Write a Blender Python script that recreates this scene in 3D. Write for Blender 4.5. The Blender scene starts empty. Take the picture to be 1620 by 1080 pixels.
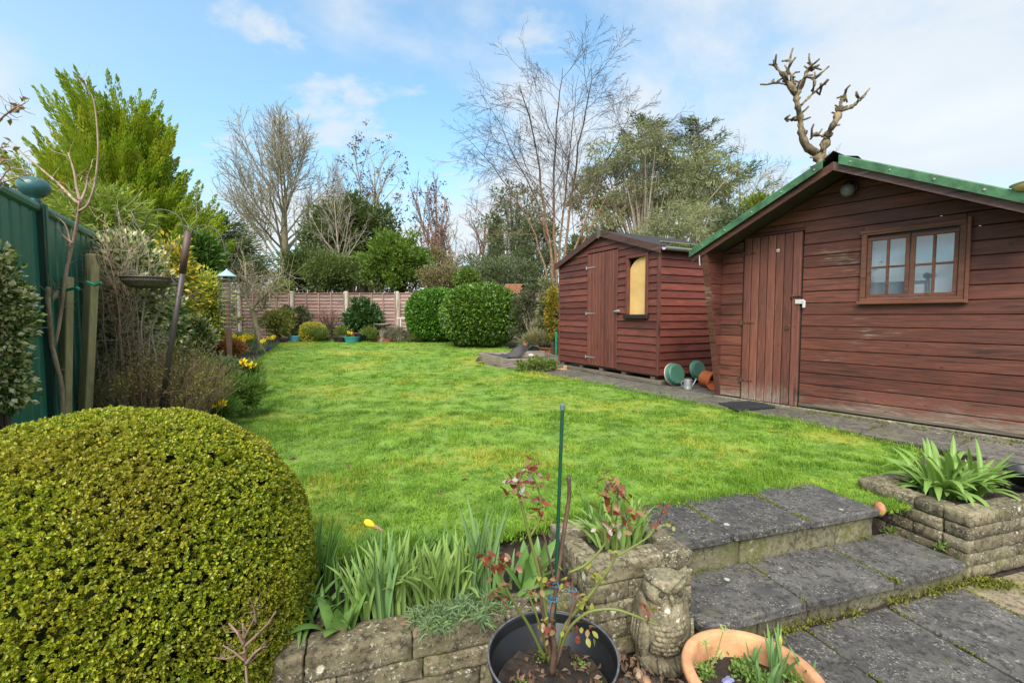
import bpy, bmesh, math, random
import numpy as np
from mathutils import Vector, Matrix, noise

# ------------------------------------------------------------------ camera, sky, sun, exposure
scene = bpy.context.scene
col = scene.collection
R = math.radians
EYE = 1.05                      # eye height over the lawn, m
PITCH = math.atan(40 / 720.0)
cam_data = bpy.data.cameras.new('camera')
cam_data.lens = 16.0
cam_data.sensor_width = 36.0
cam_data.clip_start = 0.05
cam_data.clip_end = 3000
cam = bpy.data.objects.new('camera', cam_data)
cam.location = (0, 0, EYE)
cam.rotation_euler = (math.pi / 2 - PITCH, 0, 0)
col.objects.link(cam)
scene.camera = cam

SUN_EL, SUN_AZ = R(47), R(190)       # azimuth clockwise from +Y
sd = bpy.data.lights.new('sun', 'SUN')
sd.energy = 2.7
sd.angle = R(45)
sd.color = (1.0, 0.95, 0.87)
sun = bpy.data.objects.new('sun', sd)
sv = Vector((math.sin(SUN_AZ) * math.cos(SUN_EL), math.cos(SUN_AZ) * math.cos(SUN_EL), math.sin(SUN_EL)))
sun.rotation_euler = sv.to_track_quat('Z', 'Y').to_euler()
sun.location = sv * 40
col.objects.link(sun)

world = bpy.data.worlds.new('World')
scene.world = world
world.use_nodes = True
nt = world.node_tree
nt.nodes.clear()


def N(tree, typ, **kw):
    n = tree.nodes.new(typ)
    for k, v in kw.items():
        setattr(n, k, v)
    return n


def setin(n, **kw):
    for k, v in kw.items():
        n.inputs[k.replace('_', ' ')].default_value = v
    return n


def mathn(tree, op, a, b=None, clamp=False):
    m = N(tree, 'ShaderNodeMath', operation=op, use_clamp=clamp)
    for i, x in enumerate((a, b)):
        if x is None:
            continue
        if hasattr(x, 'node'):
            tree.links.new(x, m.inputs[i])
        else:
            m.inputs[i].default_value = x
    return m.outputs[0]


def mapr(tree, x, a, b, c=0.0, d=1.0, smooth=True):
    m = N(tree, 'ShaderNodeMapRange', clamp=True)
    m.interpolation_type = 'SMOOTHSTEP' if smooth else 'LINEAR'
    m.inputs['From Min'].default_value = a
    m.inputs['From Max'].default_value = b
    m.inputs['To Min'].default_value = c
    m.inputs['To Max'].default_value = d
    tree.links.new(x, m.inputs['Value'])
    return m.outputs['Result']


def mixc(tree, fac, a, b, blend='MIX'):
    m = N(tree, 'ShaderNodeMix', data_type='RGBA', blend_type=blend)
    for s, x in ((0, fac), (6, a), (7, b)):
        if hasattr(x, 'node'):
            tree.links.new(x, m.inputs[s])
        elif s == 0:
            m.inputs[0].default_value = x
        else:
            m.inputs[s].default_value = (*x[:3], 1)
    return m.outputs[2]


def noisen(tree, vec, scale, detail=4, rough=.55, dist=0.0):
    n = N(tree, 'ShaderNodeTexNoise')
    n.inputs['Scale'].default_value = scale
    n.inputs['Detail'].default_value = detail
    n.inputs['Roughness'].default_value = rough
    n.inputs['Distortion'].default_value = dist
    if vec is not None:
        tree.links.new(vec, n.inputs['Vector'])
    return n.outputs['Fac']


def mapping(tree, vec, scale=(1, 1, 1), loc=(0, 0, 0), rot=(0, 0, 0)):
    m = N(tree, 'ShaderNodeMapping')
    m.inputs['Scale'].default_value = scale
    m.inputs['Location'].default_value = loc
    m.inputs['Rotation'].default_value = rot
    tree.links.new(vec, m.inputs['Vector'])
    return m.outputs[0]


sky = N(nt, 'ShaderNodeTexSky', sky_type='NISHITA', sun_disc=False)
sky.sun_elevation = SUN_EL
sky.sun_rotation = SUN_AZ
sky.air_density = 1.0
sky.dust_density = 0.6
sky.ozone_density = 1.6
tc = N(nt, 'ShaderNodeTexCoord')
sep = N(nt, 'ShaderNodeSeparateXYZ')
nt.links.new(tc.outputs['Generated'], sep.inputs[0])
zc = mathn(nt, 'MAXIMUM', sep.outputs[2], 0.0)
den = mathn(nt, 'ADD', zc, 0.16)
cx = mathn(nt, 'DIVIDE', sep.outputs[0], den)
cy = mathn(nt, 'DIVIDE', sep.outputs[1], den)
comb = N(nt, 'ShaderNodeCombineXYZ')
nt.links.new(cx, comb.inputs[0])
nt.links.new(cy, comb.inputs[1])
cl = comb.outputs[0]
n_big = noisen(nt, mapping(nt, cl, (.75, .95, 1), (2.7, 6.3, 0), (0, 0, .35)), 1.0, 9, .56, .35)
n_veil = noisen(nt, mapping(nt, cl, (.28, .30, 1), (7.7, 2.2, 0)), 1.0, 3, .5)
# more cloud towards the right of the view and low down, as broken stratocumulus
side = mapr(nt, sep.outputs[0], -0.15, 0.75, 0.0, 0.055)
low = mapr(nt, zc, 0.05, 0.55, 0.05, -0.02)
thr = mathn(nt, 'ADD', mathn(nt, 'ADD', n_big, side), low)
n_puff = noisen(nt, mapping(nt, cl, (1.7, 2.6, 1), (5.3, 0.4, 0), (0, 0, .2)), 1.0, 9, .58, .3)
puff = mapr(nt, n_puff, 0.535, 0.66, 0.0, 0.85)
mask = mathn(nt, 'MAXIMUM', mapr(nt, thr, 0.43, 0.60), puff)
veil = mapr(nt, mathn(nt, 'ADD', n_veil, side), 0.28, 0.70, 0.16, 0.68)
hz = mapr(nt, zc, 0.0, 0.30, 0.60, 0.0)
blue = mixc(nt, 1.0, sky.outputs[0], (.93, 1.25, 1.24), 'MULTIPLY')
veiled = mixc(nt, veil, blue, (2.5, 3.4, 4.05))
hazy = mixc(nt, hz, veiled, (3.2, 3.65, 4.0))
cloudc = mixc(nt, mapr(nt, n_big, .45, .85), (3.25, 3.5, 3.72), (4.1, 4.2, 4.28))
final = mixc(nt, mathn(nt, 'MULTIPLY', mask, .92), hazy, cloudc)
bg = N(nt, 'ShaderNodeBackground')
bg.inputs['Strength'].default_value = 0.1
nt.links.new(final, bg.inputs[0])
wo = N(nt, 'ShaderNodeOutputWorld')
nt.links.new(bg.outputs[0], wo.inputs[0])

scene.view_settings.view_transform = 'Standard'
scene.view_settings.look = 'None'
scene.view_settings.exposure = 1.32
scene.view_settings.gamma = 1.0
scene.view_settings.use_curve_mapping = False
scene.cycles.max_bounces = 6
scene.cycles.diffuse_bounces = 3
scene.cycles.transparent_max_bounces = 8

# ------------------------------------------------------------------ helpers
rng = np.random.default_rng(7)
rnd = random.Random(11)
CP, SP = math.cos(PITCH), math.sin(PITCH)


def gz(x, y):
    """height of the garden ground: flat by the house, rising gently to the far fence"""
    return max(0.0, 0.03 * (y - 9.0)) if y < 17 else 0.24


def ray(px, py):
    x = (px - 810) / 720.0
    t = -(py - 540) / 720.0
    return Vector((x, CP + t * SP, -SP + t * CP))


def at(px, py, Y):
    """the point at depth Y that the survey photo shows at px,py"""
    d = ray(px, py)
    return Vector((0, 0, EYE)) + d * (Y / d.y)


def ground(px, py, z=None):
    d = ray(px, py)
    zz = 0.0 if z is None else z
    for _ in range(12):
        p = Vector((0, 0, EYE)) + d * ((zz - EYE) / d.z)
        if z is None:
            zz = gz(p.x, p.y)
    return p


def np_mesh(name, vs, fs, smooth=False):
    me = bpy.data.meshes.new(name)
    V = np.concatenate(vs).astype(np.float32) if vs else np.zeros((0, 3), np.float32)
    me.vertices.add(len(V))
    me.vertices.foreach_set('co', V.ravel())
    if fs:
        loops = np.concatenate([f.ravel() for f in fs]).astype(np.int32)
        tot = np.concatenate([np.full(len(f), f.shape[1], np.int32) for f in fs])
        start = np.concatenate(([0], np.cumsum(tot)[:-1])).astype(np.int32)
        me.loops.add(len(loops))
        me.loops.foreach_set('vertex_index', loops)
        me.polygons.add(len(tot))
        me.polygons.foreach_set('loop_start', start)
        me.polygons.foreach_set('use_smooth', np.full(len(tot), smooth, dtype=bool))
    me.update(calc_edges=True)
    me.validate()
    return me


class MB:
    """collects shapes for ONE mesh object"""

    def __init__(self):
        self.v, self.f, self.n = [], [], 0

    def add(self, V, F):
        V = np.asarray(V, float).reshape(-1, 3)
        if isinstance(F, np.ndarray):
            self.f.append(F + self.n)
        else:
            by = {}
            for q in F:
                by.setdefault(len(q), []).append(q)
            for q in by.values():
                self.f.append(np.asarray(q) + self.n)
        self.v.append(V)
        self.n += len(V)
        return self

    def box(self, x0, x1, y0, y1, z0, z1, M=None, ch=0.0):
        if ch <= 0:
            V = np.array([(x, y, z) for z in (z0, z1) for x, y in ((x0, y0), (x1, y0), (x1, y1), (x0, y1))], float)
            F = [(0, 3, 2, 1), (4, 5, 6, 7), (0, 1, 5, 4), (1, 2, 6, 5), (2, 3, 7, 6), (3, 0, 4, 7)]
        else:
            V, F = chamfer_box(x0, x1, y0, y1, z0, z1, ch)
        if M is not None:
            V = np.array([M @ Vector(p) for p in V])
        return self.add(V, F)

    def tube(self, pts, radii, sides=6, caps=True):
        P = np.asarray([tuple(p) for p in pts], float)
        n = len(P)
        r = np.broadcast_to(np.asarray(radii, float), (n,))
        T = np.gradient(P, axis=0)
        T /= np.linalg.norm(T, axis=1, keepdims=True) + 1e-12
        m = np.abs(T.mean(0))
        ref = np.zeros(3)
        ref[int(np.argmin(m))] = 1
        A = np.cross(T, ref)
        A /= np.linalg.norm(A, axis=1, keepdims=True) + 1e-12
        B = np.cross(T, A)
        a = np.arange(sides) * (2 * np.pi / sides)
        V = P[:, None] + r[:, None, None] * (np.cos(a)[None, :, None] * A[:, None] + np.sin(a)[None, :, None] * B[:, None])
        i = np.arange(n - 1)[:, None] * sides
        j = np.arange(sides)[None]
        k = (j + 1) % sides
        F = np.stack([i + j, i + k, i + sides + k, i + sides + j], -1).reshape(-1, 4)
        off = self.n
        self.add(V.reshape(-1, 3), F[:, ::-1])
        if caps:
            self.f.append(np.array([[off + s for s in range(sides)]]))
            self.f.append(np.array([[off + (n - 1) * sides + s for s in reversed(range(sides))]]))
        return self

    def lathe(self, prof, seg=24, M=None, c=(0, 0, 0), wob=0.0):
        """prof: list of (r, z) bottom to top, outside then inside"""
        prof = np.asarray(prof, float)
        n = len(prof)
        a = np.arange(seg) * (2 * np.pi / seg)
        rr = prof[:, 0][:, None] * (1 + wob * np.sin(3 * a + 1)[None])
        V = np.stack([rr * np.cos(a), rr * np.sin(a), np.broadcast_to(prof[:, 1][:, None], rr.shape)], -1).reshape(-1, 3)
        i = np.arange(n - 1)[:, None] * seg
        j = np.arange(seg)[None]
        k = (j + 1) % seg
        F = np.stack([i + j, i + k, i + seg + k, i + seg + j], -1).reshape(-1, 4)
        if M is not None:
            V = np.array([M @ Vector(p) for p in V])
        V = V + np.asarray(c, float)
        return self.add(V, F)

    def prism(self, poly, d0, d1, ax='y'):
        """poly in the (x,z) plane (ax='y') or (y,z) plane (ax='x') or (x,y) (ax='z'), extruded d0..d1"""
        n = len(poly)
        V = []
        for d in (d0, d1):
            for a, b in poly:
                V.append({'y': (a, d, b), 'x': (d, a, b), 'z': (a, b, d)}[ax])
        F = [tuple(range(n)), tuple(range(2 * n - 1, n - 1, -1))]
        for i in range(n):
            j = (i + 1) % n
            F.append((i, i + n, j + n, j))
        return self.add(V, F)

    def build(self, name, m, parent=None, smooth=False, recalc=False):
        me = np_mesh(name, self.v, self.f, smooth)
        if recalc:
            fixn(me)
        return link(name, me, m, parent)


def fixn(me):
    b = bmesh.new()
    b.from_mesh(me)
    bmesh.ops.recalc_face_normals(b, faces=b.faces)
    b.to_mesh(me)
    b.free()


def chamfer_box(x0, x1, y0, y1, z0, z1, c):
    c = min(c, (x1 - x0) * .45, (y1 - y0) * .45, (z1 - z0) * .45)
    V, F = [], []

    def ring(z, i):
        a = len(V)
        V.extend([(x0 + i, y0 + c, z), (x0 + c, y0 + i, z), (x1 - c, y0 + i, z), (x1 - i, y0 + c, z),
                  (x1 - i, y1 - c, z), (x1 - c, y1 - i, z), (x0 + c, y1 - i, z), (x0 + i, y1 - c, z)])
        return a
    rs = [ring(z0, c), ring(z0 + c, 0), ring(z1 - c, 0), ring(z1, c)]
    for a, b in zip(rs, rs[1:]):
        for i in range(8):
            j = (i + 1) % 8
            F.append((a + i, a + j, b + j, b + i))
    F.append(tuple(rs[0] + i for i in reversed(range(8))))
    F.append(tuple(rs[3] + i for i in range(8)))
    return np.array(V, float), F


def link(name, me, m, parent=None):
    o = bpy.data.objects.new(name, me)
    if m is not None:
        if len(me.materials) == 0:
            me.materials.append(m)
    col.objects.link(o)
    if parent is not None:
        o.parent = parent
    return o


def tag(o, label=None, cat=None, group=None, kind=None):
    if label:
        o['label'] = label
    if cat:
        o['category'] = cat
    if group:
        o['group'] = group
    if kind:
        o['kind'] = kind
    return o


def thing(name, label, cat, loc=(0, 0, 0), rz=0.0, group=None):
    o = bpy.data.objects.new(name, None)
    o.empty_display_size = .1
    o.location = loc
    o.rotation_euler = (0, 0, rz)
    col.objects.link(o)
    return tag(o, label, cat, group)


def rel(o, p):
    """world point -> local of an unrotated thing"""
    return Vector(p) - o.location


def copy_tree(o, parent=None):
    c = o.copy()
    col.objects.link(c)
    if parent is not None:
        c.parent = parent
    for ch in list(o.children):
        copy_tree(ch, c)
    return c


# ------------------------------------------------------------------ materials
def newmat(name):
    m = bpy.data.materials.new(name)
    m.use_nodes = True
    t = m.node_tree
    b = t.nodes['Principled BSDF']
    return m, t, b


def plain(name, c, rough=.6, metal=0.0, bump=0.0, bscale=40, var=.25, vscale=6):
    m, t, b = newmat(name)
    tcn = N(t, 'ShaderNodeTexCoord')
    n = noisen(t, tcn.outputs['Object'], vscale, 5, .6)
    cc = mixc(t, mapr(t, n, .3, .7), tuple(x * (1 - var) for x in c), tuple(min(1, x * (1 + var)) for x in c))
    t.links.new(cc, b.inputs['Base Color'])
    b.inputs['Roughness'].default_value = rough
    b.inputs['Metallic'].default_value = metal
    if bump:
        bn = N(t, 'ShaderNodeBump')
        bn.inputs['Strength'].default_value = bump
        bn.inputs['Distance'].default_value = .01
        t.links.new(noisen(t, tcn.outputs['Object'], bscale, 4), bn.inputs['Height'])
        t.links.new(bn.outputs[0], b.inputs['Normal'])
    return m


def leafmat(name, cols, rough=.5, transl=.35, patch=None, pscale=1.5, spec=.35, hard=False):
    """foliage colour varies from leaf to leaf; patch = a second tint in large soft patches of growth"""
    m, t, b = newmat(name)
    g = N(t, 'ShaderNodeNewGeometry')
    r = N(t, 'ShaderNodeValToRGB')
    cr = r.color_ramp
    cr.interpolation = 'CONSTANT' if hard else 'LINEAR'
    while len(cr.elements) < len(cols):
        cr.elements.new(.5)
    for i, c in enumerate(cols):
        cr.elements[i].position = i / (len(cols) if hard else max(1, len(cols) - 1))
        cr.elements[i].color = (*c, 1)
    t.links.new(g.outputs['Random Per Island'], r.inputs[0])
    c = r.outputs[0]
    if patch is not None:
        n = noisen(t, g.outputs['Position'], pscale, 3)
        c = mixc(t, mapr(t, n, .42, .66), c, patch)
        c = mixc(t, .55, c, r.outputs[0])
    t.links.new(c, b.inputs['Base Color'])
    b.inputs['Roughness'].default_value = rough
    b.inputs['Specular IOR Level'].default_value = spec
    tr = N(t, 'ShaderNodeBsdfTranslucent')
    t.links.new(mixc(t, .5, c, (.20, .26, .02)), tr.inputs[0])
    mx = N(t, 'ShaderNodeMixShader')
    mx.inputs[0].default_value = transl
    t.links.new(b.outputs[0], mx.inputs[1])
    t.links.new(tr.outputs[0], mx.inputs[2])
    t.links.new(mx.outputs[0], t.nodes['Material Output'].inputs[0])
    return m


def barkmat(name, a, bcol, scale=14, rough=.85, transw=(1, 1, .25)):
    m, t, b = newmat(name)
    tcn = N(t, 'ShaderNodeTexCoord')
    v = mapping(t, tcn.outputs['Object'], transw)
    n = noisen(t, v, scale, 6, .65, .3)
    t.links.new(mixc(t, mapr(t, n, .35, .65), a, bcol), b.inputs['Base Color'])
    b.inputs['Roughness'].default_value = rough
    bn = N(t, 'ShaderNodeBump')
    bn.inputs['Strength'].default_value = .6
    bn.inputs['Distance'].default_value = .02
    t.links.new(n, bn.inputs['Height'])
    t.links.new(bn.outputs[0], b.inputs['Normal'])
    return m


def woodstain(name, base, dark, bare, wear=.5, axis='x', foot=True):
    """stained boards: grain along the board, every board its own tone, flaking where the stain has worn"""
    m, t, b = newmat(name)
    tcn = N(t, 'ShaderNodeTexCoord')
    oi = N(t, 'ShaderNodeObjectInfo')
    g = N(t, 'ShaderNodeNewGeometry')
    off = N(t, 'ShaderNodeVectorMath', operation='SCALE')
    comb = N(t, 'ShaderNodeCombineXYZ')
    for i in range(3):
        t.links.new(oi.outputs['Random'], comb.inputs[i])
    t.links.new(comb.outputs[0], off.inputs[0])
    off.inputs['Scale'].default_value = 37.0
    addv = N(t, 'ShaderNodeVectorMath', operation='ADD')
    t.links.new(tcn.outputs['Object'], addv.inputs[0])
    t.links.new(off.outputs[0], addv.inputs[1])
    st = (1.6, 9, 30) if axis == 'x' else ((30, 9, 1.6) if axis == 'z' else (9, 1.6, 30))
    v = mapping(t, addv.outputs[0], st)
    grain = noisen(t, v, 2.2, 8, .68, .6)
    fine = noisen(t, mapping(t, addv.outputs[0], tuple(s * 3 for s in st)), 3, 4, .7)
    tone = mapr(t, oi.outputs['Random'], 0, 1, .72, 1.22, False)
    c = mixc(t, mapr(t, grain, .38, .68), dark, base)
    c = mixc(t, 1.0, c, (1, 1, 1), 'MULTIPLY')
    hsv = N(t, 'ShaderNodeHueSaturation')
    t.links.new(tone, hsv.inputs['Value'])
    t.links.new(c, hsv.inputs['Color'])
    c = hsv.outputs[0]
    patch = noisen(t, mapping(t, g.outputs['Position'], (1.1, 1.1, 2.4)), 1.25, 4, .6)
    wm = mathn(t, 'ADD', mathn(t, 'MULTIPLY', grain, .75), mathn(t, 'MULTIPLY', patch, .7))
    worn = mapr(t, wm, .93 - wear * .17, 1.04 - wear * .17)
    sepn = N(t, 'ShaderNodeSeparateXYZ')
    t.links.new(g.outputs['Position'], sepn.inputs[0])
    if foot:
        ft = mapr(t, mathn(t, 'ADD', sepn.outputs[2], mathn(t, 'MULTIPLY', mathn(t, 'SUBTRACT', grain, .5), .9)), .03, .30, 1.0, 0)
        worn = mathn(t, 'MAXIMUM', worn, mathn(t, 'MULTIPLY', ft, mapr(t, patch, .32, .52)))
    bleach = mixc(t, mapr(t, fine, .35, .65), tuple(x * .35 for x in bare), bare)
    c = mixc(t, mathn(t, 'MULTIPLY', worn, .85), c, bleach)
    # dark weathered streaks in the middle of the wall
    pz = noisen(t, mapping(t, addv.outputs[0], tuple(s * .55 for s in st), (5, 5, 5)), 2.0, 6, .7, .8)
    pat2 = noisen(t, mapping(t, g.outputs['Position'], (.9, .9, 1.5), (9, 3, 1)), 1.2, 3)
    dk = mathn(t, 'MULTIPLY', mapr(t, pz, .48, .63), mapr(t, pat2, .48, .62))
    c = mixc(t, mathn(t, 'MULTIPLY', dk, .75), c, (.018, .014, .013))
    # knots and scuffs
    vo = N(t, 'ShaderNodeTexVoronoi')
    vo.inputs['Scale'].default_value = 4.5
    t.links.new(mapping(t, addv.outputs[0], (.8, 1, 1.6) if axis == 'x' else (1.6, 1, .8)), vo.inputs['Vector'])
    kn = mapr(t, vo.outputs['Distance'], .035, .075, 1, 0)
    c = mixc(t, mathn(t, 'MULTIPLY', kn, .65), c, tuple(x * .3 for x in dark))
    t.links.new(c, b.inputs['Base Color'])
    t.links.new(mapr(t, worn, 0, 1, .52, .85), b.inputs['Roughness'])
    b.inputs['Specular IOR Level'].default_value = .35
    bn = N(t, 'ShaderNodeBump')
    bn.inputs['Strength'].default_value = .35
    bn.inputs['Distance'].default_value = .006
    t.links.new(mathn(t, 'ADD', grain, mathn(t, 'MULTIPLY', fine, .5)), bn.inputs['Height'])
    t.links.new(bn.outputs[0], b.inputs['Normal'])
    return m


def stonemat(name, a, bcol, lich, moss=.3, speck=1.0, scale=1.0, rough=.9, bump=.7, spot=.4, dark=.33):
    m, t, b = newmat(name)
    g = N(t, 'ShaderNodeNewGeometry')
    oi = N(t, 'ShaderNodeObjectInfo')
    P = g.outputs['Position']
    n1 = noisen(t, P, 7 * scale, 6, .62)
    n2 = noisen(t, P, 34 * scale, 7, .75)
    n3 = noisen(t, P, 85 * scale, 4, .65)
    c = mixc(t, mapr(t, n1, .33, .68), a, bcol)
    c = mixc(t, mapr(t, n2, .46, .62, 0, .9), c, tuple(x * dark for x in a))
    hsv = N(t, 'ShaderNodeHueSaturation')
    t.links.new(mapr(t, oi.outputs['Random'], 0, 1, .72, 1.25, False), hsv.inputs['Value'])
    t.links.new(c, hsv.inputs['Color'])
    c = hsv.outputs[0]
    # pale crusts of lichen: many specks, some rosettes
    sp = mathn(t, 'MULTIPLY', mapr(t, n3, .56, .63), mapr(t, noisen(t, P, 13 * scale, 4), .42, .58))
    c = mixc(t, mathn(t, 'MULTIPLY', sp, .75 * speck), c, lich)
    vo = N(t, 'ShaderNodeTexVoronoi')
    vo.inputs['Scale'].default_value = 10 * scale
    t.links.new(P, vo.inputs['Vector'])
    vsep = N(t, 'ShaderNodeSeparateColor')
    t.links.new(vo.outputs['Color'], vsep.inputs[0])
    d = mathn(t, 'ADD', vo.outputs['Distance'], mathn(t, 'MULTIPLY', mathn(t, 'SUBTRACT', n2, .5), .35))
    big = mathn(t, 'MULTIPLY', mapr(t, d, .10, .17, 1, 0), mapr(t, vsep.outputs[0], 1 - spot, 1 - spot + .03))
    c = mixc(t, mathn(t, 'MULTIPLY', big, .85), c, tuple(min(.75, x * 1.15) for x in lich))
    if moss:
        mo = mapr(t, noisen(t, P, 3.4, 5, .65), .62 - moss * .22, .74 - moss * .15)
        mo = mathn(t, 'MULTIPLY', mo, mapr(t, n2, .40, .58))
        c = mixc(t, mathn(t, 'MULTIPLY', mo, .7), c, (.12, .125, .02))
    t.links.new(c, b.inputs['Base Color'])
    b.inputs['Roughness'].default_value = rough
    bn = N(t, 'ShaderNodeBump')
    bn.inputs['Strength'].default_value = bump
    bn.inputs['Distance'].default_value = .008
    t.links.new(mathn(t, 'ADD', n2, mathn(t, 'MULTIPLY', n3, .5)), bn.inputs['Height'])
    t.links.new(bn.outputs[0], b.inputs['Normal'])
    return m


# ------------------------------------------------------------------ foliage generators
def unit(a):
    return a / (np.linalg.norm(a, axis=-1, keepdims=True) + 1e-9)


def leafcloud(P, D, L, W, fold=.25, droop=0.0, r=rng):
    """n leaves, each a folded blade of four points: base P, direction D, length L, width W"""
    n = len(P)
    L = np.broadcast_to(np.asarray(L, float), (n,))[:, None]
    W = np.broadcast_to(np.asarray(W, float), (n,))[:, None]
    S = unit(np.cross(D, unit(r.normal(size=(n, 3)))))
    U = np.cross(S, D)
    U = np.where(U[:, 2:3] < 0, -U, U)
    mid = P + D * L * .45
    tip = P + D * L
    tip[:, 2] -= (droop * L)[:, 0]
    V = np.stack([P, mid + S * W * .5 + U * W * fold, tip, mid - S * W * .5 + U * W * fold], 1).reshape(-1, 3)
    i = np.arange(n)[:, None] * 4
    F = np.concatenate([i + np.array([[0, 1, 2]]), i + np.array([[0, 2, 3]])])
    return V, F


def sphere_dirs(n, r=rng):
    return unit(r.normal(size=(n, 3)))


def clumped(center, radii, nclump, crad, per, L, W, r=rng, zmin=None, shell=.55, flat=.8, up=.25, power=2.0):
    """a shrub or crown: clumps of leaves spread through an uneven ellipsoid, gaps between them"""
    c = np.asarray(center, float)
    rad = np.asarray(radii, float)
    d = sphere_dirs(nclump, r)
    rr = (shell + (1 - shell) * r.random(nclump)) * (0.82 + .26 * r.random(nclump))
    C = d * rr[:, None] * rad
    cr = crad * (.6 + .8 * r.random(nclump))
    k = np.repeat(np.arange(nclump), per)
    ld = sphere_dirs(len(k), r)
    pos = C[k] + ld * (cr[k] * (.35 + .65 * r.random(len(k))))[:, None] * np.array([1, 1, flat])
    D = unit(ld * .8 + d[k] * .5 + r.normal(size=(len(k), 3)) * .45 + np.array([0, 0, up]))
    P = pos + c
    if zmin is not None:
        keep = P[:, 2] > zmin
        P, D = P[keep], D[keep]
    s = .7 + .6 * r.random(len(P))
    V, F = leafcloud(P, D, L * s, W * s, r=r)
    return V, F, C + c


def grow(out, r, p, d, length, rad, lvl, S):
    """recursive limbs. S: per level dicts(n, ratio, ang, seg, wob, trop, t0, rr)"""
    s = S[lvl]
    seg = s.get('seg', 4)
    pts = [np.array(p, float)]
    dirs = []
    dd = np.array(d, float)
    step = length / seg
    for i in range(seg):
        dd = dd + r.normal(size=3) * s.get('wob', .1) + np.array([0, 0, s.get('trop', 0)])
        dd /= np.linalg.norm(dd)
        dirs.append(dd.copy())
        pts.append(pts[-1] + dd * step)
    radii = rad * (1 - (1 - s.get('tip', .35)) * np.linspace(0, 1, seg + 1))
    out.setdefault(lvl, []).append((np.array(pts), radii))
    if lvl + 1 >= len(S):
        return
    n = s['n']
    ph = r.random() * 6.28
    for i in range(n):
        t = s.get('t0', .25) + (1 - s.get('t0', .25)) * ((i + r.random() * .9) / n)
        t = min(t, .999)
        f = t * seg
        k = int(f)
        q = pts[k] + (pts[k + 1] - pts[k]) * (f - k)
        bd = dirs[k]
        ph += 2.4 + r.random() * .8
        a = np.cross(bd, [0.3, .2, 1.0] if abs(bd[2]) < .9 else [1, 0, 0])
        a /= np.linalg.norm(a) + 1e-9
        b2 = np.cross(bd, a)
        a0 = s.get('ang', .8)
        ang = (a0 + (s.get('ang2', a0) - a0) * t) * (.75 + .5 * r.random())
        nd = bd * math.cos(ang) + (a * math.cos(ph) + b2 * math.sin(ph)) * math.sin(ang)
        ln = length * s.get('ratio', .5) * (.7 + .6 * r.random()) * (1 - s.get('taper', .45) * t)
        rd = max(S[lvl + 1].get('rmin', .004), radii[min(k, seg)] * s.get('rr', .5))
        grow(out, r, q, nd, ln, rd, lvl + 1, S)


def tree_parts(root, out, split, mt, mc, sides=(7, 5, 4, 3, 3, 3), names=('trunk', 'crown')):
    a, b = MB(), MB()
    for lvl, lst in out.items():
        m = a if lvl < split else b
        for pts, rad in lst:
            m.tube(pts - np.array(root.location), rad, sides[min(lvl, len(sides) - 1)], caps=lvl < 2)
    if a.n:
        a.build(names[0], mt, root, smooth=True)
    if b.n:
        b.build(names[1], mc, root, smooth=True)


def addlocal(mb, root, V, F):
    mb.add(np.asarray(V) - np.array(root.location), F)
# ------------------------------------------------------------------ frames
A0 = Vector((1.07, 2.133, 0))
U0 = Vector((.9553, .2957, 0))
V0 = Vector((-.2957, .9553, 0))
PZ = -.29                        # patio level; the lawn is at 0
ROT = math.atan2(.2957, .9553)


def W(u, v, z=0.0):
    return A0 + U0 * u + V0 * v + Vector((0, 0, z))


# ------------------------------------------------------------------ ground
M_soil = plain('dark_soil', (.030, .021, .014), .95, bump=1.0, bscale=70, var=.5, vscale=25)


def soil_sheet(name, poly, z, label=None):
    b = bmesh.new()
    vs = [b.verts.new((p[0], p[1], 0)) for p in poly]
    b.faces.new(vs)
    bmesh.ops.triangulate(b, faces=b.faces)
    for _ in range(4):
        ee = [e for e in b.edges if e.calc_length() > .35]
        if not ee:
            break
        bmesh.ops.subdivide_edges(b, edges=ee, cuts=1)
        bmesh.ops.triangulate(b, faces=b.faces)
    for v in b.verts:
        v.co.z = z + gz(v.co.x, v.co.y) + .012 * noise.noise(v.co * 4)
    me = bpy.data.meshes.new(name)
    b.to_mesh(me)
    b.free()
    o = link(name, me, M_soil)
    o['kind'] = 'structure'
    return o


# the wide ground: one sheet to the horizon, stepping down to the terrace by the house
M_ground, t, b = newmat('rough_ground')
g = N(t, 'ShaderNodeNewGeometry')
t.links.new(mixc(t, mapr(t, noisen(t, g.outputs['Position'], .35, 6), .4, .6), (.045, .06, .018), (.055, .042, .026)), b.inputs['Base Color'])
b.inputs['Roughness'].default_value = .95
mb = MB()
xs = [-900, -60, -25, -12, -8, -5, -3.2, 0, 3, 5, 8, 14, 30, 60, 900]
ys = [3.2, 5, 7, 9, 11, 13, 15, 17, 22, 40, 80, 1500]
Vv = [(x, y, gz(x, y) - .05) for y in ys for x in xs]
nx = len(xs)
mb.add(Vv, [(j * nx + i, j * nx + i + 1, (j + 1) * nx + i + 1, (j + 1) * nx + i) for j in range(len(ys) - 1) for i in range(nx - 1)])
# lower level: beside and behind the camera
lo = [(-900, -900), (900, -900), (900, 3.2), (-900, 3.2)]
mb.add([(x, y, PZ - .05) for x, y in lo], [(0, 1, 2, 3)])
mb.add([(-900, 3.2, PZ - .05), (900, 3.2, PZ - .05), (900, 3.2, -.05), (-900, 3.2, -.05)], [(0, 1, 2, 3)])
_pp = [W(1.25, .1), W(2.45, .1), W(2.49, -.2), Vector((3.9, 2.3, 0)), Vector((8, 2.2, 0)), Vector((8, 3.4, 0)), Vector((1.9, 3.4, 0))]
mb.prism([(p.x, p.y) for p in _pp], PZ - .1, -.047, 'z')      # bank behind the right planter
tag(mb.build('ground', M_ground, None, False, True), kind='structure')

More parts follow.
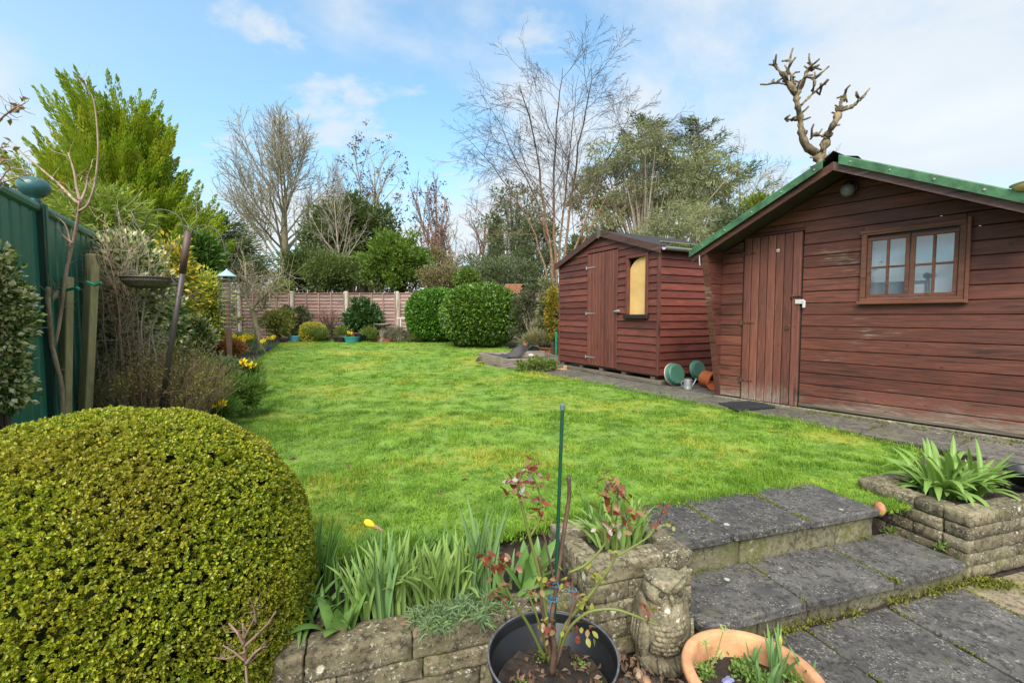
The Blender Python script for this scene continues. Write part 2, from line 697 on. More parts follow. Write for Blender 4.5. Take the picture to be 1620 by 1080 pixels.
# ------------------------------------------------------------------ lawn
lawn_poly = [W(-2.05, .36), W(-1.5, .33), W(-.93, .36), W(-.5, .40), W(-.45, .415), W(.985, .425), W(1.0, .03), W(1.19, .02), W(1.19, .30), W(1.7, .33),
             Vector((3.18, 3.50, 0)), Vector((2.945, 4.275, 0)), Vector((2.321, 5.172, 0)), Vector((1.708, 6.40, 0)),
             Vector((.86, 7.70, 0)), Vector((.30, 8.52, 0)), Vector((-.05, 9.0, 0)), Vector((-.78, 9.9, 0)), Vector((-.1, 10.9, 0)), Vector((.3, 12.3, 0)),
             Vector((-.8, 14.4, 0)), Vector((-2.6, 15.4, 0)), ground(650, 538), ground(560, 535), ground(500, 536), ground(450, 543), ground(428, 556),
             ground(408, 572), ground(412, 600), ground(395, 628), ground(362, 655), ground(345, 690), Vector((-2.35, 3.2, 0)), Vector((-2.05, 2.6, 0))]
lawn_xy = np.array([(p.x, p.y) for p in lawn_poly])


def inside(pts, poly):
    x, y = pts[:, 0], pts[:, 1]
    r = np.zeros(len(pts), bool)
    n = len(poly)
    for i in range(n):
        x1, y1 = poly[i]
        x2, y2 = poly[(i + 1) % n]
        c = ((y1 > y) != (y2 > y))
        with np.errstate(divide='ignore', invalid='ignore'):
            xi = (x2 - x1) * (y - y1) / (y2 - y1) + x1
        r ^= c & (x < xi)
    return r


GREEN_A, GREEN_B, YEL, STRAW = (.125, .245, .022), (.225, .37, .040), (.40, .41, .05), (.44, .40, .15)


def turfcolour(t, tip=False):
    g = N(t, 'ShaderNodeNewGeometry')
    P = g.outputs['Position']
    n1 = noisen(t, P, 3.4, 6, .68)
    n2 = noisen(t, mapping(t, P, (1, 1, 1), (4, 9, 0)), .75, 5, .62)
    n3 = noisen(t, P, 11, 4, .6)
    c = mixc(t, mapr(t, n1, .38, .58), GREEN_A, GREEN_B)
    mossy = mathn(t, 'ADD', mathn(t, 'MULTIPLY', n2, .75), mathn(t, 'MULTIPLY', n3, .35))
    c = mixc(t, mapr(t, mossy, .55, .67, 0, .85), c, YEL)
    c = mixc(t, mathn(t, 'MULTIPLY', mapr(t, n2, .60, .70), mapr(t, n3, .50, .62, 0, .7)), c, STRAW)
    return c


M_turf, t, b = newmat('turf')
t.links.new(mixc(t, .35, turfcolour(t), (.05, .07, .012)), b.inputs['Base Color'])
b.inputs['Roughness'].default_value = .9
bn = N(t, 'ShaderNodeBump')
bn.inputs['Strength'].default_value = 1.0
bn.inputs['Distance'].default_value = .03
t.links.new(noisen(t, None, 60, 4), bn.inputs['Height'])
t.links.new(bn.outputs[0], b.inputs['Normal'])

bm_ = bmesh.new()
bm_.faces.new([bm_.verts.new((x, y, 0)) for x, y in lawn_xy])
bmesh.ops.triangulate(bm_, faces=bm_.faces)
for _ in range(5):
    ee = [e for e in bm_.edges if e.calc_length() > .45]
    if not ee:
        break
    bmesh.ops.subdivide_edges(bm_, edges=ee, cuts=1)
    bmesh.ops.triangulate(bm_, faces=bm_.faces)


def lawn_z(x, y):
    return gz(x, y) + .012 * noise.noise(Vector((x * .9, y * .9, 3))) - .008


for v in bm_.verts:
    v.co.z = lawn_z(v.co.x, v.co.y)
me = bpy.data.meshes.new('lawn')
bm_.to_mesh(me)
bm_.free()
lawn = link('lawn', me, M_turf)
lawn['kind'] = 'structure'

M_blade, t, b = newmat('grass_blade')
oi = N(t, 'ShaderNodeObjectInfo')
c = turfcolour(t)
hsv = N(t, 'ShaderNodeHueSaturation')
t.links.new(c, hsv.inputs['Color'])
gi = N(t, 'ShaderNodeNewGeometry')
t.links.new(mapr(t, gi.outputs['Random Per Island'], 0, 1, .65, 1.35, False), hsv.inputs['Value'])
c = hsv.outputs[0]
t.links.new(c, b.inputs['Base Color'])
b.inputs['Roughness'].default_value = .55
b.inputs['Specular IOR Level'].default_value = .25
tr = N(t, 'ShaderNodeBsdfTranslucent')
t.links.new(c, tr.inputs[0])
mx = N(t, 'ShaderNodeMixShader')
mx.inputs[0].default_value = .35
t.links.new(b.outputs[0], mx.inputs[1])
t.links.new(tr.outputs[0], mx.inputs[2])
t.links.new(mx.outputs[0], t.nodes['Material Output'].inputs[0])


def tuft(nb, rad, hmin, hmax, w, lean):
    m = MB()
    for _ in range(nb):
        a = rnd.random() * 6.283
        r_ = rad * math.sqrt(rnd.random())
        p = Vector((r_ * math.cos(a), r_ * math.sin(a), 0))
        h = rnd.uniform(hmin, hmax)
        th = rnd.random() * 6.283
        ln = rnd.uniform(.15, lean)
        d = Vector((math.cos(th), math.sin(th), 0))
        s = Vector((-d.y, d.x, 0)) * w * rnd.uniform(.7, 1.2)
        q = p + d * h * ln * .35 + Vector((0, 0, h * .6))
        e = p + d * h * ln * 1.1 + Vector((0, 0, h * (1 - .35 * ln)))
        m.add([p - s, p + s, q + s * .8, q - s * .8, e], [(0, 1, 2, 3), (3, 2, 4)])
    return np_mesh('tuft', m.v, m.f)


def scatter(name, verts, scales, rots, meshes, m, kind='stuff'):
    """one object: every vertex carries a copy of one of the tufts"""
    lib = bpy.data.collections.new(name + '_kinds')
    for me_ in meshes:
        o_ = bpy.data.objects.new(name + '_kind', me_)
        me_.materials.append(m)
        lib.objects.link(o_)
    me_ = bpy.data.meshes.new(name)
    me_.vertices.add(len(verts))
    me_.vertices.foreach_set('co', np.asarray(verts, np.float32).ravel())
    a1 = me_.attributes.new('size', 'FLOAT_VECTOR', 'POINT')
    a1.data.foreach_set('vector', np.asarray(scales, np.float32).ravel())
    a2 = me_.attributes.new('turn', 'FLOAT_VECTOR', 'POINT')
    a2.data.foreach_set('vector', np.asarray(rots, np.float32).ravel())
    me_.update()
    o = bpy.data.objects.new(name, me_)
    me_.materials.append(m)
    col.objects.link(o)
    gt = bpy.data.node_groups.new(name + '_scatter', 'GeometryNodeTree')
    gt.interface.new_socket('Geometry', in_out='INPUT', socket_type='NodeSocketGeometry')
    gt.interface.new_socket('Geometry', in_out='OUTPUT', socket_type='NodeSocketGeometry')
    gin, gout = gt.nodes.new('NodeGroupInput'), gt.nodes.new('NodeGroupOutput')
    ci = gt.nodes.new('GeometryNodeCollectionInfo')
    ci.inputs['Collection'].default_value = lib
    ci.inputs['Separate Children'].default_value = True
    ci.inputs['Reset Children'].default_value = True
    ip = gt.nodes.new('GeometryNodeInstanceOnPoints')
    ip.inputs['Pick Instance'].default_value = True
    na = gt.nodes.new('GeometryNodeInputNamedAttribute')
    na.data_type = 'FLOAT_VECTOR'
    na.inputs['Name'].default_value = 'size'
    nb = gt.nodes.new('GeometryNodeInputNamedAttribute')
    nb.data_type = 'FLOAT_VECTOR'
    nb.inputs['Name'].default_value = 'turn'
    er = gt.nodes.new('FunctionNodeEulerToRotation')
    gt.links.new(gin.outputs[0], ip.inputs['Points'])
    gt.links.new(ci.outputs[0], ip.inputs['Instance'])
    gt.links.new(na.outputs['Attribute'], ip.inputs['Scale'])
    gt.links.new(nb.outputs['Attribute'], er.inputs[0])
    gt.links.new(er.outputs[0], ip.inputs['Rotation'])
    gt.links.new(ip.outputs[0], gout.inputs[0])
    md = o.modifiers.new('scatter', 'NODES')
    md.node_group = gt
    o['kind'] = kind
    return o


def grass_points():
    out = []
    bands = [(1.9, 3.2, 620), (3.2, 5.0, 330), (5.0, 8.0, 150), (8.0, 12, 75), (12, 17, 45)]
    for y0, y1, dens in bands:
        n = int(dens * (y1 - y0) * 13.5)
        p = np.stack([rng.uniform(-9.5, 4, n), rng.uniform(y0, y1, n)], 1)
        p = p[inside(p, lawn_xy)]
        out.append(p)
    return np.concatenate(out)


gp = grass_points()
gv, gs, gr = [], [], []
for x, y in gp:
    h = noise.noise(Vector((x * 1.6, y * 1.6, 0))) + 1.0 * noise.noise(Vector((x * 5.2, y * 5.2, 7)))
    s = max(.34, .62 + .62 * h) * (1 + .03 * (y - 2))
    wd = 1.0 + .10 * (y - 2)
    gv.append((x, y, lawn_z(x, y) - .004))
    gs.append((wd, wd, s))
    gr.append((rnd.uniform(-.12, .12), rnd.uniform(-.12, .12), rnd.random() * 6.283))
tufts = [tuft(26, .045, .022, .060, .0016, .9) for _ in range(4)] + [tuft(22, .05, .018, .045, .0018, 1.3) for _ in range(3)] + [tuft(24, .04, .03, .085, .0016, .7), tuft(9, .05, .015, .035, .0055, 1.6)]
scatter('grass', gv, gs, gr, tufts, M_blade)

# long untrimmed grass along the edges of the lawn
ev, es, er_ = [], [], []


def edge_grass(pts, step, hs, jit=.03):
    for a, b_ in zip(pts, pts[1:]):
        L_ = (b_ - a).length
        for k in range(int(L_ / step)):
            p = a.lerp(b_, rnd.random()) + Vector((rnd.gauss(0, jit), rnd.gauss(0, jit), 0))
            ev.append((p.x, p.y, lawn_z(p.x, p.y) - .01))
            w_ = 1 + .08 * max(0, p.y - 2)
            es.append((w_, w_, hs * rnd.uniform(.6, 1.3)))
            er_.append((rnd.uniform(-.25, .25), rnd.uniform(-.25, .25), rnd.random() * 6.283))


edge_grass(lawn_poly[10:17], .014, 1.05)
edge_grass(lawn_poly[5:10], .012, .7, .015)
edge_grass(lawn_poly[0:6], .012, 1.15)
edge_grass(lawn_poly[17:22], .05, 1.4)
edge_grass(lawn_poly[22:33], .04, 1.2)
edge_grass([W(.55, .55), W(.95, .60)], .006, 1.5, .05)
scatter('edge_grass', ev, es, er_, tufts, M_blade)

# a few dead leaves lying on the lawn
M_dead = leafmat('dead_leaf', [(.16, .08, .04), (.10, .055, .03), (.25, .16, .09)], .8, .1)
pts_px = [(548, 748), (700, 795), (470, 735), (845, 805), (620, 770), (1158, 640), (505, 905), (740, 770), (425, 630), (1060, 705), (690, 640), (935, 735), (600, 690)]
m = MB()
for px, py in pts_px:
    p = ground(px, py) + Vector((0, 0, .045))
    V, F = leafcloud(np.array([p]), np.array([[rnd.uniform(-1, 1), rnd.uniform(-1, 1), .1]]), .05, .028)
    m.add(V, F)
tag(m.build('fallen_leaves', M_dead), kind='stuff')

# ------------------------------------------------------------------ paved terrace, steps
M_slab = stonemat('dark_concrete_slab', (.062, .057, .053), (.115, .105, .092), (.42, .40, .35), moss=.2, speck=.75, bump=.8, spot=.2)
M_path = stonemat('worn_path_slab', (.085, .075, .062), (.16, .14, .11), (.34, .32, .26), moss=.5, speck=.6, bump=.5, spot=.1)
M_sand = stonemat('buff_slab', (.17, .135, .08), (.25, .20, .13), (.40, .36, .28), moss=.35, speck=.4, bump=.4, spot=.05)
M_block = stonemat('rock_faced_block', (.125, .098, .054), (.245, .205, .122), (.54, .50, .39), moss=.42, speck=1.0, bump=1.0, spot=.30)
M_riser = stonemat('mossy_riser_block', (.12, .105, .06), (.19, .165, .10), (.38, .36, .26), moss=.75, speck=.5, bump=.9, spot=.12)
M_moss = leafmat('moss', [(.10, .12, .012), (.19, .19, .02), (.06, .075, .01)], .9, .1)


def slab(name, u0, u1, v0, v1, ztop, th, m, parent, tilt=.0, frame=W, jit=.004, cut=2):
    """a paving slab with slightly uneven arrises, its own origin at its centre"""
    b = bmesh.new()
    bmesh.ops.create_cube(b, size=1)
    lx, ly = u1 - u0, v1 - v0
    bmesh.ops.scale(b, vec=(lx, ly, th), verts=b.verts)
    bmesh.ops.bevel(b, geom=[e for e in b.edges], offset=.007, segments=1, affect='EDGES')
    s0 = rnd.random() * 50
    if cut:
        bmesh.ops.subdivide_edges(b, edges=[e for e in b.edges if e.calc_length() > .2], cuts=4, use_grid_fill=True)
    for v in b.verts:
        n_ = noise.noise_vector(Vector((v.co.x * 9 + s0, v.co.y * 9, v.co.z * 9)))
        e_ = 1.0 if (abs(v.co.x) > lx * .45 or abs(v.co.y) > ly * .45) else .35
        v.co += n_ * jit * e_
    me_ = bpy.data.meshes.new(name)
    b.to_mesh(me_)
    b.free()
    o = link(name, me_, m, parent)
    c_ = frame((u0 + u1) / 2, (v0 + v1) / 2, ztop - th / 2)
    o.location = c_ - (parent.location if parent else Vector())
    ax = frame(1, 0) - frame(0, 0)
    o.rotation_euler = (rnd.uniform(-tilt, tilt), rnd.uniform(-tilt, tilt), math.atan2(ax.y, ax.x))
    return o


def stone(name, u0, u1, v0, v1, z0, z1, m, parent, amp=.007, frame=W, rot=0):
    """a rock-faced walling block: rounded, with an uneven split face"""
    b = bmesh.new()
    bmesh.ops.create_cube(b, size=1)
    lx, ly, lz = u1 - u0, v1 - v0, z1 - z0
    bmesh.ops.scale(b, vec=(lx, ly, lz), verts=b.verts)
    bmesh.ops.bevel(b, geom=[e for e in b.edges], offset=min(.005, lz * .2), segments=1, affect='EDGES')
    bmesh.ops.subdivide_edges(b, edges=[e for e in b.edges if e.calc_length() > .055], cuts=max(2, int(max(lx, ly) / .05)) if max(lx, ly) > .12 else 2, use_grid_fill=True)
    s0 = Vector((rnd.random() * 50, rnd.random() * 50, rnd.random() * 50))
    for v in b.verts:
        k = .7 * noise.noise(v.co * 13 + s0) + 1.1 * noise.noise(v.co * 53 + s0)
        dirn = Vector((v.co.x / lx, v.co.y / ly, v.co.z / lz * .5))
        v.co += dirn.normalized() * k * amp
    me_ = bpy.data.meshes.new(name)
    b.to_mesh(me_)
    b.free()
    me_.polygons.foreach_set('use_smooth', np.ones(len(me_.polygons), bool))
    o = link(name, me_, m, parent)
    o.location = frame((u0 + u1) / 2, (v0 + v1) / 2, (z0 + z1) / 2) - (parent.location if parent else Vector())
    ax = frame(1, 0) - frame(0, 0)
    o.rotation_euler = (rnd.uniform(-.01, .01), rnd.uniform(-.012, .012), math.atan2(ax.y, ax.x) + rot)
    return o


# terrace: bedding of dark grit with moss in the joints, and slabs
patio = thing('patio', None, None, W(0, -.6, PZ))
patio['kind'] = 'structure'
mb = MB()
pp = [W(-4, -3.2), W(4, -3.2), W(4, .6), W(1.2, .6), W(1.2, -.02), W(-.4, -.02), W(-.4, .36), W(-4, .36)]
mb.prism([(p.x - patio.location.x, p.y - patio.location.y) for p in pp], -.045, -.014, 'z')
mb.build('bedding', M_soil, patio, recalc=True)
us = [-2.36, -1.86, -1.36, -.86, -.36, .14, .64, 1.14]
vs = [-1.78, -1.28, -.78, -.29]
# the joint that runs towards the camera under the steps
j0 = ground(1424, 969, PZ) - A0
ju = j0.dot(U0)
us = [ju + k * .50 for k in range(-7, 6)]
for i in range(len(us) - 1):
    for k in range(3):
        v1 = -.285 - k * .5
        sand = us[i] > 1.05 and k == 0
        slab('paving_slab', us[i] + .007, us[i + 1] - .007, v1 - .488, v1, PZ + rnd.uniform(-.003, .003), .04, M_sand if sand else M_slab, patio, .004)

# steps: two flights of slabs on courses of blocks
steps = thing('garden_steps', 'two shallow steps of dark lichen-spotted slabs up to the lawn', 'steps', W(.3, 0, PZ))
for u0, u1 in ((-.50, -.004), (.004, .478), (.486, .975)):
    slab('tread', u0, u1, -.003, .43, .004 + rnd.uniform(-.002, .002), .042, M_slab, steps, .004)
LT = -.165
for u0, u1 in ((-.425, .102), (.109, .631), (.638, 1.135)):
    slab('tread', u0, u1, -.305, .045, LT + rnd.uniform(-.003, .003), .045, M_slab, steps, .005)
for u0, u1 in ((-.46, -.27), (-.26, .06), (.07, .42), (.43, .70), (.71, .975)):
    stone('riser_block', u0, u1, .032, .14, LT - .02, -.04, M_riser, steps, .004)
for u0, u1 in ((-.41, -.12), (-.11, .16), (.17, .40), (.41, .74), (.75, 1.02), (1.03, 1.19)):
    stone('riser_block', u0, u1, -.262, -.15, PZ - .02, LT - .046, M_riser, steps, .004)
mb = MB()
mb.box(-.45, 1.18, -.14, .40, -.02, .095)
o = mb.build('core_fill', M_soil, steps)
o.location = W(0, 0, PZ) - steps.location
o.rotation_euler = (0, 0, ROT)


def mossline(P, n, r_, h, spread=.008):
    """little cushions of moss along a joint"""
    Vs = []
    P = [Vector(p) for p in P]
    tot = []
    for _ in range(n):
        k = rnd.randrange(len(P) - 1)
        p = P[k].lerp(P[k + 1], rnd.random())
        if noise.noise(p * 7) < -.12:
            continue
        tot.append((p.x + rnd.gauss(0, spread), p.y + rnd.gauss(0, spread), p.z + rnd.random() * h))
    tot = np.array(tot)
    D = unit(sphere_dirs(len(tot)) + np.array([0, 0, .9]))
    return leafcloud(tot, D, r_, r_ * .7)


mb = MB()
for u in (.482,):
    mb.add(*mossline([W(u, 0, .0), W(u, .43, .0)], 420, .010, .004))
mb.add(*mossline([W(0, 0, .0), W(0, .43, .0)], 420, .010, .004))
for u in (.105, .634):
    mb.add(*mossline([W(u, -.30, LT - .003), W(u, .03, LT - .003)], 260, .008, .004))
mb.add(*mossline([W(-.38, .02, LT), W(.97, .025, LT)], 500, .010, .008, .012))
mb.add(*mossline([W(-.2, -.285, PZ), W(1.35, -.285, PZ)], 1300, .013, .018, .022))
for i in range(len(us)):
    mb.add(*mossline([W(us[i], -1.2, PZ - .004), W(us[i], -.3, PZ - .004)], 520, .008, .004, .005))
mb.add(*mossline([W(1.22, -.30, PZ), W(1.36, -.36, PZ)], 500, .014, .02, .03))
mb.add(*mossline([W(.66, -.297, LT - .02), W(.62, -.297, LT)], 120, .012, .012, .012))
tag(mb.build('moss', M_moss), kind='stuff')

# ------------------------------------------------------------------ block planters and the low wall
def course(parent, edges, v0, v1, z0, z1, amp=.0055):
    for a, b_ in zip(edges, edges[1:]):
        stone('block', a + .0025, b_ - .0025, v0, v1, z0 + .002, z1 - .002, M_block, parent, amp)


def course_side(parent, u0, u1, edges, z0, z1, amp=.0055):
    for a, b_ in zip(edges, edges[1:]):
        stone('block', u0, u1, a + .0025, b_ - .0025, z0 + .002, z1 - .002, M_block, parent, amp)


# right planter
plr = thing('stone_planter', 'rock-faced block planter at the right end of the steps', 'planter', W(1.7, 0, PZ))
zt, nc = .055, 5
hc = (zt - PZ) / nc
for k in range(nc):
    z0, z1 = PZ + k * hc, PZ + (k + 1) * hc
    e1 = [1.205, 1.62, 2.05, 2.5] if k % 2 else [1.205, 1.44, 1.86, 2.2, 2.5]
    course(plr, e1, -.27, -.16, z0, z1)
    e2 = [-.155, .12, .29] if k % 2 else [-.155, -.02, .29]
    course_side(plr, 1.205, 1.315, e2, z0, z1)
    course(plr, [1.32, 1.9, 2.5] if k % 2 else [1.32, 1.6, 2.1, 2.5], .18, .29, z0, z1)
    course_side(plr, 2.39, 2.5, [-.155, .175], z0, z1)
mb = MB()
mb.box(1.30, 2.40, -.17, .19, 0, zt - PZ - .045)
o = mb.build('soil', M_soil, plr)
o.location = W(0, 0, PZ) - plr.location
o.rotation_euler = (0, 0, ROT)

# left planter
pll = thing('stone_planter', 'square rock-faced block planter behind the stone owl, left of the steps', 'planter', W(-.64, 0, PZ))
zt2, nc = .09, 5
hc2 = (zt2 - PZ) / nc
for k in range(nc):
    z0, z1 = PZ + k * hc2, PZ + (k + 1) * hc2
    e1 = [-.88, -.53, -.40] if k % 2 == 0 else [-.88, -.70, -.40]
    course(pll, e1, -.20, -.095, z0, z1)
    course(pll, [-.88, -.62, -.40], .105, .20, z0, z1)
    course_side(pll, -.88, -.79, [-.09, .10], z0, z1)
    course_side(pll, -.49, -.40, [-.09, .10], z0, z1)
mb = MB()
mb.box(-.80, -.48, -.10, .11, 0, zt2 - PZ - .035)
o = mb.build('soil', M_soil, pll)
o.location = W(0, 0, PZ) - pll.location
o.rotation_euler = (0, 0, ROT)

# low wall in front of the bulb bed
lw = thing('low_wall', 'low retaining wall of rock-faced blocks in front of the bulb bed', 'wall', W(-1.5, -.13, PZ))
LWT = -.03
for k, (z0, z1, e) in enumerate(((PZ, -.20, [-2.6, -2.25, -1.95, -1.62, -1.3, -1.05, -.885]), (-.20, -.125, [-2.6, -2.1, -1.78, -1.50, -1.18, -.885]),
                                 (-.125, LWT, [-2.6, -2.2, -1.875, -1.535, -1.2, -.885]))):
    course(lw, e, -.195, -.07, z0, z1, .0065)

soil_bed = soil_sheet('bulb_bed', [W(-2.6, -.08), W(-.885, -.08), W(-.885, .2), W(-.5, .2), W(-.5, .42), W(-2.6, .40)], -.065)

# ------------------------------------------------------------------ path along the sheds
PO, PW, PN = Vector((3.0, 4.19, 0)), Vector((-.522, .853, 0)), Vector((.853, .522, 0))


def PF(w, n_, z=0.0):
    return PO + PW * w + PN * n_ + Vector((0, 0, z))


path = thing('path', None, None, PF(1.5, .4))
path['kind'] = 'structure'
w = -2.0
while w < 5.8:
    L1 = .60
    for n0, n1 in ((0, .57), (.58, 1.15)):
        slab('path_slab', w + .006, w + L1 - .006, n0 + .004, n1 - .004, .012 + rnd.uniform(-.004, .004), .045, M_path, path, .006, PF, .005, 0)
    w += L1
mb = MB()
mb.prism([(p.x - path.location.x, p.y - path.location.y) for p in (PF(-2, 0), PF(-2, 2.6), PF(6.4, 2.6), PF(6.4, .02))], -.045, -.010, 'z')
mb.build('bedding', M_soil, path, recalc=True)
mb = MB()
mb.add(*mossline([PF(-1.9, .576, .012), PF(1.6, .576, .012)], 1300, .014, .008, .012))
mb.add(*mossline([PF(-1.7, .80, .012), PF(1.5, .585, .012)], 1800, .014, .012, .018))
for k in range(7):
    mb.add(*mossline([PF(-2.0 + .6 * k, 0.05, .012), PF(-2.0 + .6 * k, .6, .012)], 160, .012, .006, .008))
tag(mb.build('path_moss', M_moss), kind='stuff')
# ------------------------------------------------------------------ timber sheds
M_big = woodstain('brown_stained_boards', (.200, .064, .040), (.098, .036, .025), (.34, .27, .20), .55)
M_bigv = woodstain('brown_stained_door_boards', (.215, .074, .048), (.120, .046, .033), (.36, .29, .22), .45, 'z')
M_small = woodstain('red_stained_boards', (.195, .054, .036), (.105, .033, .024), (.36, .25, .19), .25, 'x', False)
M_smallv = woodstain('red_stained_door_boards', (.185, .058, .040), (.11, .038, .028), (.36, .25, .17), .2, 'z', False)
M_smally = woodstain('red_stained_side_boards', (.20, .052, .035), (.115, .033, .024), (.36, .25, .19), .15, 'y', False)
M_bigy = woodstain('brown_stained_side_boards', (.185, .058, .041), (.095, .034, .026), (.34, .27, .20), .45, 'y')
M_trimd = woodstain('brown_trim', (.17, .066, .042), (.09, .036, .024), (.36, .29, .22), .6, 'x', False)
M_frame = woodstain('window_frame_wood', (.20, .078, .044), (.13, .05, .028), (.36, .26, .18), .45, 'x', False)
M_pinkbarge = woodstain('faded_bargeboard', (.17, .095, .082), (.11, .055, .046), (.40, .33, .28), .6, 'x', False)
M_greensheet = plain('green_roof_sheet', (.040, .118, .048), .6, bump=.3, bscale=30, var=.45, vscale=9)
M_felt = plain('roof_felt', (.022, .022, .022), .9, bump=.5, bscale=120)
M_galv = plain('galvanised', (.42, .43, .42), .45, .6, var=.15, vscale=20)
M_steel = plain('dull_steel', (.30, .29, .27), .5, .7, var=.3, vscale=30)
M_rust = plain('rusty_iron', (.10, .055, .035), .8, .3, var=.5, vscale=40)
M_black = plain('black_plastic', (.012, .012, .013), .4)
M_white = plain('white_plastic', (.55, .54, .51), .4, var=.06)
M_curtain = plain('net_curtain', (.50, .54, .58), .9, var=.06, vscale=3)
M_inside = plain('dim_shed_inside', (.05, .035, .025), .9)
M_greypvc = plain('grey_gutter', (.30, .31, .31), .5, var=.2)
M_bearer = woodstain('grey_bearer', (.22, .18, .13), (.12, .10, .075), (.38, .34, .28), .6, 'x', False)
M_mossw = stonemat('plinth_concrete', (.14, .125, .09), (.20, .18, .13), (.34, .32, .25), moss=.6, speck=.5, bump=.8)
M_yellowboard = plain('yellow_plywood', (.80, .50, .19), .7, var=.12, vscale=3)

M_glass, t, b = newmat('window_glass')
gl = N(t, 'ShaderNodeBsdfGlossy')
gl.inputs['Roughness'].default_value = .015
gl.inputs['Color'].default_value = (.9, .93, .95, 1)
tr = N(t, 'ShaderNodeBsdfTransparent')
tr.inputs[0].default_value = (.80, .84, .86, 1)
fr = N(t, 'ShaderNodeLayerWeight')
mx = N(t, 'ShaderNodeMixShader')
t.links.new(mapr(t, fr.outputs['Facing'], .2, 1.0, .20, .75), mx.inputs[0])
t.links.new(tr.outputs[0], mx.inputs[1])
t.links.new(gl.outputs[0], mx.inputs[2])
t.links.new(mx.outputs[0], t.nodes['Material Output'].inputs[0])


def clip(poly, a, b_, c_):
    """keep the side a*x + b*y <= c"""
    out = []
    n = len(poly)
    for i in range(n):
        p, q = poly[i], poly[(i + 1) % n]
        fp, fq = a * p[0] + b_ * p[1] - c_, a * q[0] + b_ * q[1] - c_
        if fp <= 0:
            out.append(p)
        if (fp < 0) != (fq < 0) and fp != fq:
            k = fp / (fp - fq)
            out.append((p[0] + (q[0] - p[0]) * k, p[1] + (q[1] - p[1]) * k))
    res = []
    for p in out:
        if not res or math.hypot(p[0] - res[-1][0], p[1] - res[-1][1]) > 1e-4:
            res.append(p)
    if len(res) > 1 and math.hypot(res[0][0] - res[-1][0], res[0][1] - res[-1][1]) < 1e-4:
        res.pop()
    return res


def board_mesh(poly, style, th, place):
    """poly (s,z). place(s, depth, z) -> local. tongue-and-groove boards have chamfered edges, shiplap boards swell to the bottom"""
    zs = [p[1] for p in poly]
    za, zb = min(zs), max(zs)
    cx_ = sum(p[0] for p in poly) / len(poly)
    cz_ = sum(zs) / len(zs)

    def ins(d):
        return [(p[0] + (d * .35 if p[0] < cx_ else -d * .35), p[1] + (d if p[1] < cz_ else -d)) for p in poly]
    if style == 'tg':
        rings = [[(s, 0.0, z) for s, z in poly], [(s, th - .009, z) for s, z in poly], [(s, th, z) for s, z in ins(.006)]]
    else:
        def dep(z):
            k = (z - za) / max(.001, zb - za)
            return .006 + (th - .006) * min(1, max(0, (1 - k) * 1.25))
        rings = [[(s, -.004, z) for s, z in poly], [(s, dep(z) * .8, z) for s, z in poly], [(s, dep(z), z) for s, z in ins(.005)]]
    n = len(poly)
    V = [place(*p) for r_ in rings for p in r_]
    F = []
    for k in range(2):
        for i in range(n):
            j = (i + 1) % n
            F.append((k * n + i, k * n + j, (k + 1) * n + j, (k + 1) * n + i))
    F.append(tuple(range(2 * n, 3 * n)))
    F.append(tuple(reversed(range(n))))
    return V, F


def cladding(parent, x0, x1, z0, z1, bh, clips, openings, style, th, place, m, jit=0.0, maxlen=None):
    z = z0
    row = 0
    while z < z1 - .01:
        zt_ = min(z + bh, z1)
        segs = [(x0, x1, z, zt_)]
        for (a, b_, c0, c1) in openings:
            nxt = []
            for (sa, sb, za, zb) in segs:
                if c1 <= za or c0 >= zb or b_ <= sa or a >= sb:
                    nxt.append((sa, sb, za, zb))
                    continue
                if a > sa:
                    nxt.append((sa, a, za, zb))
                if b_ < sb:
                    nxt.append((b_, sb, za, zb))
                if c0 > za:
                    nxt.append((max(a, sa), min(b_, sb), za, c0))
                if c1 < zb:
                    nxt.append((max(a, sa), min(b_, sb), c1, zb))
            segs = nxt
        for (sa, sb, za, zb) in segs:
            if sb - sa < .015 or zb - za < .008:
                continue
            cuts = [sa, sb]
            poly0 = [(sa, za + .001), (sb, za + .001), (sb, zb - .003), (sa, zb - .003)]
            for c_ in clips:
                poly0 = clip(poly0, *c_)
                if len(poly0) < 3:
                    break
            if len(poly0) < 3:
                continue
            ox = sum(p[0] for p in poly0) / len(poly0)
            oz = za
            lo_ = place(ox, 0, oz)
            V, F = board_mesh(poly0, style, th, place)
            V = np.array([tuple(v) for v in V]) - np.array(tuple(lo_))
            me_ = np_mesh('board', [V], [np.array([f]) for f in F])
            fixn(me_)
            o_ = link('board', me_, m, parent)
            o_.location = lo_
        z = zt_
        row += 1


# ---- the big brown shed
BW, BD = 2.65, 2.7
TAN = .505
BZ = .035
APX = 2.50                                   # wall apex
big = thing('brown_shed', 'large weathered brown shed with green-edged roof and a Georgian window', 'shed', (2.676, 5.827, 0), math.atan2(-.802, .598))
OV = .43                                     # roof overhang in front
place_front = lambda s, d, z: Vector((s, -d, z))
half = BW / 2
dz0, dz1, ds0, ds1 = .04, 1.985, .277, .923
wz0, wz1, ws0, ws1 = 1.185, 1.885, 1.465, 2.225
roofclips = [(TAN, 1, APX - TAN * half + TAN * BW), (-TAN, 1, APX - TAN * half)]
cladding(big, 0, BW, BZ + .01, APX, .1275, roofclips, [(ds0 - .007, ds1 + .012, 0, dz1 + .035), (ws0 + .01, ws1 - .01, wz0 + .01, wz1 - .01)], 'tg', .018, place_front, M_big)
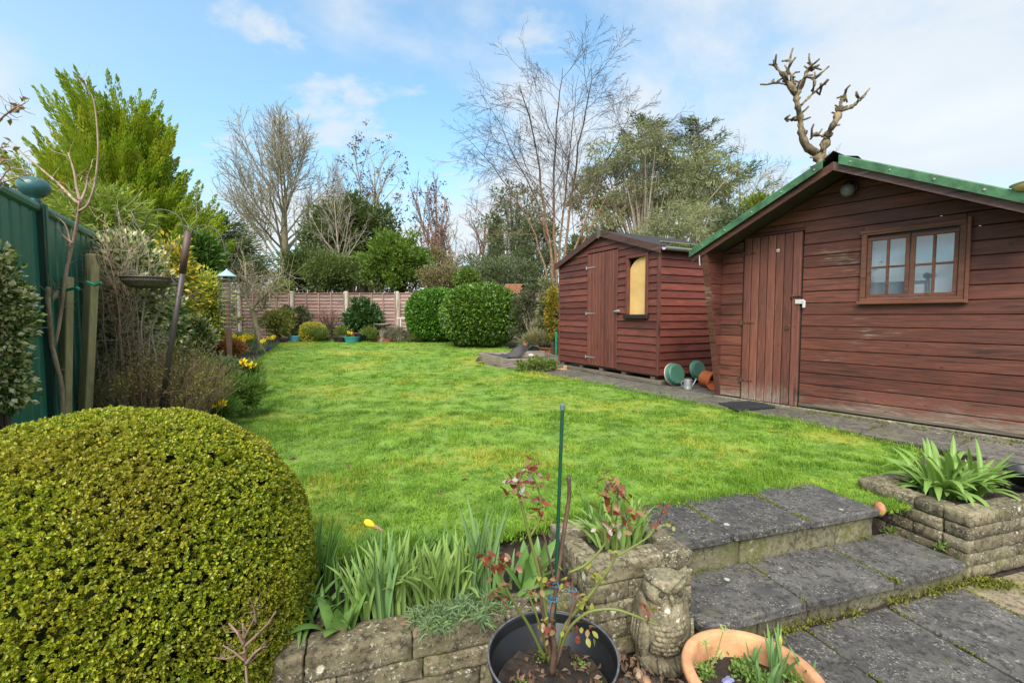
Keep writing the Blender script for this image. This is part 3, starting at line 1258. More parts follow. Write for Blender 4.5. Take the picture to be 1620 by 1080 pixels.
# flared wing walls carry the overhang
for sx, flip in ((0.0, 1),):
    pl = (lambda s, d, z, sx=sx, flip=flip: Vector((sx + flip * d, -s, z)))
    k_ = (OV - .03) / (1.83 - BZ)
    cl_ = [(1, -k_, .0 - k_ * BZ + .012), (1, 0, OV - .02)]
    cladding(big, -.01, OV, BZ + .01, 1.86, .1275, cl_, [], 'tg', .014, pl, M_bigy)
    mb = MB()
    x_a, x_b = (sx - .032, sx - .002) if flip > 0 else (sx + .002, sx + .032)
    poly = [(-.0, BZ - .02), (-.022, BZ - .02), (-OV + .0, 1.83), (-OV + .055, 1.83)]
    mb.prism([(p[0], p[1]) for p in poly], x_a - .012, x_b + .024, 'x')
    mb.build('wing_post', M_trimd, big, recalc=True)
# side and back walls
mb = MB()
mb.box(-.02, -.002, .004, BD, BZ, 1.83)
mb.build('side_wall', M_bigy, big)
mb = MB()
mb.box(BW + .002, BW + .02, .004, BD, BZ, 1.83)
mb.build('side_wall', M_bigy, big)
mb = MB()
mb.prism([(0, BZ), (BW, BZ), (BW, APX - TAN * half), (half, APX), (0, APX - TAN * half)], BD - .02, BD, 'y')
mb.build('back_wall', M_big, big, recalc=True)
mb = MB()
mb.box(.01, BW - .01, .03, BD - .05, BZ - .01, BZ + .02)
mb.build('floor', M_inside, big)
# lining behind the boards, with the two openings
mb = MB()
for (a, b_, c0, c1) in ((0.003, ds0, BZ, 1.82), (ds1, ws0 + .03, BZ, 1.82), (ws1 - .03, BW - .003, BZ, 1.82), (ws0 + .03, ws1 - .03, BZ, wz0 + .03)):
    mb.box(a, b_, .003, .012, c0, c1)
mb.prism([(0.003, 1.83), (ds0, 1.83), (ds0, 1.99), (BW - .003, 1.99), (BW - .003, 1.83), (half, APX - .01)][:0] or [(.02, 1.995), (BW - .02, 1.995), (half, APX - .02)], .003, .012, 'y')
mb.build('lining', M_inside, big, recalc=True)

# roof: corrugated sheets, green edging and a faded bargeboard
eav = .16
rz_top = 2.60                                 # top of roof at the ridge
mb = MB()
y0r, y1r = -OV + .01, BD + .15
for sgn in (-1, 1):
    nco = 46
    ncol = 14
    Vg, Fg = [], []
    for i in range(ncol + 1):
        for k in range(nco + 1):
            q = i / ncol * (half + eav)
            yy = y0r + (y1r - y0r) * k / nco
            zz = rz_top - .035 - TAN * q + .012 * math.sin(k * math.pi / 1.0 * .9)
            Vg.append((half + sgn * q, yy, zz))
    for i in range(ncol):
        for k in range(nco):
            a = i * (nco + 1) + k
            Fg.append((a, a + 1, a + nco + 2, a + nco + 1))
    base = mb.n
    mb.add(Vg, Fg)
    mb.add([(v[0], v[1], v[2] - .012) for v in Vg], [tuple(reversed(f)) for f in Fg])
mb.build('roof_sheet', M_greensheet, big)
mb = MB()
for sgn in (-1, 1):                            # deck under the sheets
    ns = [(half, rz_top - .06), (half + sgn * (half + eav - .02), rz_top - .06 - TAN * (half + eav - .02))]
    mb.prism([ns[0], ns[1], (ns[1][0], ns[1][1] - .02), (ns[0][0], ns[0][1] - .02)], y0r + .02, y1r - .02, 'y')
mb.build('roof_deck', M_inside, big, recalc=True)
for sgn in (-1, 1):
    L_ = half + eav
    # bargeboard
    mb = MB()
    mb.prism([(half, rz_top - .055), (half + sgn * L_, rz_top - .055 - TAN * L_), (half + sgn * L_, rz_top - .135 - TAN * L_), (half, rz_top - .135)], -OV - .008, -OV + .014, 'y')
    mb.build('bargeboard', M_trimd if sgn < 0 else M_pinkbarge, big, recalc=True)
    # green edging folded over it
    mb = MB()
    st = .055
    prof = [(0.0, .022), (-.045, .016), (-.052, .006), (-.052, -.068), (-.046, -.068), (-.046, .004), (0, .012)]
    Vp = []
    for q in (st if sgn > 0 else st + .02, L_ + .012):
        for (dy, dzv) in prof:
            Vp.append((half + sgn * q, -OV + dy, rz_top + dzv - TAN * q))
    n_ = len(prof)
    Fp = [(i, (i + 1) % n_, (i + 1) % n_ + n_, i + n_) for i in range(n_)] + [tuple(range(n_)), tuple(range(2 * n_ - 1, n_ - 1, -1))]
    mb.add(Vp, Fp)
    ed = mb.build('roof_edging', M_greensheet, big, recalc=True)
    for q in (.12, .42, .72, 1.02, 1.30):
        m2 = MB()
        m2.lathe([(0.0001, -.006), (.011, -.006), (.011, -.001), (.007, .004), (.0001, .005)], 10, Matrix.Rotation(R(90), 4, 'X'), (half + sgn * (q + .03), -OV - .054, rz_top - .03 - TAN * (q + .03)))
        m2.build('bolt', M_steel, ed, recalc=True)
# black ridge capping, lapped in short lengths
for k in range(5):
    mb = MB()
    ya = -OV - .02 + k * .66
    yb = ya + .70
    pf = [(-.20, -.20 * TAN - .004), (-.10, -.10 * TAN + .004), (0, .030), (.10, -.10 * TAN + .004), (.20, -.20 * TAN - .004)]
    up_ = .004 * (k % 2)
    Vp = [(half + a, y_, rz_top + .018 + c_ + up_ + (.03 if (abs(a) > .15 and y_ == ya) else 0)) for y_ in (ya, (ya + yb) / 2, yb) for a, c_ in pf]
    Vp += [(x, y, z - .006) for x, y, z in Vp]
    Fp = []
    for r_ in range(2):
        for i in range(4):
            a = r_ * 5 + i
            Fp.append((a, a + 1, a + 6, a + 5))
            Fp.append((a + 15, a + 20, a + 21, a + 16))
    for a, b_ in ((0, 4), ):
        for i in range(4):
            Fp.append((i, i + 15, i + 16, i + 1))
    mb.add(Vp, Fp)
    mb.build('ridge_cap', M_felt, big)

# door
dr = MB()
dr.box(ds0 + .004, ds1 - .004, -.006, .010, dz0, dz1)
door = dr.build('door', M_inside, big)
nb_ = 7
wd = (ds1 - ds0 - .012) / nb_
for k in range(nb_):
    a = ds0 + .006 + k * wd
    poly = [(a + .003, dz0 - .005 + .006 * rnd.random()), (a + wd - .003, dz0 - .005 + .006 * rnd.random()), (a + wd - .003, dz1), (a + .003, dz1)]
    V = []
    n_ = 4
    d0 = .026 + rnd.uniform(-.002, .002)
    for ring, (dd_, ii) in enumerate(((.006, 0), (d0 - .008, 0), (d0, .007))):
        for s, z in poly:
            cxm = a + wd / 2
            V.append((s + (ii if s < cxm else -ii) - cxm, -dd_, z + (0 if ii == 0 else (ii * .4 if z < 1 else -ii * .4)) - 1.0))
    F = [(r_ * 4 + i, r_ * 4 + (i + 1) % 4, (r_ + 1) * 4 + (i + 1) % 4, (r_ + 1) * 4 + i) for r_ in range(2) for i in range(4)] + [(8, 9, 10, 11), (3, 2, 1, 0)]
    me_ = np_mesh('door_board', [np.array(V)], [np.array([f]) for f in F])
    fixn(me_)
    o_ = link('door_board', me_, M_bigv, door)
    o_.location = (a + wd / 2, 0, 1.0)


def strap(s0, z, L_, m, parent, y=-.028):
    m2 = MB()
    m2.prism([(s0, z - .012), (s0 + L_ * .85, z - .007), (s0 + L_ * .9, z - .012), (s0 + L_, z), (s0 + L_ * .9, z + .012), (s0 + L_ * .85, z + .007), (s0, z + .012)], y - .005, y, 'y')
    m2.box(s0 - .025, s0 - .003, y - .006, y + .004, z - .03, z + .03)
    m2.tube([(s0 - .001, y - .006, z - .03), (s0 - .001, y - .006, z + .03)], .006, 8)
    for q in (.25, .6):
        m2.lathe([(.0001, 0), (.006, 0), (.004, .004), (.0001, .004)], 8, Matrix.Rotation(R(90), 4, 'X'), (s0 + L_ * q, y - .005, z))
    return m2.build('hinge', m, parent, recalc=True)


for z in (1.80, .97, .27):
    strap(ds0 + .005, z, .15, M_rust, door)
# ring handle with its rose, keyhole, house plate
m2 = MB()
m2.lathe([(.0001, 0), (.027, 0), (.027, .004), (.018, .009), (.0001, .010)], 20, Matrix.Rotation(R(90), 4, 'X'), (ds1 - .125, -.027, .93))
ring = [(ds1 - .125 + .021 * math.cos(a), -.041, .925 + .021 * math.sin(a)) for a in np.linspace(0, 6.283, 17)]
m2.tube(ring, .004, 6)
m2.build('handle', M_rust, door, recalc=True)
m2 = MB()
m2.lathe([(.0001, 0), (.007, 0), (.007, .003), (.0001, .003)], 10, Matrix.Rotation(R(90), 4, 'X'), (ds1 - .055, -.0265, .93))
m2.build('keyhole', M_black, door, recalc=True)
m2 = MB()
m2.lathe([(.0001, 0), (.020, 0), (.020, .006), (.014, .010), (.0001, .010)], 16, Matrix.Rotation(R(90), 4, 'X'), (ds1 - .255, -.026, 1.80))
pl_ = m2.build('door_plate', M_white, door, recalc=True)
m2 = MB()
m2.box(ds1 - .272, ds1 - .238, -.0385, -.036, 1.797, 1.803)
m2.build('plate_line', M_rust, pl_)
# hasp, staple and padlock
m2 = MB()
m2.box(ds1 - .09, ds1 - .004, -.036, -.028, 1.262, 1.282)
m2.tube([(ds1 - .10, -.04, 1.272), (ds1 + .035, -.04, 1.272)], .006, 8)
m2.tube([(ds1 - .085, -.038, 1.25), (ds1 - .085, -.038, 1.294)], .007, 8)
m2.build('bolt_bar', M_rust, door)
m2 = MB()
m2.box(ds1 - .055, ds1 + .035, -.040, -.030, 1.185, 1.235, None, .004)
m2.box(ds1 + .022, ds1 + .052, -.05, -.028, 1.14, 1.225, None, .006)
m2.build('padlock', M_white, door)

# door head trim
m2 = MB()
m2.box(ds0 - .005, ds1 + .012, -.030, -.001, dz1 + .006, dz1 + .034, None, .004)
m2.build('door_head', M_trimd, big)

# window
win = MB()
fw = .045
for a, b_, c0, c1 in ((ws0, ws1, wz0, wz0 + fw), (ws0, ws1, wz1 - .035, wz1), (ws0, ws0 + fw, wz0 + fw, wz1 - .035), (ws1 - fw, ws1, wz0 + fw, wz1 - .035)):
    win.box(a, b_, -.050, .03, c0, c1, None, .004)
win = win.build('window', M_frame, big)
m2 = MB()
m2.box(ws0 - .02, ws1 + .015, -.072, -.051, wz0 - .018, wz0 + .012, None, .005)
m2.build('sill', M_frame, win)
m2 = MB()
m2.box(ws1 + .001, ws1 + .028, -.060, -.02, wz0 - .02, wz1 + .03, None, .004)
m2.build('side_trim', M_frame, win)
m2 = MB()
m2.box(ws0 - .012, ws1 - .002, -.058, -.051, wz1 - .016, wz1 + .012, None, .003)
m2.build('head_trim', M_frame, win)
mid = (ws0 + ws1) / 2
for a, b_ in ((ws0 + fw + .003, mid - .004), (mid + .004, ws1 - fw - .003)):
    sash = MB()
    c0, c1 = wz0 + fw + .004, wz1 - .060
    sw = .032
    for q in ((a, b_, c0, c0 + sw), (a, b_, c1 - sw, c1), (a, a + sw, c0 + sw, c1 - sw), (b_ - sw, b_, c0 + sw, c1 - sw)):
        sash.box(q[0], q[1], -.034, -.004, q[2], q[3], None, .003)
    mx_, mz_ = (a + b_) / 2, (c0 + c1) / 2
    sash.box(mx_ - .011, mx_ + .011, -.032, -.006, c0 + sw, c1 - sw, None, .003)
    sash.box(a + sw, mx_ - .012, -.031, -.007, mz_ - .010, mz_ + .010, None, .003)
    sash.box(mx_ + .012, b_ - sw, -.031, -.007, mz_ - .010, mz_ + .010, None, .003)
    sash = sash.build('sash', M_frame, win)
    for pa, pb in ((a + sw, mx_ - .011), (mx_ + .011, b_ - sw)):
        for pc, pd in ((c0 + sw, mz_ - .010), (mz_ + .010, c1 - sw)):
            m2 = MB()
            tl = rnd.uniform(-.0015, .0015)
            m2.add([(pa, -.018, pc), (pb, -.018 + tl, pc), (pb, -.018 + tl, pd), (pa, -.018, pd)], [(0, 1, 2, 3)])
            m2.build('pane', M_glass, win)
m2 = MB()                                       # dark strip over the sashes
m2.box(ws0 + fw, ws1 - fw, -.006, .02, wz1 - .058, wz1 - .036)
m2.build('vent_gap', M_black, win)
cw = MB()
xs_ = np.linspace(ws0 + .02, ws1 - .02, 60)
Vc = [(x, .10 + .003 * math.sin(i * .9), z) for z in (wz0 - .05, wz1 + .05) for i, x in enumerate(xs_)]
cw.add(Vc, [(i, i + 1, 61 + i, 60 + i) for i in range(59)])
cw.build('net_curtain', M_curtain, big)

# plinth under the front wall
m2 = MB()
m2.box(-.05, BW + .4, -.055, .35, -.03, BZ - .004, None, .008)
m2.build('plinth', M_mossw, big)
m2 = MB()
m2.box(ds1 + .01, BW, -.028, -.019, BZ + .012, BZ + .045, None, .003)
m2.build('foot_batten', M_bearer, big)
# white cord hung on the wing post
m2 = MB()
m2.tube([(-.055, -OV + .02, 1.80), (-.058, -OV - .005, 1.79), (-.058, -OV - .004, 1.72), (-.057, -OV + .006, 1.67)], .006, 6)
m2.build('cord', M_white, big)

# bulkhead lamp under the ridge
lamp = thing('bulkhead_light', 'black bulkhead light with a clouded glass globe under the gable', 'outdoor light', big.matrix_basis @ Vector((half + .02, -.07, 2.33)), big.rotation_euler.z)
m2 = MB()
m2.lathe([(.0001, .0), (.055, .0), (.060, .02), (.075, .035), (.075, .05), (.045, .055), (.0001, .056)], 20, Matrix.Rotation(R(90), 4, 'X'), (0, .065, .02))
m2.box(-.03, .03, -.02, .065, .05, .085, None, .01)
m2.build('lamp_base', M_black, lamp, recalc=True)
M_globe, t, b = newmat('clouded_globe')
b.inputs['Base Color'].default_value = (.22, .22, .22, 1)
b.inputs['Roughness'].default_value = .12
m2 = MB()
m2.lathe([(.0001, -.065), (.035, -.056), (.056, -.033), (.064, 0), (.056, .033), (.04, .05)], 20, None, (0, -.03, -.005))
m2.build('globe', M_globe, lamp, smooth=True)

# unidentified cream rounded object at the right-hand edge of the roof
cup = thing('cream_object', 'cream rounded object with white rim at the right edge of the green roof', 'bowl', big.matrix_basis @ Vector((2.60, -OV - .02, 2.045)), big.rotation_euler.z)
M_cream = plain('cream_glaze', (.58, .43, .16), .4, var=.2, vscale=10)
m2 = MB()
m2.lathe([(.0001, -.06), (.04, -.055), (.075, -.035), (.09, .0), (.088, .004), (.07, -.02), (.0001, -.04)], 20, Matrix.Rotation(R(-10), 4, 'Y'))
m2.build('bowl_body', M_cream, cup, smooth=True)
m2 = MB()
m2.lathe([(.088, -.001), (.098, .002), (.098, .010), (.086, .012), (.0001, .022)], 20, Matrix.Rotation(R(-10), 4, 'Y'))
m2.build('rim', M_white, cup, smooth=True)

# ---- the small red shed
SL = 2.705
sml = thing('red_shed', 'smaller red-stained shiplap shed with a tall window beside its door', 'shed', (.973, 9.296, 0), math.atan2(-.888, .459))
SB = .145
SA, SE = 2.50, 2.07
sh = SL / 2
ST = (SA - SE) / sh
sclip = [(ST, 1, SE + ST * SL), (-ST, 1, SE)]
sd0, sd1 = SL - 1.758, SL - .913
sdz0, sdz1 = SB, 2.19
sw0, sw1, swz0, swz1 = SL - .70, SL - .20, 1.02, 2.03
pf_ = lambda s, d, z: Vector((s, -d, z))
cladding(sml, 0, SL - .02, SB, SA, .118, sclip, [(sd0, sd1, 0, sdz1), (sw0, sw1, swz0, swz1)], 'ship', .022, pf_, M_small)
SD = 1.75
ps_ = lambda s, d, z: Vector((SL + d, s, z))
cladding(sml, .02, SD, SB, SE, .118, [], [], 'ship', .022, ps_, M_smally)
for (x, y, n) in ((SL - .02, -.024, 'corner_trim'), (-.01, -.024, 'corner_trim')):
    m2 = MB()
    m2.box(x, x + .045, y, .02, SB, SE - .01, None, .004)
    m2.build(n, M_smallv, sml)
m2 = MB()
m2.box(-.02, -.002, .03, SD, SB, SE)
m2.build('side_wall', M_smally, sml)
m2 = MB()
m2.prism([(0, SB), (SL, SB), (SL, SE), (sh, SA), (0, SE)], SD - .015, SD, 'y')
m2.build('back_wall', M_small, sml, recalc=True)
m2 = MB()
for (a, b_, c0, c1) in ((.003, sd0, SB, 2.06), (sd1, sw0 + .02, SB, 2.06), (sw1 - .02, SL - .003, SB, 2.06), (sw0 + .02, sw1 - .02, SB, swz0 + .02), (sw0 + .02, sw1 - .02, swz1 - .02, 2.06)):
    m2.box(a, b_, .003, .012, c0, c1)
m2.prism([(.2, 2.065), (SL - .2, 2.065), (sh, SA - .02)], .003, .012, 'y')
m2.build('lining', M_inside, sml, recalc=True)
m2 = MB()
m2.box(.02, SL - .02, .02, SD - .02, SB - .02, SB)
m2.build('floor', M_bearer, sml)
# bearers
for x in (.10, .72, 1.32, 1.92, SL - .12):
    m2 = MB()
    m2.box(x - .045, x + .045, .01, SD - .05, .075, SB - .021, None, .004)
    m2.build('bearer', M_bearer, sml)
m2 = MB()
m2.box(-.02, SL + .08, -.04, .10, .012, .072, None, .006)
m2.build('sleeper', M_bearer, sml)
m2 = MB()
m2.box(SL - .10, SL + .05, -.02, SD, .014, .073, None, .006)
m2.build('sleeper', M_bearer, sml)
# door
dr = MB()
dr.box(sd0 + .004, sd1 - .004, -.008, .01, sdz0, sdz1 - .03)
door2 = dr.build('door', M_inside, sml)
nb_ = 9
wd = (sd1 - sd0 - .01) / nb_
for k in range(nb_):
    a = sd0 + .005 + k * wd
    top = min(sdz1, SE + ST * min(a, SL - a) + .02)
    m2 = MB()
    m2.box(-wd / 2 + .002, wd / 2 - .002, -.026, -.009, sdz0 + .01 - 1, top - 1 - .02, None, .009)
    o_ = m2.build('door_board', M_smallv, door2)
    o_.location = (a + wd / 2, 0, 1)
for z in (1.93, 1.10, .30):
    strap(sd0 - .01, z, .27, M_galv, door2, -.028)
m2 = MB()
m2.box(sd1 - .03, sd1 + .07, -.045, -.027, 1.105, 1.155, None, .006)
m2.tube([(sd1 - .05, -.05, 1.13), (sd1 + .09, -.05, 1.13)], .012, 8)
m2.build('latch', M_galv, door2)
# window
wn = MB()
for a, b_, c0, c1 in ((sw0, sw1, swz1 - .05, swz1), (sw0, sw0 + .055, swz0 + .06, swz1 - .05), (sw1 - .055, sw1, swz0 + .06, swz1 - .05)):
    wn.box(a, b_, -.040, .03, c0, c1, None, .004)
wn = wn.build('window', M_smallv, sml)
m2 = MB()
m2.box(sw0 - .03, sw1 + .02, -.065, .02, swz0 - .01, swz0 + .058, None, .008)
m2.build('sill', woodstain('dark_sill', (.05, .028, .022), (.03, .018, .015), (.2, .16, .12), .3, 'x', False), wn)
m2 = MB()
m2.add([(sw0 + .055, -.012, swz0 + .06), (sw1 - .055, -.012, swz0 + .06), (sw1 - .055, -.012, swz1 - .05), (sw0 + .055, -.012, swz1 - .05)], [(0, 1, 2, 3)])
M_glass2, t, b = newmat('clear_glass')
gl = N(t, 'ShaderNodeBsdfGlossy')
gl.inputs['Roughness'].default_value = .02
tr = N(t, 'ShaderNodeBsdfTransparent')
fr = N(t, 'ShaderNodeLayerWeight')
mx = N(t, 'ShaderNodeMixShader')
t.links.new(mapr(t, fr.outputs['Facing'], .3, 1.0, .05, .6), mx.inputs[0])
t.links.new(tr.outputs[0], mx.inputs[1])
t.links.new(gl.outputs[0], mx.inputs[2])
t.links.new(mx.outputs[0], t.nodes['Material Output'].inputs[0])
m2.build('pane', M_glass2, wn)
m2 = MB()
arc = [(sw0 + .01, swz0 - .05)] + [(sw1 + .05, swz0 - .05), (sw1 + .05, swz1 - .03)] + [(sw0 + .34 - .33 * math.sin(a), swz1 - .38 + .33 * math.cos(a)) for a in np.linspace(0, 1.57, 9)]
m2.prism(arc, .012, .022, 'y')
m2.build('window_board', M_yellowboard, sml, recalc=True)
# roof
m2 = MB()
for sgn in (-1, 1):
    q = sh + .07
    a0, a1 = (sh, SA + .045), (sh + sgn * q, SA + .045 - ST * q)
    m2.prism([a0, a1, (a1[0], a1[1] - .03), (a0[0], a0[1] - .03)], -.055, SD + .08, 'y')
m2.build('roof', M_felt, sml, recalc=True)
for sgn in (-1, 1):
    q = sh + .085
    m2 = MB()
    m2.prism([(sh, SA + .055), (sh + sgn * q, SA + .055 - ST * q), (sh + sgn * q, SA - .055 - ST * q), (sh, SA - .055)], -.080, -.057, 'y')
    m2.build('bargeboard', woodstain('dark_barge', (.10, .046, .036), (.055, .028, .023), (.30, .25, .21), .5, 'x', False), sml, recalc=True)
m2 = MB()
m2.prism([(sh - .045, SA - .06), (sh, SA - .10), (sh + .045, SA - .06), (sh + .045, SA + .05), (sh, SA + .13), (sh - .045, SA + .05)], -.1, -.081, 'y')
m2.build('finial', M_bearer, sml, recalc=True)
# gutter with weeds on the right-hand eave
m2 = MB()
gx, gz_ = SL + .115, SE + .005
a = np.linspace(math.pi, 2 * math.pi, 9)
pfg = [(gx + .05 * math.cos(q), gz_ + .05 * math.sin(q)) for q in a] + [(gx + .044 * math.cos(q), gz_ + .044 * math.sin(q)) for q in a[::-1]]
m2.prism(pfg, -.03, SD + .1, 'y')
m2.build('gutter', M_greypvc, sml, recalc=True)
m2 = MB()
m2.tube([(gx - .12, .0, gz_ + .09), (gx - .12, SD, gz_ + .09)], .018, 8)
m2.build('batten', M_bearer, sml)
m2 = MB()
P_ = np.stack([np.full(500, gx - .05) + rng.normal(0, .03, 500), rng.uniform(.15, SD, 500), np.full(500, gz_ + .01) + rng.random(500) * .03], 1)
m2.add(*leafcloud(P_, unit(sphere_dirs(500) + np.array([0, 0, 1.2])), .05, .02))
tag(m2.build('gutter_moss', leafmat('gutter_moss_leaf', [(.06, .10, .012), (.13, .16, .02)], .8, .2), sml), kind='stuff')
# ------------------------------------------------------------------ fences
M_metalgreen = plain('green_painted_metal', (.026, .15, .10), .38, var=.10, vscale=2)
M_metaldark = plain('dark_green_channel', (.006, .034, .024), .4, var=.1)
fdir = Vector((-.497, .868, 0))
fn = Vector((.868, .497, 0))                 # towards the garden
f0 = Vector((-2.995, 2.90, 0))
FT = 1.765
mf = thing('metal_fence', 'dark green ribbed metal fence with a ball-topped post on the left', 'fence', f0)
pitch = .135
s = -1.6
i = 0
posts_s = [-1.85, 0.0, 1.85, 3.7, 5.55, 7.4, 9.2]
while s < 9.2:
    near = [p for p in posts_s if abs(p - (s + pitch / 2)) < .09]
    a = fdir * s
    m2 = MB()
    # a trapezoid rib: face, slope, recess
    pf2 = [(0, 0), (.010, .014), (.100, .014), (.110, 0), (pitch, 0)]
    V = []
    for z in (-.08, FT - .06):
        for q, d in pf2:
            p = a + fdir * q + fn * d
            V.append((p.x, p.y, z))
    nq = len(pf2)
    V += [(v[0] - fn.x * .012, v[1] - fn.y * .012, v[2]) for v in V]
    F = [(k, k + 1, k + 1 + nq, k + nq) for k in range(nq - 1)] + [(k + 2 * nq + nq, k + 1 + 3 * nq, k + 1 + 2 * nq, k + 2 * nq) for k in range(nq - 1)]
    m2.add(V, F)
    m2.build('fence_sheet', M_metalgreen, mf)
    s += pitch
    i += 1
for a, b_ in zip(posts_s, posts_s[1:]):
    m2 = MB()
    pa, pb = fdir * (a + .03) + fn * .004, fdir * (b_ - .03) + fn * .004
    for k in (0,):
        m2.tube([pa + Vector((0, 0, FT - .035)), pb + Vector((0, 0, FT - .035))], .036, 10)
    V = []
    m2.build('top_rail', M_metalgreen, mf, smooth=False)
    m2 = MB()
    m2.tube([pa + fn * .02 + Vector((0, 0, .05)), pb + fn * .02 + Vector((0, 0, .05))], .03, 4)
    m2.build('bottom_rail', M_metaldark, mf)
for sp in posts_s:
    c = fdir * sp
    m2 = MB()
    Mr = Matrix.Translation(c) @ Matrix.Rotation(math.atan2(fdir.y, fdir.x), 4, 'Z')
    m2.box(-.038, -.005, -.045, .045, -.1, FT - .01, Mr)
    po = m2.build('post', M_metaldark, mf)
    m2 = MB()
    m2.box(.004, .045, -.048, .048, -.1, FT - .005, Mr)
    m2.build('post_cover', M_metalgreen, po)
    if sp > .5:
        continue                         # the further posts are lost in the shrubs
    m2 = MB()
    m2.lathe([(.0001, -.01), (.032, -.01), (.030, .012), (.022, .022), (.045, .035), (.072, .06), (.080, .09), (.074, .12), (.052, .142), (.02, .152), (.0001, .153)], 22, None, (c.x, c.y, FT))
    m2.build('ball_finial', plain('teal_ball', (.035, .115, .115), .35, var=.08) if sp == posts_s[0] else bpy.data.materials['teal_ball'], po, smooth=True)

# far panel fence: concrete posts, overlapped slats, battens
M_conc = plain('pale_concrete_post', (.42, .38, .30), .9, bump=.5, var=.15)
M_slat = [woodstain('faded_red_slat', (.30, .165, .13), (.18, .105, .085), (.40, .31, .25), .5, 'x', False),
          woodstain('grey_brown_slat', (.36, .24, .18), (.22, .14, .11), (.42, .34, .27), .6, 'x', False)]
M_batten = woodstain('pale_batten', (.36, .23, .18), (.26, .16, .12), (.48, .40, .34), .5, 'z', False)
FY = 16.8
ff = thing('panel_fence', 'old red-brown overlapped panel fence with concrete posts behind the far bed', 'fence', (-6, FY, .2))
px_posts = [297, 380, 463, 549, 629.5, 712, 795, 878]
xp = [(p - 810) / 720 * FY for p in px_posts]
fz0, fz1 = .26, 1.90
for x in xp:
    m2 = MB()
    m2.box(-.06, .06, -.06, .06, -.1, fz1 - .2 + .06, None, .02)
    o_ = m2.build('post', M_conc, ff)
    o_.location = (x + 6, 0, 0)
base_slats = []
for a, b_ in zip(xp, xp[1:]):
    n_ = 13
    for k in range(n_):
        m2 = MB()
        z = fz0 + (fz1 - .03 - fz0) * k / n_
        h_ = (fz1 - .03 - fz0) / n_ + .015
        w_ = b_ - a - .13
        wav = [rnd.gauss(0, .006) for _ in range(9)]
        V = []
        for j in range(9):
            x = -w_ / 2 + w_ * j / 8
            zz = wav[j]
            V += [(x, -.040, zz), (x, -.004, h_), (x, -.012, zz - .001)]
        F = []
        for j in range(8):
            q = j * 3
            F += [(q, q + 3, q + 4, q + 1), (q + 2, q + 1, q + 4, q + 5), (q, q + 2, q + 5, q + 3)]
        m2.add(V, F)
        o_ = m2.build('slat', M_slat[0] if rnd.random() < .6 and a < -3.6 else M_slat[1], ff, recalc=True)
        o_.location = ((a + b_) / 2 + 6, 0, z - .2)
    for fr_ in (.0, .25, .5, .75, 1.0):
        m2 = MB()
        m2.box(-.02, .02, -.065, -.042, fz0 - .2, fz1 - .22, None, .003)
        o_ = m2.build('batten', M_batten, ff)
        o_.location = (a + .09 + (b_ - a - .18) * fr_ + 6, 0, 0)
    m2 = MB()
    m2.box(a + 6 + .065, b_ + 6 - .065, -.05, .02, fz1 - .23, fz1 - .20, None, .004)
    m2.build('capping', M_batten, ff)

# ------------------------------------------------------------------ trees
B_grey = barkmat('grey_green_bark', (.17, .15, .085), (.27, .235, .145), 8)
B_twig = barkmat('brown_twig', (.22, .195, .12), (.31, .28, .185), 20)
B_pale = barkmat('pale_bark', (.34, .29, .22), (.24, .20, .15), 10)
B_birch = barkmat('orange_birch_bark', (.31, .175, .085), (.12, .075, .048), 26, .85, (1, 1, .55))
_t = B_birch.node_tree
_b = _t.nodes['Principled BSDF']
_g = N(_t, 'ShaderNodeNewGeometry')
_s = N(_t, 'ShaderNodeSeparateXYZ')
_t.links.new(_g.outputs['Position'], _s.inputs[0])
_old = _b.inputs['Base Color'].links[0].from_socket
_t.links.new(mixc(_t, mapr(_t, _s.outputs[2], 3.6, 5.6), _old, (.060, .046, .038)), _b.inputs['Base Color'])   # the bark turns dark and smooth on young wood
B_birchtwig = B_birch
B_dark = barkmat('dark_bark', (.06, .045, .03), (.11, .085, .06), 12)
B_poll = barkmat('pollard_bark', (.27, .205, .11), (.06, .046, .030), 9, .95, (1, 1, .45))
B_rust = barkmat('reddish_twig', (.16, .085, .06), (.22, .13, .09), 15)


def base_of(px, Y):
    p = at(px, 500, Y)
    return Vector((p.x, Y, gz(p.x, Y) - .05))


def topz(py, Y):
    return at(810, py, Y).z


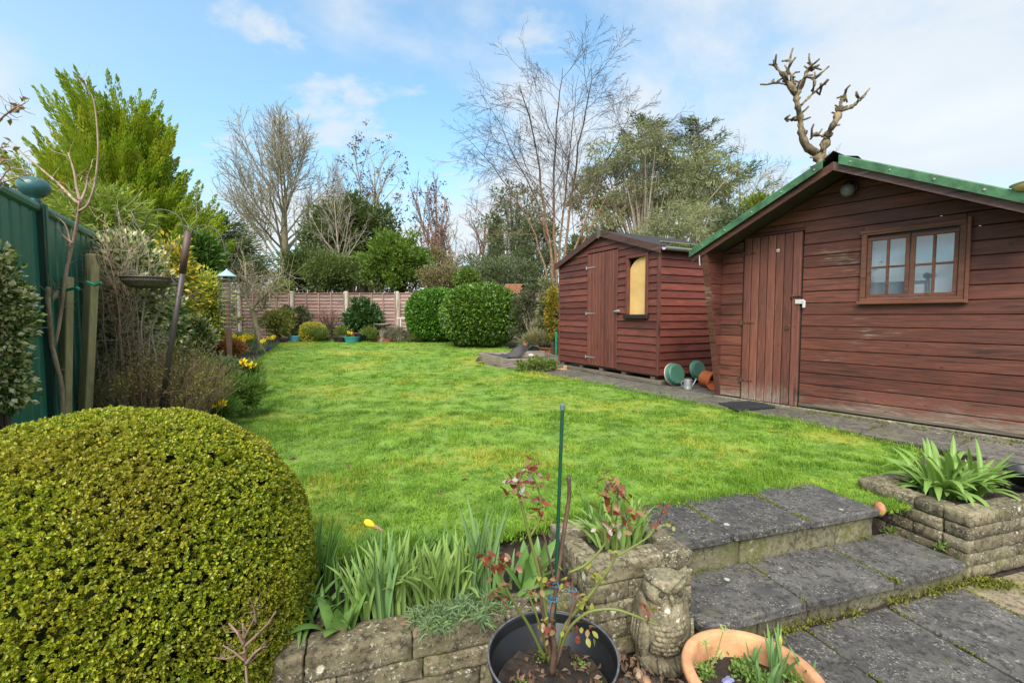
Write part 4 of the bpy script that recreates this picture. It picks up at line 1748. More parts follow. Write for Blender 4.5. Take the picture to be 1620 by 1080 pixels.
# the big rounded bare tree
def bare_tree(name, label, px, Y, py_top, S, seedn, mt, mc, rad, split=1, lean=(0, 0), clumps=None, first=.9, group=None, wpx=None):
    b0 = base_of(px, Y)
    t_ = thing(name, label, 'tree', b0, 0, group)
    H_ = topz(py_top, Y) - b0.z
    r = np.random.default_rng(seedn)
    out = {}
    grow(out, r, np.array(b0), np.array([lean[0], lean[1], 1.0]), H_ * first, rad, 0, S)
    zmax = max(p[:, 2].max() for lst in out.values() for p, _ in lst)
    k = H_ / (zmax - b0.z)
    for lst in out.values():
        for p, _ in lst:
            p[:, 2] = b0.z + (p[:, 2] - b0.z) * k
    if wpx:
        xs_ = np.concatenate([p[:, 0] for p, _ in out[max(out)]]) - b0.x
        hw = wpx / 720 * Y / 2
        zs_ = np.concatenate([p[:, 2] for p, _ in out[max(out)]]) - b0.z
        kx = hw * 1.02 / np.percentile(np.abs(xs_), 92)
        kz = H_ * 1.0 / np.percentile(zs_, 96)
        for lv_, lst in out.items():
            keep = []
            for p, ra_ in lst:
                p[:, 0] = b0.x + (p[:, 0] - b0.x) * kx
                p[:, 1] = b0.y + (p[:, 1] - b0.y) * kx
                p[:, 2] = b0.z + (p[:, 2] - b0.z) * kz
                e = ((p[:, 0] - b0.x) / hw) ** 2 + ((p[:, 1] - b0.y) / hw) ** 2 + ((p[:, 2] - b0.z - H_ * .60) / (H_ * .41)) ** 2
                n_in = int((e < 1 + .12 * r.normal()).sum())
                if lv_ == 0 or n_in == len(p) or p[-1, 2] < b0.z + H_ * .3:
                    keep.append((p, ra_))
                elif n_in >= 2:
                    keep.append((p[:n_in], ra_[:n_in]))      # the crown ends in a rounded outline
            out[lv_] = keep
    tree_parts(t_, out, split, mt, mc)
    if clumps:
        last = out[max(out)]
        tips = np.array([p[-1] for p, _ in last])
        sel = tips[r.random(len(tips)) < clumps[0]]
        sel = sel[sel[:, 2] > b0.z + H_ * .45]
        kk = np.repeat(np.arange(len(sel)), clumps[2])
        P = sel[kk] + r.normal(size=(len(kk), 3)) * clumps[1]
        m2 = MB()
        V, F = leafcloud(P, unit(r.normal(size=P.shape) + np.array([0, 0, -.6])), clumps[3], clumps[3] * .5, r=r)
        addlocal(m2, t_, V, F)
        m2.build('seed_clusters', clumps[4], t_)
    return t_


M_keys = leafmat('brown_seed_cluster', [(.085, .045, .03), (.14, .07, .045), (.05, .03, .022)], .8, .1)
Sbig = [dict(n=28, ratio=.80, ang=1.45, ang2=.30, seg=8, wob=.02, t0=.26, rr=.28, taper=.05, tip=.3),
        dict(n=12, ratio=.42, ang=.6, seg=9, wob=.06, trop=.006, t0=.2, rr=.55, taper=.35, tip=.3),
        dict(n=7, ratio=.52, ang=.55, seg=5, wob=.10, trop=.04, t0=.12, rr=.55, rmin=.040, taper=.3),
        dict(n=4, ratio=.55, ang=.55, seg=4, wob=.12, trop=.02, t0=.2, rr=.6, rmin=.028),
        dict(n=0, seg=3, wob=.14, rmin=.020)]
bare_tree('bare_tree', 'tallest leafless spreading tree, broad round crown, behind the left of the far fence', 453, 45, 172, Sbig, 3, B_grey, B_twig, .62, 1, first=.72, wpx=205)
Sash = [dict(n=13, ratio=.85, ang=.75, ang2=.3, seg=8, wob=.05, t0=.3, rr=.5, taper=.1),
        dict(n=7, ratio=.5, ang=.5, seg=6, wob=.1, trop=.05, t0=.2, rr=.55, taper=.3),
        dict(n=5, ratio=.5, ang=.6, seg=4, wob=.14, t0=.2, rr=.55, rmin=.022),
        dict(n=3, ratio=.55, ang=.6, seg=3, wob=.15, rmin=.016),
        dict(n=0, seg=3, wob=.15, rmin=.012)]
bare_tree('bare_tree', 'bare tree hung with dark brown seed clusters, right of the tallest round one', 590, 38, 206, Sash, 8, B_grey, B_twig, .34, 1, clumps=(.16, .12, 7, .24, M_keys), lean=(.05, 0), first=.5, wpx=130)
bare_tree('bare_tree', 'smaller bare tree with brown seed clusters, standing alone above the clipped laurels', 681, 34, 268, Sash, 21, B_rust, B_rust, .26, 1, clumps=(.12, .11, 6, .22, M_keys), first=.5, wpx=75)
Sslim = [dict(n=24, ratio=.36, ang=.75, ang2=.35, seg=10, wob=.03, t0=.3, rr=.4, taper=.2, tip=.08),
         dict(n=6, ratio=.5, ang=.55, seg=5, wob=.1, trop=.06, t0=.25, rr=.55),
         dict(n=4, ratio=.5, ang=.6, seg=4, wob=.12, rmin=.010),
         dict(n=0, seg=3, wob=.15, rmin=.007)]
bare_tree('bare_tree', 'slim pale-barked bare tree in front of the dark evergreen', 541, 24, 246, Sslim, 5, B_pale, B_pale, .12, 1, first=.85)
Sthin = [dict(n=15, ratio=.38, ang=.5, seg=8, wob=.04, t0=.25, rr=.45, taper=.3),
         dict(n=6, ratio=.5, ang=.5, seg=5, wob=.1, trop=.08, t0=.2, rr=.55),
         dict(n=4, ratio=.5, ang=.5, seg=3, wob=.12, rmin=.018),
         dict(n=2, seg=3, ratio=.5, ang=.5, wob=.15, rmin=.013), dict(n=0, seg=2, rmin=.010)]
for k, (px, Y, pt, sd_) in enumerate([(722, 44, 322, 31), (744, 40, 330, 32), (762, 42, 305, 33), (783, 38, 335, 34), (806, 41, 300, 35), (700, 46, 350, 36)]):
    t_ = bare_tree('thin_bare_tree', ('second from the left of the thin distant bare trees', 'third from the left of the thin distant bare trees', 'tall thin distant bare tree, fourth from the left in its row', 'fifth from the left of the thin distant bare trees', 'rightmost of the thin distant bare trees, against the dull conifer', 'leftmost and shortest of the thin distant bare trees')[k], px, Y, pt, Sthin, sd_, B_dark if k % 2 else B_rust, B_rust if k % 3 else B_twig, .16, 1, group='distant thin bare trees')
Smist = [dict(n=14, ratio=.5, ang=.55, seg=8, wob=.04, t0=.3, rr=.45, taper=.35),
         dict(n=8, ratio=.5, ang=.55, seg=5, wob=.1, trop=.06, t0=.2, rr=.55),
         dict(n=6, ratio=.5, ang=.6, seg=4, wob=.13, rmin=.02),
         dict(n=4, ratio=.5, ang=.6, seg=3, wob=.15, rmin=.013), dict(n=0, seg=2, rmin=.010)]
bare_tree('bare_tree', 'faint bare tree just left of the brown shed roof', 1182, 40, 204, Smist, 51, B_grey, B_twig, .24, 1)
bare_tree('bare_tree', 'faint twiggy bare tree whose crown ends behind the sloping shed roof', 1232, 42, 240, Smist, 57, B_grey, B_twig, .22, 1)
Stang = [dict(n=14, ratio=.75, ang=1.0, seg=5, wob=.12, t0=.1, rr=.6, taper=.2),
         dict(n=8, ratio=.55, ang=.7, seg=5, wob=.18, t0=.15, rr=.55),
         dict(n=5, ratio=.5, ang=.7, seg=4, wob=.2, rmin=.014),
         dict(n=0, seg=3, wob=.2, rmin=.010)]
for px, Y, pt, sd_, lb in ((418, 20, 405, 61, 'tangle of pale bare branches above the fence, left of the dark evergreen'), (700, 24, 428, 62, 'low brown twiggy thicket right above the clipped laurels'), (376, 24, 395, 63, 'grey twiggy thicket behind the blue-roofed feeder'), (645, 26, 420, 64, 'pinkish bare thicket behind the fence end beside the laurels')):
    bare_tree('bare_thicket', lb, px, Y, pt, Stang, sd_, B_pale, B_twig if sd_ != 64 else B_rust, .09, 1, first=.5)

# orange-stemmed birch behind the red shed: several stems fanning out into long arching whips
bt = thing('river_birch', 'multi-stemmed bare birch with peeling orange bark behind the red shed', 'tree', base_of(886, 13))
r = np.random.default_rng(12)
out = {}
b0 = np.array(bt.location)
stems = [((866, 430), (838, 350), (790, 270), (735, 215), .060), ((872, 420), (862, 330), (848, 220), (822, 135), .085), ((880, 420), (874, 300), (880, 170), (890, 108), .080),
         ((893, 420), (905, 300), (925, 180), (936, 110), .075), ((896, 430), (930, 335), (965, 240), (1010, 165), .070), ((900, 425), (950, 330), (1000, 240), (1045, 190), .055),
         ((876, 425), (858, 340), (815, 240), (760, 145), .060), ((884, 425), (892, 310), (905, 200), (915, 120), .06)]
for k, st in enumerate(stems):
    Ys = 13 + r.normal() * .15 + np.array([0, .2, .5, .9]) * r.normal()
    c = [b0 + np.array([(k - 3.5) * .03, 0, 0])] + [np.array(at(px, py, Y)) for (px, py), Y in zip(st[:4], Ys)]
    c = np.array(c)
    tt = np.linspace(0, 1, 15)
    pts = np.stack([np.interp(tt, np.linspace(0, 1, 5), c[:, a]) for a in range(3)], 1)
    for _ in range(2):
        pts[1:-1] = (pts[:-2] + 2 * pts[1:-1] + pts[2:]) / 4
    pts[1:-1] += r.normal(size=(13, 3)) * .03
    rad = st[4] * .66 * (1 - .86 * tt)
    out.setdefault(0, []).append((pts, rad))
    SS = [dict(n=8, ratio=.5, ang=.5, seg=8, wob=.05, trop=-.012, rmin=.006, t0=.15, rr=.5, taper=.2, tip=.3),
          dict(n=5, ratio=.5, ang=.5, seg=5, wob=.07, trop=-.03, rmin=.0045, rr=.6), dict(n=3, ratio=.5, ang=.5, seg=4, wob=.1, trop=-.04, rmin=.0035, rr=.6), dict(n=0, seg=3, wob=.1, rmin=.0035)]
    for j in range(9):
        q = 5 + j
        d = unit(pts[q + 1] - pts[q - 1])
        sd_ = unit(np.cross(d, [0, 1, 0]) * r.choice([-1, 1]) + r.normal(size=3) * .5)
        nd = unit(d * .9 + sd_ * .75 + np.array([0, 0, -.05]))
        o2 = {}
        grow(o2, r, pts[q], nd, (2.3 - .14 * j) * (.6 + .6 * r.random()), max(.007, rad[q] * .36), 0, SS)
        for lv, l in o2.items():
            out.setdefault(lv + 1, []).extend(l)
a_, b_ = MB(), MB()
for pts, rad in out[0]:
    a_.tube(pts[:11] - b0, rad[:11], 8)
    b_.tube(pts[10:] - b0, rad[10:], 5)
a_.build('trunk', B_birch, bt, smooth=True)
for lv in out:
    if lv:
        for pts, rad in out[lv]:
            b_.tube(pts - b0, rad, 4 if lv < 2 else 3, caps=False)
b_.build('crown', B_birchtwig, bt, smooth=True)

# pollarded tree over the roof
po = thing('pollarded_tree', 'pollarded bare tree with knobbly limbs above the green roof ridge', 'tree', base_of(1300, 11))
r = np.random.default_rng(5)
PYY = 11.0
limbs = [[(1300, 340), (1300, 262), (1297, 238), .17, .15, .14], [(1297, 238), (1276, 225), (1268, 205), (1266, 178), (1262, 160), (1258, 140), .12, .11, .10, .09, .085, .08],
         [(1300, 240), (1308, 210), (1315, 195), (1324, 180), (1328, 165), .105, .10, .09, .08, .07], [(1258, 140), (1246, 122), (1236, 108), (1226, 96), .075, .06, .045, .035],
         [(1258, 140), (1254, 128), (1252, 112), .065, .05, .05], [(1260, 146), (1270, 125), (1276, 105), (1282, 96), .05, .045, .04, .035], [(1268, 158), (1284, 142), (1300, 128), .035, .03, .022],
         [(1328, 168), (1332, 150), (1337, 140), .055, .05, .045], [(1328, 168), (1350, 160), (1360, 150), .055, .05, .05], [(1262, 182), (1250, 182), (1242, 180), .035, .03, .02],
         [(1308, 212), (1298, 206), (1284, 208), .035, .03, .02], [(1250, 128), (1236, 124), (1222, 124), .03, .022, .016], [(1266, 128), (1274, 112), (1280, 102), .035, .03, .03], [(1244, 118), (1248, 100), (1250, 86), .04, .035, .035],
         [(1284, 136), (1290, 124), (1288, 116), .03, .025, .03]]
mt_ = MB()
mk = MB()
for L_ in limbs:
    n_ = len([q for q in L_ if isinstance(q, tuple)])
    c = np.array([np.array(at(px, py + 8, PYY + r.normal() * .12)) for px, py in L_[:n_]])
    rad = np.array(L_[n_:n_ * 2])
    tt = np.linspace(0, 1, n_ * 4)
    ti = np.linspace(0, 1, n_)
    pts = np.stack([np.interp(tt, ti, c[:, a]) for a in range(3)], 1)
    if n_ > 2:
        pts[1:-1] = (pts[:-2] + 2 * pts[1:-1] + pts[2:]) / 4
    rr_ = np.interp(tt, ti, rad) * .82 * (1 + r.normal(size=len(tt)) * .22)
    mt_.tube(pts - np.array(po.location), rr_, 9)
    # cut stubs at the knuckles
    for j in range(2 + int(len(tt) * .36)):
        q = r.integers(len(tt) // 3, len(tt)) if j > 3 else len(tt) - 1
        d = unit(r.normal(size=3) * np.array([1, .7, .9]) + np.array([0, 0, .5]))
        l = .08 + .24 * r.random()
        mk.tube([pts[q] - np.array(po.location), pts[q] + d * l * .55 - np.array(po.location), pts[q] + d * l + r.normal(size=3) * .03 - np.array(po.location)], [.026, .022, .019], 6)
mt_.v += mk.v
mt_.f += [f + mt_.n for f in mk.f]
mt_.n += mk.n
mt_.build('trunk', B_poll, po, smooth=True)

# golden conifer beyond the metal fence: plumes of scale leaves
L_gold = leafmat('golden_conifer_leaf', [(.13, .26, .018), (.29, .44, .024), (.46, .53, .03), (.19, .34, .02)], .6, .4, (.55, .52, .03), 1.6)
L_goldin = leafmat('inner_conifer_shade', [(.03, .06, .010), (.05, .09, .014)], .8, .1)  # inner leaves coloured dark as the deep shade between plumes
gt_ = thing('golden_conifer', 'big golden-green conifer with feathery upswept plumes beyond the metal fence', 'tree', base_of(202, 12))
r = np.random.default_rng(9)
cb = np.array(gt_.location)
a_, b_ = MB(), MB()
a_.tube([(0, 0, 0), (.05, 0, 3), (0, 0, 6.2)], [.22, .15, .05], 8)
np_ = 640
Ps, Ds, Ss = [], [], []
for k in range(np_):
    h = r.random() ** .9
    z = .5 + 5.3 * h
    a = r.random() * 6.283
    prof = (2.15 * (1 - h) ** .75 + .25) * (.95 + .55 * noise.noise(Vector((math.cos(a) * 1.3, math.sin(a) * 1.3, z * .6))))
    rr_ = prof * (.84 + .16 * r.random())
    p0 = np.array([math.cos(a) * rr_ * .85, math.sin(a) * rr_ * .85, z - .3])
    d = unit(np.array([math.cos(a), math.sin(a), .45 + .9 * h]) + r.normal(size=3) * .30)
    ln = (.55 + .6 * r.random()) * (1.15 if h > .8 else 1)
    n_ = 320
    t_ = r.random(n_) ** .8
    curve = p0 + d * (ln * t_)[:, None] + np.array([0, 0, 1]) * (ln * .40 * t_ ** 2)[:, None]
    wdt = .125 * np.sin(np.pi * np.clip(t_ * .85 + .15, 0, 1)) ** .7 + .012
    off = sphere_dirs(n_, r) * (wdt * r.random(n_) ** .33)[:, None]
    Ps.append(curve + off)
    Ds.append(unit(d * 1.3 + off * 5 + np.array([0, 0, .5]) + r.normal(size=(n_, 3)) * .2))
    Ss.append(.055 + .05 * r.random(n_))
P, D, S_ = np.concatenate(Ps), np.concatenate(Ds), np.concatenate(Ss)
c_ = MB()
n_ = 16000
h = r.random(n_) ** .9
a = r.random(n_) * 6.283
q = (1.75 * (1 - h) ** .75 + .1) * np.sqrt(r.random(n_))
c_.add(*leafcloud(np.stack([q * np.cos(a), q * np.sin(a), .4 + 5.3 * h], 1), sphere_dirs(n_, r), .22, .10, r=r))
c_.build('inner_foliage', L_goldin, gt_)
V, F = leafcloud(P, D, S_, S_ * .34, r=r)
b_.add(V, F)
a_.build('trunk', B_dark, gt_)
b_.build('crown', L_gold, gt_)

# other evergreens
def bush(name, label, cat, px, Y, py_bot, py_top, wpx, nclump, crad, per, L, W_, mat, seedn, trunk=True, group=None, depth=.8, stemr=.05, shell=.5, up=.25, part='foliage', zbase=None):
    xw = wpx / 720 * Y / 2
    z1 = topz(py_top, Y)
    z0 = topz(py_bot, Y)
    p = at(px, 500, Y)
    zb = gz(p.x, Y) - .03 if zbase is None else zbase
    o = thing(name, label, cat, (p.x, Y, zb), 0, group)
    r = np.random.default_rng(seedn)
    c = (p.x, Y, (z0 + z1) / 2)
    rz = (z1 - z0) / 2
    V, F, C = clumped(c, (max(.05, xw - crad * .5), max(.05, xw * depth - crad * .4), max(.05, rz - crad * .4)), nclump, crad, per, L, W_, r, zmin=zb + .01, shell=shell, up=up)
    m2 = MB()
    addlocal(m2, o, V, F)
    m2.build(part, mat, o)
    if trunk:
        m3 = MB()
        for q in C[r.permutation(len(C))[:min(26, len(C))]]:
            q = q - np.array(o.location)
            if q[2] < .05:
                continue
            m3.tube([(r.normal() * stemr, r.normal() * stemr, 0), tuple(q * np.array([.35, .35, .55])), tuple(q)], [stemr, stemr * .6, stemr * .25], 5, caps=False)
        m3.build('stems' if cat != 'tree' else 'trunk', B_dark, o)
    return o


L_holly = leafmat('dark_evergreen_leaf', [(.045, .07, .02), (.08, .11, .032), (.12, .15, .045)], .45, .25)
L_laurel = leafmat('laurel_leaf', [(.06, .13, .02), (.12, .21, .028), (.20, .28, .04)], .35, .4)
L_mid = leafmat('olive_green_leaf', [(.07, .105, .028), (.12, .16, .04), (.17, .20, .06)], .5, .35)
L_euc = leafmat('grey_green_leaf', [(.22, .24, .115), (.32, .33, .17), (.42, .40, .22)], .55, .45)
L_con = leafmat('dull_conifer_leaf', [(.075, .10, .05), (.12, .15, .07), (.17, .19, .09)], .6, .3)
L_lime = leafmat('lime_leaf', [(.16, .22, .02), (.24, .28, .03), (.10, .15, .015)], .5, .35)
L_brown = leafmat('brownish_leaf', [(.17, .14, .065), (.25, .19, .09), (.13, .13, .05)], .7, .2)

bush('evergreen_tree', 'dark dense evergreen behind the slim pale tree', 'tree', 562, 30, 455, 308, 168, 210, .75, 95, .24, .12, L_holly, 71, stemr=.12, up=.1)
bush('evergreen_tree', 'low dark evergreen at the foot of the tallest bare tree', 'tree', 485, 25, 468, 388, 100, 90, .5, 80, .18, .09, L_holly, 72, stemr=.07)
bush('laurel_shrub', 'large bright-leaved green shrub over the middle of the far fence', 'shrub', 628, 21, 470, 362, 132, 120, .40, 90, .17, .085, L_laurel, 73, shell=.35, up=.5)
bush('laurel_shrub', 'smaller mid-green shrub above the fence, in front of the slim pale trunk', 'shrub', 525, 20, 470, 395, 105, 100, .34, 80, .13, .06, L_mid, 74)
bush('shrub', 'brownish green scrub right of the big bright shrub, over the fence', 'shrub', 705, 20, 465, 418, 100, 80, .33, 70, .11, .045, L_brown, 75, up=.5)
bush('shrub', 'lime green shrub peeping over the fence left of the far concrete post', 'shrub', 447, 18.5, 470, 442, 40, 20, .22, 70, .12, .05, L_lime, 76)
bush('shrub', 'small leafy green shrub over the fence by the clipped laurels', 'shrub', 738, 19, 460, 424, 44, 24, .28, 60, .14, .06, L_laurel, 77)
bush('conifer', 'loose dull-green conifer rising left of the orange-stemmed birch', 'tree', 818, 27, 470, 268, 130, 84, .50, 60, .20, .07, L_con, 78, stemr=.12, up=-.1, shell=.2)
bush('conifer', 'dark ivy-clad column among the distant thin trees', 'tree', 784, 36, 460, 325, 26, 40, .42, 70, .22, .11, L_con, 79, stemr=.12)
bush('shrub', 'dark green scrub behind the clipped laurels', 'shrub', 800, 21, 475, 405, 150, 110, .42, 70, .14, .06, L_con, 80)


def limbs_to(o, C, mat, n_, r, rad, name='trunk'):
    m3 = MB()
    b0 = np.array(o.location)
    fork = np.array([0, 0, .35 * (C[:, 2].max() - b0[2])])
    m3.tube([(0, 0, 0), tuple(fork * .5 + r.normal(size=3) * .05), tuple(fork)], [rad, rad * .85, rad * .7], 8)
    for q in C[r.permutation(len(C))[:n_]] - b0:
        midp = fork + (q - fork) * .5 + r.normal(size=3) * .12 + np.array([0, 0, -.15])
        m3.tube([tuple(fork * .9), tuple(midp), tuple(q)], [rad * .45, rad * .28, rad * .08], 5, caps=False)
    m3.build(name, mat, o, smooth=True)


# the airy evergreen right of the birch: three storeys of drooping foliage on bare limbs
def airy(label, px, Y, blobs, seedn, mat, L, W_, rad=.16, per=46, crad=.42, dens=1.0):
    o = thing('airy_evergreen', label, 'tree', base_of(px, Y))
    r = np.random.default_rng(seedn)
    m2 = MB()
    Cs = []
    for (bx, by, wx, wy) in blobs:
        c = np.array(at(bx, by, Y + r.normal() * .5))
        rx, rz = wx / 720 * Y / 2, wy / 720 * Y / 2
        n_ = max(8, int(dens * 30 * rx * rz))
        V, F, C = clumped(c, (rx, rx * .8, rz), n_, crad, per, L, W_, r, shell=.4, flat=.55, up=-.35)
        addlocal(m2, o, V, F)
        Cs.append(C[::3])
    m2.build('crown', mat, o)
    limbs_to(o, np.concatenate(Cs), B_pale, 60, r, rad)
    return o


airy('tall grey-green airy evergreen right of the orange-stemmed birch', 1015, 22, [(960, 262, 90, 60), (1020, 232, 110, 50), (1075, 250, 90, 50), (985, 320, 80, 50), (1050, 300, 140, 50), (1125, 275, 90, 60), (930, 305, 70, 80), (1140, 320, 60, 60), (950, 350, 80, 50), (1090, 330, 90, 40)], 91, L_euc, .20, .055, per=60, dens=1.0)
airy('lower bushy grey-green evergreen over the red shed roof', 1075, 17, [(1060, 355, 90, 60), (1110, 345, 80, 60), (1020, 375, 60, 40), (1085, 385, 90, 40)], 92, L_euc, .14, .04, .10, 70, .30, 1.3)
bush('shrub', 'yellow-green shrub showing beside the slope of the green roof', 'shrub', 1192, 18, 380, 302, 62, 40, .35, 60, .16, .06, L_lime, 93, trunk=False)
bush('shrub', 'dark green shrub above the gutter between the two sheds', 'shrub', 1168, 16, 400, 325, 90, 60, .34, 60, .14, .06, L_con, 94)


def cedar(label, px, Y, py_top, seedn, w=1.0):
    o = thing('cedar', label, 'tree', base_of(px, Y))
    r = np.random.default_rng(seedn)
    H_ = topz(py_top, Y) - o.location.z
    a_, b_ = MB(), MB()
    a_.tube([(0, 0, 0), (.1, 0, H_ * .6), (.25, 0, H_)], [.3, .18, .03], 7)
    for k in range(46):
        z = H_ * (.45 + .55 * k / 46)
        ln = (H_ - z) * .55 * w + .6
        a = r.random() * 6.283
        d = np.array([math.cos(a), math.sin(a), .25])
        tt = np.linspace(0, 1, 5)[:, None]
        pts = np.array([.15, 0, z]) + d * ln * tt + np.array([0, 0, .25]) * ln * tt ** 2
        a_.tube(pts, [.05, .04, .03, .02, .01], 4, caps=False)
        n_ = int(60 + 40 * ln)
        t_ = r.random(n_)
        P = np.array([.15, 0, z]) + d * ln * t_[:, None] + np.array([0, 0, .25]) * ln * (t_ ** 2)[:, None] + r.normal(size=(n_, 3)) * np.array([.22, .22, .05])
        D = unit(np.tile(d, (n_, 1)) + r.normal(size=(n_, 3)) * .5 + np.array([0, 0, .1]))
        b_.add(*leafcloud(P, D, .32, .06, r=r))
    a_.build('trunk', B_dark, o)
    b_.build('crown', L_con, o)
    return o


cedar('dark layered cedar tip above the airy evergreen, right of the two', 1092, 30, 186, 95)
cedar('dark layered cedar top behind the birch whips, left of the two', 1012, 29, 188, 96)
cedar('dark cedar boughs right of the golden conifer', 345, 20, 350, 97, .9)
for a in ((395, 26, 462, 400, 80, 60, L_mid, 'olive shrub over the far fence between the feeder and the tallest bare tree'), (760, 30, 460, 392, 90, 60, L_con, 'grey-green shrub belt below the thin distant bare trees'),
          (850, 22, 470, 330, 80, 70, L_con, 'dull green evergreen directly behind the orange-stemmed birch'), (690, 32, 450, 385, 90, 50, L_brown, 'brown scrub at the foot of the bare tree over the clipped laurels'),
          (600, 27, 460, 400, 110, 60, L_mid, 'olive scrub filling in behind the bright-leaved shrub'), (1150, 24, 400, 345, 90, 60, L_euc, 'pale grey-green scrub beyond the gutter of the red shed'), (930, 19, 420, 372, 90, 60, L_con, 'dark green scrub right behind the red shed roof')):
    bush('shrub', a[7], 'shrub', a[0], a[1], a[2], a[3], a[4], a[5], .42, 70, .16, .065, a[6], 700 + a[0], stemr=.05)

# bricks of a neighbour's chimney between the shrubs
M_brick = plain('orange_brick', (.34, .15, .08), .9, var=.3, vscale=20)
ch = thing('brick_chimney', 'orange brick chimney stack glimpsed behind the clipped laurels', 'chimney', (at(812, 500, 19).x, 19, .2))
nrow = 28
for k in range(nrow):
    m2 = MB()
    for q in range(3):
        x = -.36 + q * .24 + (.06 if k % 2 else 0) - .03
        m2.box(x, x + .225, -.2, .2, k * .078, k * .078 + .068)
    m2.build('brick_course', M_brick, ch)
for x in ():
    m2 = MB()
    m2.lathe([(.12, nrow * .078), (.11, nrow * .078 + .1), (.09, nrow * .078 + .30), (.11, nrow * .078 + .32), (.07, nrow * .078 + .32)], 12, None, (x, 0, 0))
    m2.build('chimney_pot', M_brick, ch)

# wood beyond the gardens, one far mass low on the horizon
m2 = MB()
r = np.random.default_rng(44)
n_ = 9000
x = r.uniform(-90, 60, n_)
P = np.stack([x, 60 + r.normal(size=n_) * 3, r.random(n_) ** 1.4 * (4.5 + 1.5 * np.sin(x * .3) + 1.0 * np.sin(x * .83 + 1))], 1)
m2.add(*leafcloud(P, unit(r.normal(size=(n_, 3)) + np.array([0, 0, .5])), .9, .35, r=r))
tag(m2.build('distant_wood', L_brown), kind='stuff')
# ------------------------------------------------------------------ clipped laurels
def superdirs(n, r, ex=2.6):
    d = sphere_dirs(n, r)
    k = (np.abs(d) ** ex).sum(1) ** (-1 / ex)
    return d * k[:, None], d


def clipped(name, label, cat, c, rad, n, L, W_, mat, core, seedn, ex=2.6, rough=.05, group=None, thick=.10, zmin=.03, sprig=1, spread=.6, nz=2.5):
    o = thing(name, label, cat, (c[0], c[1], gz(c[0], c[1]) if c[2] > 0.2 else PZ), 0, group)
    r = np.random.default_rng(seedn)
    q, d = superdirs(n, r, ex)
    rad = np.array(rad)
    # normal of the superellipsoid
    nr = unit(np.sign(q) * np.abs(q) ** (ex - 1) / rad)
    P = np.array(c) + q * rad
    bump_ = np.array([noise.noise(Vector(p) * nz) for p in P])
    P = P + nr * (bump_ * rough * 2 - thick * r.random(n) ** 1.5)[:, None]
    if sprig > 1:
        k = np.repeat(np.arange(n), sprig)
        P = P[k] + r.normal(size=(len(k), 3)) * L * .25
        nr = nr[k]
    keep = P[:, 2] > o.location.z + zmin
    P, nr = P[keep], nr[keep]
    D = unit(nr * .75 + r.normal(size=P.shape) * spread + np.array([0, 0, .2]))
    s = .7 + .6 * r.random(len(P))
    V, F = leafcloud(P, D, L * s, W_ * s, r=r)
    m2 = MB()
    addlocal(m2, o, V, F)
    m2.build('foliage', mat, o)
    # solid dark core added under the leaves to block light
    b = bmesh.new()
    bmesh.ops.create_icosphere(b, subdivisions=4, radius=1)
    for v in b.verts:
        dd = np.array(v.co)
        kk = (np.abs(dd) ** ex).sum() ** (-1 / ex)
        p = dd * kk * (rad - thick * 1.25)
        v.co = Vector(p) + Vector(c) - o.location
        v.co += v.co.normalized() * noise.noise(v.co * nz * 2) * rough
        v.co.z = max(v.co.z, .0)
    me_ = bpy.data.meshes.new('twigs')
    b.to_mesh(me_)
    b.free()
    link('twigs', me_, core, o)
    return o


M_core = plain('dark_core', (.020, .022, .009), 1.0, bump=1.0, bscale=60, var=.5, vscale=30)  # core coloured dark for the shade inside the foliage
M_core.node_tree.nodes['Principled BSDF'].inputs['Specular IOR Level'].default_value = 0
L_clip = leafmat('clipped_laurel_leaf', [(.022, .065, .010), (.06, .14, .016), (.19, .30, .035), (.035, .095, .012)], .3, .2, spec=.5)
L_clip2 = leafmat('clipped_laurel_bright', [(.028, .09, .011), (.07, .19, .018), (.17, .32, .035)], .3, .2, spec=.5)
cY = 14.0
pc = at(761, 500, cY)
clipped('clipped_laurel', 'larger clipped dome of laurel, nearer the sheds', 'hedge', (pc.x, cY, 1.07), (1.18, 1.25, .93), 24000, .100, .052, L_clip, M_core, 101, 2.35, .035, thick=.11, spread=.65, nz=1.8)
pc = at(690, 500, 15.6)
clipped('clipped_laurel', 'smaller clipped dome of laurel behind, on the left of the pair', 'hedge', (pc.x, 15.6, 1.10), (.98, .9, .87), 18000, .082, .044, L_clip2, M_core, 102, 2.45, .025, thick=.10, spread=.6, nz=1.8)

# shrubs between laurel and shed
L_vary = leafmat('grey_variegated_leaf', [(.09, .11, .045), (.20, .20, .10), (.32, .30, .17), (.07, .09, .035)], .5, .3)
L_gold2 = leafmat('golden_variegated_leaf', [(.48, .30, .02), (.38, .28, .03), (.12, .14, .03), (.5, .38, .06)], .5, .35)
L_dusk = leafmat('dusky_leaf', [(.045, .055, .025), (.075, .085, .035), (.10, .11, .05)], .6, .2)
bush('shrub', 'dusky green shrub tucked between the larger clipped laurel and the variegated bush', 'shrub', 838, 12.6, 545, 452, 66, 60, .22, 90, .09, .03, L_dusk, 103)
bush('variegated_shrub', 'grey-green variegated shrub beside the left wall of the red shed', 'shrub', 868, 11.2, 548, 440, 50, 60, .19, 100, .075, .035, L_vary, 104)
bush('variegated_shrub', 'strip of golden-leaved shrub right against the left edge of the red shed', 'shrub', 874, 10.7, 540, 452, 24, 34, .11, 80, .06, .03, L_gold2, 105, stemr=.02)
bush('dry_grass', 'dry pale grass and stems at the foot of the variegated shrub', 'grass', 852, 10.9, 548, 528, 60, 26, .10, 40, .18, .012, leafmat('dry_grass', [(.30, .26, .13), (.20, .20, .08)], .8, .3), 106, trunk=False, up=1.2)

